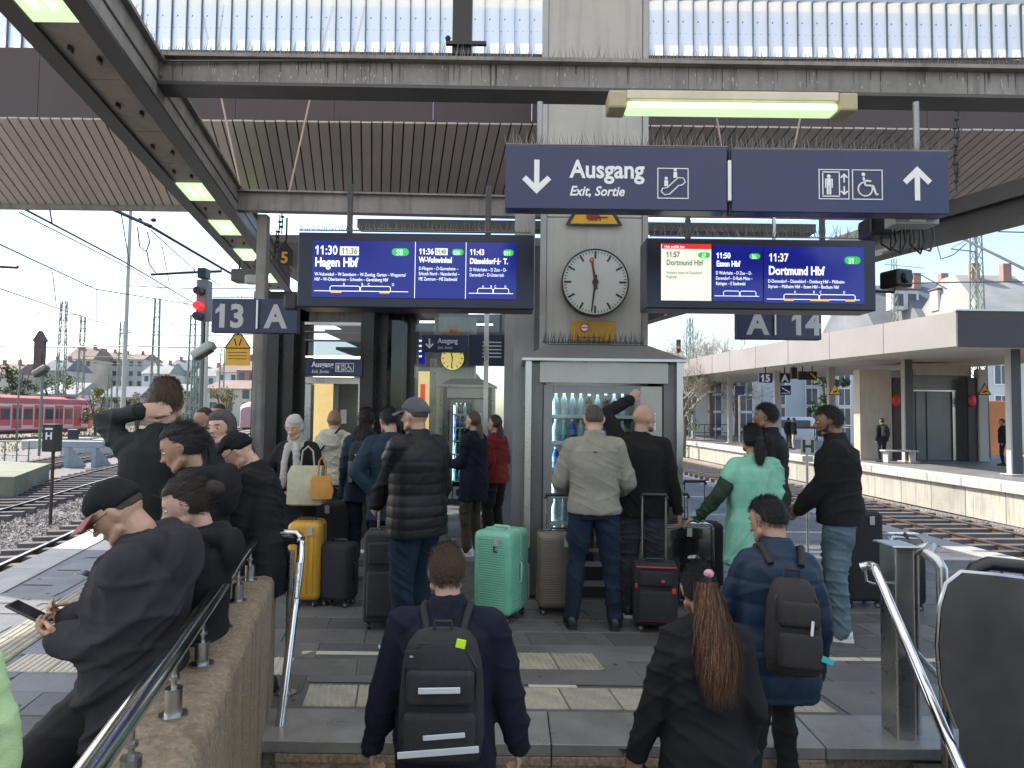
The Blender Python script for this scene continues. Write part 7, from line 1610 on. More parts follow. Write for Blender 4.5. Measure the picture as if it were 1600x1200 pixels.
        if hs == 'hijab' or hs == 'hood':
            e = MB(); cap_shell(e, 1.16, -1.2, -1.2, .50, side_y=.45, inside=.93)
            if hs == 'hijab':
                e.loft([[MH @ (Vector((0, -.005, -.05)) * s) + cx * (.075 * s * math.cos(a)) + cy * (.075 * s * math.sin(a)) for a in np.linspace(0, 6.28, 17)[:-1]], [nb + cx * (.10 * s * math.cos(a)) + cy * (.10 * s * math.sin(a)) for a in np.linspace(0, 6.28, 17)[:-1]], [cp + cx * (.15 * s * math.cos(a)) + cy * (.115 * s * math.sin(a)) - cu * .05 for a in np.linspace(0, 6.28, 17)[:-1]]])
                for sx in (-1, 1): limb(e, [cp + cx * sx * .04 + cy * .11 * s, cp + cx * sx * .06 + cy * .135 * s - cu * .2 * s, cp + cx * sx * .065 + cy * .14 * s - cu * .38 * s], [.035 * s, .035 * s, .03 * s], 8)
            else: limb(e, [nb - cy * .05 * s + cx * .09 * s, nb + cy * .05 * s + cx * .08 * s + cu * .03, nb + cy * .07 * s - cx * .08 * s + cu * .03, nb - cy * .05 * s - cx * .09 * s], [.05 * s] * 4, 8)
            job('headscarf' if hs == 'hijab' else 'hood', e, cm, r, .009, 2, folds(.006, seed, 20, 20))
            if hs == 'hood' : e = MB(); cap_shell(e, 1.06, -.9, -.7, .52, side_y=.35); job('hair', e, hm, r, .009, 1)
    # --- clothing
    T = top; bk = (T.get('bulk', .015)) * s * .62; hem = T.get('hem', .10) * s; wf = T.get('waist', 1.0); e = MB(); slv = T.get('sleeve', .0) * s; chest = .148 if female else .162
    rings_ = [ring(-hem, (.178 * f) * s + bk * 1.1, (.122 * f) * s + bk), ring(-hem * .5, .182 * s * f + bk, .126 * s * f + bk), ring(0.02, .175 * s * f + bk, .124 * s * f + bk), ring(.12 * s, .16 * s * f * wf + bk, .115 * s * f + bk, .01 * s), ring(.24 * s, (.165 * f) * s * wf + bk, .118 * s * f + bk, .005 * s),
              ring(.34 * s, (chest + .012) * s * f + bk, .125 * s * f + bk, .006 * s), ring(.42 * s, (chest + .01) * s + bk, .108 * s * f + bk, 0), ring(.465 * s, chest * .8 * s + bk * .7, .085 * s + bk * .6), ring(.515 * s, .082 * s + bk * .3, .072 * s + bk * .3, .004), [nb + neckdir * ((.058 if T.get('collar') else .042) * s) + cx * ((.063 * s + bk * .2) * math.cos(2 * math.pi * k / 20)) + cy * ((.062 * s + bk * .2) * math.sin(2 * math.pi * k / 20) - .002) + cu * ((.012 if T.get('collar') else .008) * s * -math.sin(2 * math.pi * k / 20)) for k in range(20)]]
    e.loft(rings_)
    e0 = e
    if T.get('sleevemat'):
        for sg in (1, -1): S_, E_ = (shR, rE) if sg > 0 else (shL, lE); limb(e, [cp + cx * sg * sw * .5 - cu * .02, S_, S_.lerp(E_, .36)], [.066 * s + bk * .4, .062 * s + bk * .7, .06 * s + bk], 12)
        e = MB()
    for sh, E, W, sg in ((shR, rE, rW, 1), (shL, lE, lW, -1)):
        cuff = W - U(W - E) * (.0 if not T.get('short') else .2); base = cp + cx * sg * sw * .55 - cu * .02
        if T.get('sleevemat'): limb(e, [sh.lerp(E, .22), sh.lerp(E, .5), E, E.lerp(W, .45), W], [.044 * s + bk * .5, .047 * s + bk * .7, .043 * s + bk * .7, .04 * s + bk * .7, .031 * s + bk * .5], 14); continue
        limb(e, [base, sh, sh.lerp(E, .5), E, E.lerp(W, .45), W + U(W - E) * .005], [.066 * s + bk * .3, .057 * s * (1 + fat * .4) + bk * .6 + slv * .6, .051 * s * (1 + fat * .4) + bk * .8 + slv, .043 * s + bk * .8 + slv, .040 * s + bk * .8 + slv, .031 * s + bk * .6 + slv * .4], 14)
    if T.get('sleevemat'):
        job('sleeves', e, T['sleevemat'], r, max(vox, .009), 3, folds(.012 * s, seed + 5, 9, 17)); e = e0
    if T.get('hoodback'):
        k_ = T['hoodback']; limb(e, [nb + cx * .10 * s + cy * .03 * s - cu * .0, nb + cx * .10 * s - cy * .05 * s, nb - cy * .10 * s - cu * .02, nb - cx * .10 * s - cy * .05 * s, nb - cx * .10 * s + cy * .03 * s], [.03 * s * k_, .042 * s * k_, .05 * s * k_, .042 * s * k_, .03 * s * k_], 12)
        ellip(e, nb - cy * .125 * s - cu * .07 * s, .11 * s * k_, .05 * s * k_, .10 * s * k_, Matrix((cx, cy, cu)).transposed())
    if T.get('collar'): limb(e, [nb + cu * .045 * s + cx * .055 * s * math.cos(a) + cy * (.055 * s * math.sin(a) + .01) for a in np.linspace(0, 6.28, 9)], [.02 * s + bk * .2] * 9, 8)
    ty = T.get('name', 'jacket'); jk = job(ty, e, T['mat'], r, max(vox, .009), T.get('sm', 3), folds(T.get('fold', .007) * 1.3 * s, seed + 1, T.get('fx', 8), T.get('fz', 15), T.get('quilt', 0) * s, T.get('qamp', .008)))
    if T.get('cuffs', near):
        for E, W in ((rE, rW), (lE, lW)):
            e = MB(); d = U(W - E); e.tube([W - d * .03 * s, W + d * .012 * s], .032 * s + bk * .6 + slv * .4, 16); e.build('cuff', T.get('cuffmat', T['mat']), r, smooth=40)
    if T.get('shirt'):
        e = MB(); e.loft([[nb + cu * dz * s + cx * ((.056 + q_) * s * math.cos(a)) + cy * ((.056 + q_) * s * math.sin(a) + .012) for a in np.linspace(0, 6.28, 17)[:-1]] for dz, q_ in ((-.02, .02), (.03, .008), (.05, .0))]); e.build('shirt_collar', T['shirt'], r, smooth=50)
    Lg = legs; e = MB(); tr = Lg.get('r', 1.0) * trous_r
    e.loft([ring(-.1 * s, .155 * s * f, .108 * s * f), ring(-.02 * s, .165 * s * f, .118 * s * f, -.008), ring(.06 * s, .155 * s * f, .108 * s * f), ring(.13 * s, .145 * s * f, .10 * s * f)])
    for H_, K, A in ((hR, rK, rA), (hL, lK, lA)):
        limb(e, [H_, H_.lerp(K, .5), K, K.lerp(A, .5), A + Vector((0, 0, .0))], [.088 * s * f * min(tr, 1.1), .078 * s * tr * f, .062 * s * tr, .057 * s * tr, .05 * s * tr * Lg.get('flare', 1)], 14)
    job(Lg.get('name', 'trousers'), e, Lg['mat'], r, max(vox, .010), 3, folds(Lg.get('fold', .007) * 1.5 * s, seed + 2, 7, 17))
    for A, K, sg in ((rA, rK, 1), (lA, lK, -1)):
        e = MB(); g0 = A - Vector((0, 0, .08 * s)); dirn = Vector((sg * .12, 1, 0)).normalized(); M3s = Matrix((Vector((dirn.y, -dirn.x, 0)), dirn, Vector((0, 0, 1)))).transposed()
        def F(a, b_, c_): return g0 + M3s @ (Vector((a, b_, c_)) * s)
        rr_ = [[F(w_ * math.cos(t) , yy, zz + hh * math.sin(t)) for t in np.linspace(0, 2 * math.pi, 13)[:-1]] for yy, w_, zz, hh in ((-.075, .022, .04, .032), (-.06, .036, .05, .045), (0, .040, .058, .052), (.06, .042, .045, .04), (.12, .047, .034, .03), (.17, .038, .028, .024), (.188, .018, .022, .014))]
        e.loft(rr_); so2 = e.build('shoe', shoes[0], r, smooth=60)
        e = MB(); e.prism([tuple((F(a, b_, 0))[:2]) for a, b_ in ((-.03, -.08), (.03, -.08), (.042, -.02), (.046, .06), (.05, .12), (.04, .175), (.0, .198), (-.04, .175), (-.05, .12), (-.046, .06), (-.042, -.02))], g0.z, g0.z + .024 * s); e.build('sole', shoes[1], so2)
    HP = dict(root=r, nb=nb, cp=cp, cx=cx, cy=cy, cu=cu, MH=MH, s=s, rW=rW, lW=lW, rE=rE, lE=lE, hip=hip, shR=shR, shL=shL, bk=bk, frame=frame)
    return r
M_eye = mat('eye_white', (.6, .58, .55), .2, 0, 0); M_iris = mat('dark_iris', (.02, .012, .008), .15, 0, 0)
def wp(p): return HP['root'].matrix_basis @ Vector(p)     # local point of the last person -> world
def backpack(label, m, w_=.31, h_=.46, d_=.15, drop=.03, trim=(), bk=None):
    """a pack carried on the back of the person made last"""
    H = HP; s = H['s']; up = U(H['cu']); bx_ = H['cx']; back = -H['cy']; off = .108 * s + H['bk'] + d_ / 2 + .0
    c = H['cp'] - up * (h_ / 2 + drop - .05) + back * (off); rm = H['root'].matrix_basis; r = thing('backpack', rm @ c, label, 'backpack', H['root'].rotation_euler.z)
    Ml = Matrix((bx_, H['cy'], up)).transposed().to_4x4(); mb = MB(); rgs = []
    for z, ws, ds in ((-.5, .78, .7), (-.47, .95, .92), (-.3, 1.02, 1.08), (0, 1, 1.05), (.25, .94, .9), (.4, .82, .72), (.475, .62, .5), (.5, .35, .3)):
        rgs.append([(math.copysign(abs(math.cos(t)) ** .6, math.cos(t)) * w_ / 2 * ws, math.copysign(abs(math.sin(t)) ** .6, math.sin(t)) * d_ / 2 * ds - (1.05 - ds) * -.02, z * h_) for t in np.linspace(0, 2 * math.pi, 21)[:-1]])
    mb.loft(rgs); o = mb.build('pack_body', m, r, smooth=60); o.data.transform(Ml)
    def pt(nm, mat_, *boxes, rad=.02, sm=50):
        for bx in boxes:
            mb = MB(); mb.rbox(bx[0], bx[1], min(rad, min(bx[1]) * .45), 3); o = mb.build(nm, mat_, r, smooth=sm); o.data.transform(Ml)
    y0 = -d_ / 2 - .015; pt('front_pocket', m, ((0, y0, -h_ * .24), (w_ * .82, .05, h_ * .36)), ((0, y0 + .005, h_ * .12), (w_ * .78, .04, h_ * .26)))
    mb = MB(); mb.tube([(-w_ * .4, y0 + .03, -h_ * .05), (-w_ * .42, y0 + .035, h_ * .25), (-w_ * .25, y0 + .055, h_ * .42), (w_ * .25, y0 + .055, h_ * .42), (w_ * .42, y0 + .035, h_ * .25), (w_ * .4, y0 + .03, -h_ * .05)], .004, 6); o = mb.build('zip', M_blackplastic, r); o.data.transform(Ml)
    for (cx_, cz, ww, hh, tm, rot) in trim:
        mb = MB(); mb.rbox((0, 0, 0), (ww, .006, hh), .0025, 2); mb.v = [tuple(Matrix.Translation((cx_, y0 - .028, cz)) @ Matrix.Rotation(rot, 4, 'Y') @ Vector(v)) for v in mb.v]; o = mb.build('reflective_strip' if tm is M_reflect else 'tag', tm, r); o.data.transform(Ml)
    mb = MB(); mb.tube([(-.035, .0, h_ * .49), (-.03, .0, h_ * .49 + .035), (.03, .0, h_ * .49 + .035), (.035, 0, h_ * .49)], .007, 8); o = mb.build('grab_loop', m, r, smooth=50); o.data.transform(Ml)
    bkk = H['bk']
    for sg in (-1, 1):
        sh = H['cp'] + H['cx'] * sg * .095 * s; pts = [H['cp'] - H['cy'] * (.10 * s + bkk) + H['cx'] * sg * .07 * s - up * .03, sh + up * (.045 * s + bkk * .7) - H['cy'] * .05 * s, sh + up * (.04 * s + bkk * .7) + H['cy'] * .02 * s, sh + H['cy'] * (.115 * s + bkk) - up * .09 * s, sh + H['cx'] * sg * .05 * s + H['cy'] * (.10 * s + bkk) - up * .3 * s]
        iv = r.matrix_basis.inverted() @ rm; mb = MB(); mb.tube([iv @ p for p in pts], .016 * s, 8); mb.build('shoulder_strap', m, r, smooth=60)
    return r
def phone(label, grip_w, d, n, m=None, L_=.15, W_=.072):
    """phone at world point grip_w, long axis d, screen normal n"""
    d = U(d); n = U(Vector(n) - d * Vector(n).dot(d)); x = d.cross(n); M = Matrix((x, d, n)).transposed().to_4x4(); r = thing('smartphone', grip_w, label, 'phone')
    mb = MB(); mb.rbox((0, 0, 0), (W_, L_, .009), .004, 2); o = mb.build('phone_body', m or M_blackplastic, r); o.data.transform(M); mb = MB(); mb.rbox((0, 0, .005), (W_ * .92, L_ * .93, .002), .0008, 1); o = mb.build('screen', mat('phone_screen', (.02, .02, .025), .1, 0, 0), r); o.data.transform(M); return r
M_reflect = mat('reflective_strip', (.55, .56, .57), .4, .1, .05)
C_black = cloth('black_cotton', (.012, .012, .013)); C_blackw = cloth('black_wool', (.014, .013, .014), .95); C_hood = cloth('washed_black_fleece', (.032, .030, .034), .95, .35); C_navyc = cloth('dark_navy_wool_coat', (.012, .013, .024), .92); C_navyp = cloth('navy_puffer_nylon', (.010, .022, .045), .45, .15); C_blkp = cloth('black_puffer_nylon', (.012, .012, .013), .38, .15)
C_beige = cloth('oatmeal_knit_pullover', (.26, .24, .195), .95, .7, 150); C_mint = cloth('mint_cotton_shirt', (.19, .42, .30), .85); C_jean = cloth('faded_blue_denim', (.10, .145, .17), .9, .4, 400, .3); C_jeand = cloth('dark_blue_denim', (.012, .022, .038), .9, .4, 400, .2); C_greytr = cloth('dark_grey_trousers', (.045, .043, .052), .9); C_red = cloth('dark_red_wool_coat', (.16, .018, .016), .9)
C_cream = cloth('cream_teddy_fleece', (.50, .46, .37), .95, 1.4, 70); C_olive = cloth('olive_brown_trousers', (.06, .05, .032), .9); C_scarf = cloth('pale_grey_scarf', (.42, .39, .36), .9); C_teal = cloth('dark_teal_jacket', (.012, .028, .042), .7); C_lime = cloth('pale_lime_jacket', (.42, .58, .30), .8); C_brown = cloth('dark_brown_cloth', (.03, .02, .016), .9); C_grn = cloth('dark_green_jacket', (.02, .035, .02), .8)
S_blk = (mat('black_leather_shoe', (.012, .012, .012), .4, 0, .1), M_tyre); S_wht = (mat('white_trainer_leather', (.6, .6, .6), .5, 0, .05), mat('white_rubber_sole', (.65, .65, .64), .5, 0, .05)); S_bw = (S_blk[0], S_wht[1])
M_capg = cloth('grey_cap_cloth', (.09, .095, .10), .9, .4, 300); M_pink = cloth('dusty_pink_cap_lining', (.32, .12, .13), .9)
def W2L(x, y, z, face, p):      # world point -> person local
    return Matrix.Rotation(R(face), 4, 'Z').inverted() @ (Vector(p) - Vector((x, y, z)))
def at(px, Y, z=0):      # ground position whose column of pixels is px at distance Y
    v = P(px, 650, Y); return v.x, Y
# ---- 1 hooded man with cap, leaning on the rail
x, y = at(232, 2.42); x -= .24
person(x, y, 0, 1.62, 98, 'man in washed black hoodie and black cap with pink brim looking at his phone', 'mid', .0085, ('cap', 'stubble', cloth('black_cap_twill', (.012, .012, .014), .9), 0, M_pink, 1), dict(name='hoodie', mat=C_hood, bulk=.045, hem=.2, fold=.013, hoodback=1.25, cuffmat=C_black, fx=6, fz=11, sleeve=.012, cuffs=True), dict(mat=C_black, r=1.3), S_blk,
       lean=-4, bend=6, head=(4, 38, 0), hipoff=(0, -.22, -.15), ra=(.1, .05, .08), la=(-.12, -.02, .08), rh=(.05, .0, .89), lh=(-.07, -.01, .86), rpole=(.3, -.8, -.7), lpole=(-.3, -.8, -.7), rpalm=(-.5, 0, .9), lpalm=(.5, 0, .9), rdir=(-.15, 1, .25), ldir=(.15, 1, .25), fat=.16, curl=.7, glasses=True, eyes=True, grip=True, seed=11)
H1 = HP; pc = (wp(H1['rW']) + wp(H1['lW'])) / 2
phone('smartphone in a dark case held by the man in the cap', wp(Vector(H1['rW']) * .5 + Vector(H1['lW']) * .5 + Vector((0, .14, .06))), HP['root'].matrix_basis.to_3x3() @ Vector((0, 1, .55)), HP['root'].matrix_basis.to_3x3() @ Vector((0, -.55, 1)), mat('brown_phone_case', (.06, .045, .035), .5, 0, 0))
# ---- 2 woman with bun
x, y = at(334, 2.8); x -= .25
person(x, y, 0, 1.60, 96, 'woman in black with dark hair in a low bun behind the capped man', 'light', .009, ('bun', 'dkbrown'), dict(name='jacket', mat=C_black, bulk=.02, hem=.15, hoodback=1.0), dict(mat=C_black), S_blk, lean=-4, bend=4, head=(10, 26, 0), hipoff=(0, -.2, -.17), rh=(.02, .04, .94), lh=(-.05, .05, .93), rpole=(.4, -.6, -1), lpole=(-.4, -.6, -1), female=True, rpalm=(-.5, 0, .9), lpalm=(.5, 0, .9), seed=12)
phone('pale smartphone held by the woman with the low bun', wp(Vector((-.02, .19, .97))), HP['root'].matrix_basis.to_3x3() @ Vector((0, 1, .3)), HP['root'].matrix_basis.to_3x3() @ Vector((0, -.3, 1)), M_conc_lt)
# ---- 3 woman with black hair band, long dark hair
x, y = at(352, 3.25); x -= .31
person(x, y, 0, 1.74, 96, 'woman in black jacket with black hair tied into a long dark tail beside the handrail', 'tan', .0095, ('tied', 'black'), dict(name='jacket', mat=C_black, bulk=.03, hem=.2, hoodback=1.25), dict(mat=C_black), S_blk, lean=-3, bend=4, head=(6, 28, 0), hipoff=(0, -.18, -.08), rh=(.06, .08, .98), lh=(-.06, .08, .98), rpole=(.4, -.6, -1), lpole=(-.4, -.6, -1), female=True, seed=13, long_=dict(len=.5, w=.05, th=.03, off=(.03, -.05, 0), n=200))
e = MB(); ellip(e, HP['MH'] @ Vector((.03, -.11, .0)), .028, .018, .028); o = e.build('hair_clip', mat('cream_hair_clip', (.6, .55, .38), .4, 0, 0), HP['root'], smooth=60)
# ---- 4 woman in black beanie with glasses
x, y = at(412, 3.98); x += .02
person(x, y, 0, 1.61, 88, 'woman in black beanie and glasses with white collar looking down beside the lift tower', 'light', .0095, ('beanie', 'black', cloth('black_knit_beanie', (.012, .012, .013), .95, 1, 120)), dict(name='coat', mat=C_brown if False else C_black, bulk=.02, hem=.3, shirt=cloth('white_collar', (.5, .48, .45)), collar=False), dict(mat=C_black), S_blk, lean=5, bend=10, head=(8, 30, 0), rh=(.04, .3, 1.05), lh=(-.06, .3, 1.03), rpole=(.4, -.6, -1), lpole=(-.4, -.6, -1), female=True, glasses=True, seed=14, long_=dict(len=.42, w=.05, th=.03, start=(.0, -.08, .03), off=(.04, -.1, 0), n=200))
# ---- 5 hooded woman facing the camera
x, y = at(354, 4.5)
person(x, y, 0, 1.70, 172, 'woman with a grey hood over dark hair facing the camera between the two beanies', 'light', .0095, ('hood', 'black', cloth('grey_brown_hood', (.07, .06, .06))), dict(name='coat', mat=C_black, bulk=.03, hem=.3), dict(mat=C_black), S_blk, head=(-6, 6, 3), rh=(.1, .25, 1.0), lh=(-.1, .25, 1.0), female=True, seed=15)
# ---- 6 man with hand behind his head
x, y = at(256, 3.5)
person(x, y, 0, 1.87, 8, 'tall man in dark sweater with close cropped hair holding his raised arm behind his neck', 'light', .0095, ('short', 'brown'), dict(name='sweater', mat=cloth('dark_green_grey_sweater', (.018, .022, .022)), bulk=.02, hem=.14, fold=.008), dict(mat=C_black), S_blk, lh=(-.10, -.06, 1.645), lel=(-.34, .13, 1.59), ldir=(1, -.25, .08), lpalm=(0, 1, 0), curl=.4, rh=(.2, .25, 1.1), head=(8, 4, 0), seed=16)
# ---- 7, 8 two faces behind
x, y = at(323, 6.6); person(x, y, 0, 1.73, 150, 'brown haired woman half hidden behind the hooded woman at left', 'tan', .012, ('long', 'dkbrown'), dict(mat=C_brown, bulk=.02, hem=.2), dict(mat=C_black), S_blk, head=(0, 4, 0), female=True, seed=17, long_=dict(len=.25, w=.09, off=(0, 0, 0)))
x, y = at(343, 7.6); person(x, y, 0, 1.78, 170, 'dark haired person farthest back in the group left of the lift tower', 'tan', .013, ('short', 'dkbrown'), dict(mat=C_black, bulk=.02, hem=.2), dict(mat=C_black), S_blk, seed=18)
x, y = at(318, 4.05); person(x, y, 0, 1.58, 60, 'person in black hood half hidden behind the tied back hair', 'light', .012, ('long', 'black'), dict(mat=C_black, bulk=.03, hem=.2, hoodback=1.1), dict(mat=C_black), S_blk, head=(0, 20, 0), female=True, seed=19)
# ---- 9 woman in headscarf
x, y = at(466, 6.3)
person(x, y, 0, 1.68, 172, 'woman in pale grey headscarf looking down at her luggage by the lift tower', 'light', .0112, ('hijab', 'black', C_scarf), dict(name='coat', mat=C_black, bulk=.02, hem=.35), dict(mat=C_black), S_blk, head=(0, 22, 0), rh=(.13, .26, .98), lh=(-.16, .26, .98), rpole=(1, -.3, -.6), lpole=(-1, -.3, -.6), female=True, seed=20)
# bags at her trolley
x, y = at(482, 6.0)
def tote(px, py, Y, w_, h_, d_, label, m, rz=0, name='tote_bag'):
    c = P(px, py, Y); r = thing(name, c, label, 'bag', rz); mb = MB(); mb.loft([[(a * w_ / 2 * q_ + dx, b * d_ / 2 * q2, z * h_) for a, b in ((-1, -1), (-.5, -1.1), (0, -1.15), (.5, -1.1), (1, -1), (1, 1), (0, 1.1), (-1, 1))] for z, q_, q2, dx in ((-.5, .85, .9, 0), (-.46, 1, 1.1, .0), (-.1, 1.05, 1.15, .01), (.3, .98, .8, -.01), (.5, .9, .4, 0))]); mb.build('bag_body', m, r, smooth=50)
    mb = MB(); mb.tube([(-w_ * .2, 0, h_ * .48), (-w_ * .15, 0, h_ * .5 + .13), (0, 0, h_ * .5 + .17), (w_ * .15, 0, h_ * .5 + .13), (w_ * .2, 0, h_ * .48)], .008, 6); mb.build('bag_handle', m, r, smooth=60); return r
tote(480, 758, 5.95, .30, .34, .16, 'cream cloth bag resting on the luggage by the woman in the headscarf', cloth('cream_canvas', (.42, .40, .28), .9, .6, 120)); tote(503, 762, 5.85, .17, .2, .1, 'small orange brown paper bag hanging beside the cream bag', cloth('orange_paper', (.48, .24, .06), .8), .2, 'paper_bag')
# ---- 10 woman in cream fleece
x, y = at(522, 7.6)
person(x, y, 0, 1.72, -12, 'blond woman in cream teddy jacket with a thin black strap across her back', 'light', .0115, ('tied', 'blond'), dict(name='fleece_jacket', mat=C_cream, bulk=.05, hem=.1, fold=.012, hoodback=1.3), dict(mat=C_black), S_wht, head=(20, 0, 0), female=True, seed=21, rh=(.2, .15, 1.05), ra=(.13, -.12, .08))
H = HP; mb = MB(); iv = H['root'].matrix_basis
strap = thing('shoulder_bag', wp((-.24, -.1, .98)), 'small black shoulder bag of the woman in the cream jacket', 'bag', H['root'].rotation_euler.z)
mb.tube([(.38, -.03, .50), (.22, -.075, .30), (.05, -.06, .10), (0, .02, 0)], .010, 6); mb.build('strap', C_black, strap, smooth=60); mb = MB(); mb.rbox((0, 0, -.07), (.1, .22, .16), .03, 3); mb.build('bag_body', C_black, strap, smooth=50)
# ---- 11 dark haired woman with grey pack
x, y = at(572, 6.7)
person(x, y, 0, 1.74, 5, 'woman with wavy dark brown hair and backpack left of the grey capped man', 'light', .0112, ('long', 'dkbrown'), dict(name='jacket', mat=C_teal, bulk=.03, hem=.15), dict(mat=C_jeand, r=1.0), S_blk, female=True, seed=22, head=(-8, 5, 0), long_=dict(len=.3, w=.10, th=.05, off=(0, -.02, 0), n=300))
backpack('dark backpack with grey side panels on the woman with wavy hair', M_blkfab, .27, .42, .14, .06, trim=((0, .08, .12, .012, M_reflect, 0), (-.1, -.08, .04, .2, mat('grey_lilac_panel', (.14, .13, .16), .8, 0, .1), 0)))
# ---- 12 man in dark teal jacket, hands behind his back
x, y = at(612, 5.9)
person(x, y, 0, 1.76, 10, 'curly haired man in dark blue jacket half hidden by the grey capped man', 'mid', .0105, ('short', 'black'), dict(name='jacket', mat=C_teal, bulk=.04, hem=.2), dict(mat=C_black), S_blk, seed=23, head=(25, 20, 0), lh=(-.12, -.12, .95), lpole=(-1, -.2, 0))
# ---- 13 man in grey cap and puffer vest jacket
x, y = at(655, 4.85)
person(x, y, 0, 1.80, 48, 'man in grey cap and black quilted puffer jacket with dark jeans seen from behind', 'mid', .0095, ('cap', 'stubble', M_capg, 0), dict(name='puffer_jacket', mat=C_blkp, bulk=.06, hem=.17, quilt=.075, qamp=.006, collar=True, fold=.006, sleevemat=C_black), dict(mat=C_jeand, r=1.25), S_bw, head=(14, 6, 0), lh=(-.1, .34, .98), lpole=(-.4, -.6, -1), rh=(.2, .12, .9), rpole=(.3, -1, -.2), fat=.05, la=(-.14, -.02, .08), ra=(.12, .1, .08), seed=24)
# ---- 14 long haired woman in dark coat
x, y = at(742, 8.0)
person(x, y, 0, 1.73, 62, 'woman with long light brown hair in dark knee length coat and olive trousers', 'light', .012, ('long', 'brown'), dict(name='coat', mat=C_navyc, bulk=.04, hem=.28), dict(mat=C_olive, r=1.1), S_wht, female=True, seed=25, rh=(.1, .25, 1.05), lh=(-.1, .3, 1.05), long_=dict(len=.34, w=.07, th=.05, off=(0, -.02, 0)))
# ---- 15 woman in red
x, y = at(776, 8.6)
person(x, y, 0, 1.69, 58, 'woman in dark red coat with dark hair and black trousers beside the grey column', 'light', .012, ('long', 'dkbrown'), dict(name='coat', mat=C_red, bulk=.03, hem=.12), dict(mat=C_black, r=1.25, flare=1.3), S_blk, female=True, seed=26, rh=(.12, .2, 1.05), long_=dict(len=.2, w=.08, th=.05, off=(0, 0, 0)))
# ---- 16 man in oatmeal pullover
x, y = at(929, 5.32)
person(x, y, 0, 1.79, -4, 'man in oatmeal knit pullover and navy trousers standing at the drinks vending machine', 'light', .0095, ('buzz', 'stubble'), dict(name='pullover', mat=C_beige, bulk=.028, hem=.06, fold=.007, collar=True, sleeve=.008), dict(mat=C_jeand, r=1.12), S_blk, head=(0, 8, 0), rh=(.2, .24, 1.02), lh=(-.2, .26, 1.04), rpole=(.6, -1, -.4), lpole=(-.6, -1, -.4), fat=.06, la=(-.17, 0, .08), ra=(.17, .0, .08), seed=27)
e = MB(); e.rbox(wp(HP['frame'](.42)[0]) * 0 + HP['frame'](.42 )[0] - HP['cy'] * .158, (.035, .006, .01), .002, 1); e.build('collar_logo', M_black, HP['root'])
# ---- 17 bald man in black sweater
x, y = at(1002, 5.6)
person(x, y, 0, 1.80, -16, 'bald man in black sweater and grey trousers raising his left arm to the vending machine', 'mid', .0095, ('none', 'stubble'), dict(name='sweater', mat=C_blackw, bulk=.03, hem=.12, fold=.009, shirt=cloth('white_shirt_collar', (.5, .5, .5))), dict(mat=C_greytr, r=1.2), S_bw, head=(-48, 4, 0), lh=(-.12, .2, 1.79), lpole=(-1, -.5, .1), ldir=(.5, .4, .6), lpalm=(0, 1, 0), rh=(.30, .05, .86), rpole=(.5, -1, 0), fat=.12, seed=28, beard=None)
# ---- 18 man in black jacket
x, y = at(1203, 6.1)
person(x, y, 0, 1.83, 55, 'dark haired man in black jacket standing behind the woman in the mint shirt', 'tan', .0105, ('short', 'black'), dict(name='jacket', mat=C_black, bulk=.04, hem=.15, collar=True), dict(mat=C_black), S_blk, head=(6, 3, 0), seed=29)
# ---- 19 woman in mint
x, y = at(1178, 5.05)
person(x, y, 0, 1.64, 6, 'woman in long mint green shirt with a low black ponytail gripping a suitcase handle', 'tan', .009, ('ponytail', 'black'), dict(name='shirt', mat=C_mint, bulk=.04, hem=.32, fold=.012, sleeve=.0, fx=6, fz=8, sleevemat=C_grn), dict(mat=cloth('dark_green_trousers', (.02, .04, .025))), S_wht, head=(0, 4, 0), lh=(-.40, .10, .90), lpole=(-.2, -1, -.2), ldir=(-.8, .4, -.5), lpalm=(0, 0, -1), female=True, seed=30, fat=.14, long_=dict(len=.2, w=.038, th=.035, start=(0, -.115, -.01), off=(0, -.02, 0), n=260))
# ---- 20 man in navy puffer on the stairs
x, y = at(1209, 3.12)
person(x, y, -.35, 1.69, -2, 'man in navy puffer jacket climbing the last steps with a dark sling bag', 'tan', .0088, ('short', 'black'), dict(name='puffer_jacket', mat=C_navyp, bulk=.025, hem=.16, quilt=.10, qamp=.006, collar=True, fold=.008, waist=.95), dict(mat=C_black, r=1.0), S_blk, head=(32, 16, 0), lean=6, bend=6, side=4, lh=(-.26, .18, .84), lpole=(-.6, -1, 0), la=(-.12, -.12, .1), ra=(.14, .2, .2), fat=0, seed=31, sw=.138)
backpack('worn dark brown backpack with dangling key rings on the man in the navy puffer', mat('dark_brown_nylon', (.015, .011, .011), .75, 0, .2, 12, bump=.4, bscale=200), .22, .40, .13, .13, trim=((.04, .0, .012, .06, M_reflect, .1), (.10, -.12, .05, .025, mat('teal_keyring', (.02, .3, .33), .4, 0, 0), .3)))
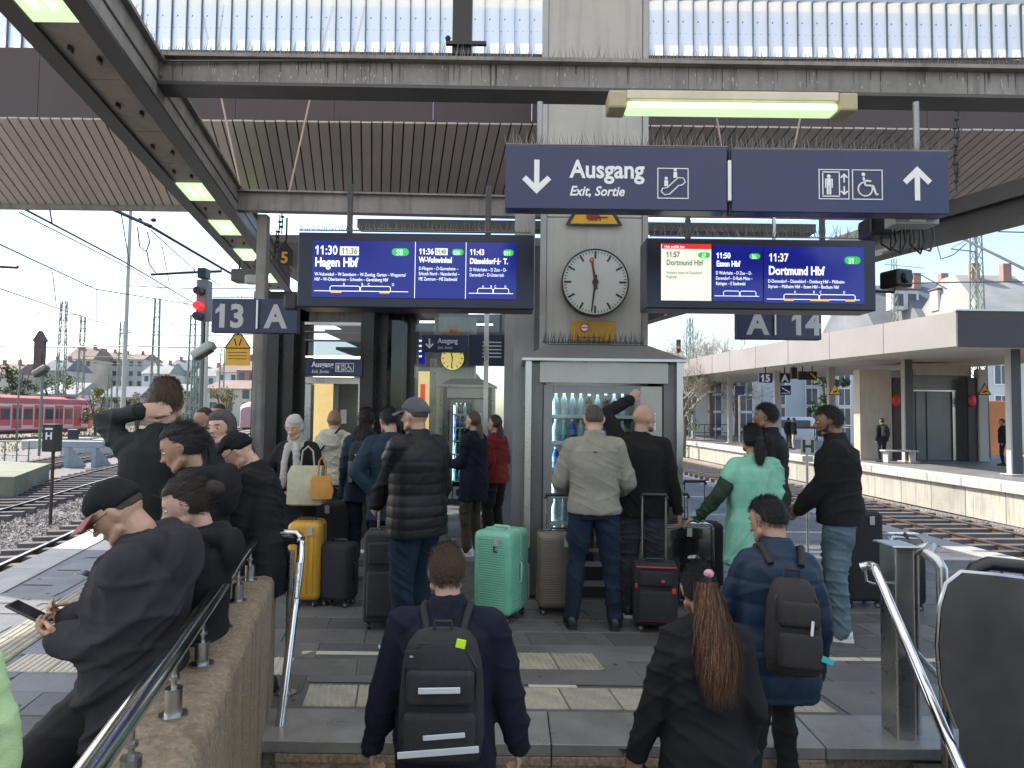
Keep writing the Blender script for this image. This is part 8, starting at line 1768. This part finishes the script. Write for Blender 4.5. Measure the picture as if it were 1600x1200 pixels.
# ---- 21 orange haired woman
x, y = at(1103, 2.72)
person(x, y, -.525, 1.64, 4, 'woman in black coat with long auburn ponytail and pink hair tie climbing the stairs', 'tan', .0088, ('tied', 'black'), dict(name='coat', mat=C_black, bulk=.035, hem=.34, fold=.010, waist=.95), dict(mat=C_black, r=1.1), S_blk, head=(-4, 20, 0), bend=6, lh=(-.25, .10, .80), lpole=(-.4, -1, 0), lpalm=(.6, .4, .3), curl=.8, female=True, seed=32, fat=-.06, sw=.135, long_=dict(len=.42, w=.074, th=.04, start=(0, -.112, -.0), off=(0, -.17, 0), n=2600, col='auburn'))
phone('black smartphone in the left hand of the woman with the auburn ponytail', wp(HP['lW'] + Vector((-.0, .07, -.06))), (-.3, .9, .1), (.2, 0, 1))
e = MB(); ellip(e, HP['MH'] @ Vector((.012, -.118, .03)), .022, .012, .018); e.build('hair_tie', mat('pink_hair_tie', (.6, .28, .32), .6, 0, 0), HP['root'], smooth=60)
e = MB(); ellip(e, HP['MH'] @ Vector((-.01, -.02, .118)), .03, .02, .01); e.build('hair_clip', mat('grey_hair_clip', (.25, .25, .25), .3, .5, 0), HP['root'], smooth=60)
# ---- 22 man in jeans
x, y = at(1312, 5.2)
person(x, y, 0, 1.80, 62, 'man in black jacket and faded blue jeans with white trainers standing at the right', 'brown', .0095, ('short', 'black'), dict(name='jacket', mat=C_blackw, bulk=.045, hem=.10, collar=True, fold=.007, sleeve=.01, fz=8), dict(mat=C_jean, r=1.3, fold=.010), S_wht, head=(4, 6, 0), lean=2, bend=3, rh=(.0, .28, .96), lh=(-.1, .28, .95), rpole=(.4, -1, -.4), lpole=(-.4, -1, -.4), fat=.08, beard='black', seed=33, la=(-.13, .0, .08), ra=(.1, .03, .08))
# ---- 23 man with the backpack
x, y = at(704, 2.78)
person(x, y, -.525, 1.68, 1, 'man in dark wool coat with sandy brown hair and a black backpack climbing the stairs', 'light', .0085, ('short', 'brown'), dict(name='coat', mat=C_navyc, bulk=.035, hem=.17, fold=.008, collar=True, sleeve=.008), dict(mat=cloth('midnight_trousers', (.01, .012, .02))), S_blk, head=(14, 6, 0), rh=(.325, .06, .71), lh=(-.33, .05, .70), rpole=(.3, -1, 0), lpole=(-.3, -1, 0), ldir=(-.05, .15, -1), rdir=(.05, .15, -1), curl=.75, seed=34, fat=.06, sw=.178)
backpack('black backpack with white reflective strips and a yellow tag', M_blkfab, .315, .47, .17, .03, trim=((-.0, .06, .15, .022, M_reflect, -.02), (.02, -.1, .15, .018, M_reflect, -.08), (-.0, -.155, .29, .024, M_reflect, -.08), (.075, .225, .035, .032, mat('neon_yellow_tag', (.55, .75, .02), .5, 0, 0), .2), (-.1, .17, .05, .06, M_blkfab, 0), (-.1, .18, .018, .012, M_white, 0)))
# ---- 24-28 people on the opposite platform
def farp(px, pyf, h, face, label, top, legs, seed, pack=False, hairc='black', **k):
    g_ = G(px, pyf); person(g_.x, g_.y, -.01, h, face, label, 'tan', .02, ('short', hairc), dict(mat=top, bulk=.03, hem=.12), dict(mat=legs), S_blk, seed=seed, eyes=False, **k)
    if pack: backpack('dark backpack on the person waiting on the opposite platform', M_blkfab, .28, .42, .14)
farp(1379, 722, 1.74, 5, 'person with a dark backpack waiting near the edge of the opposite platform', C_black, C_jeand, 41, True)
farp(1568, 727, 1.78, 60, 'person in dark sweater and jeans beside the far right column of the opposite platform', C_black, C_jeand, 42)
farp(1528, 700, 1.70, 90, 'person in brown standing right of the lift house door', C_olive, C_olive, 43)
farp(1232, 700, 1.74, -60, 'person in black facing a friend on the opposite platform, the left one', C_black, C_olive, 44); farp(1241, 702, 1.72, 70, 'person in dark jacket and pale trousers chatting on the opposite platform, the right one', C_brown, C_scarf, 45, False, 'brown')
# ---- 29 person in lime jacket cut by the left edge, 30 at the right edge
person(-1.30, 1.48, 0, 1.33, 60, 'person in pale lime jacket cut off by the lower left corner', 'light', .012, ('short', 'brown'), dict(name='jacket', mat=C_lime, bulk=.04, hem=.2), dict(mat=C_black), S_blk, seed=46, eyes=False)
x, y = at(1640, 5.4); person(x, y, 0, 1.62, 60, 'person in grey green coat cut off by the right picture edge', 'light', .013, ('short', 'brown'), dict(name='coat', mat=cloth('grey_green_coat', (.10, .14, .13)), bulk=.06, hem=.3), dict(mat=C_black), S_blk, seed=47, eyes=False)
run_jobs()
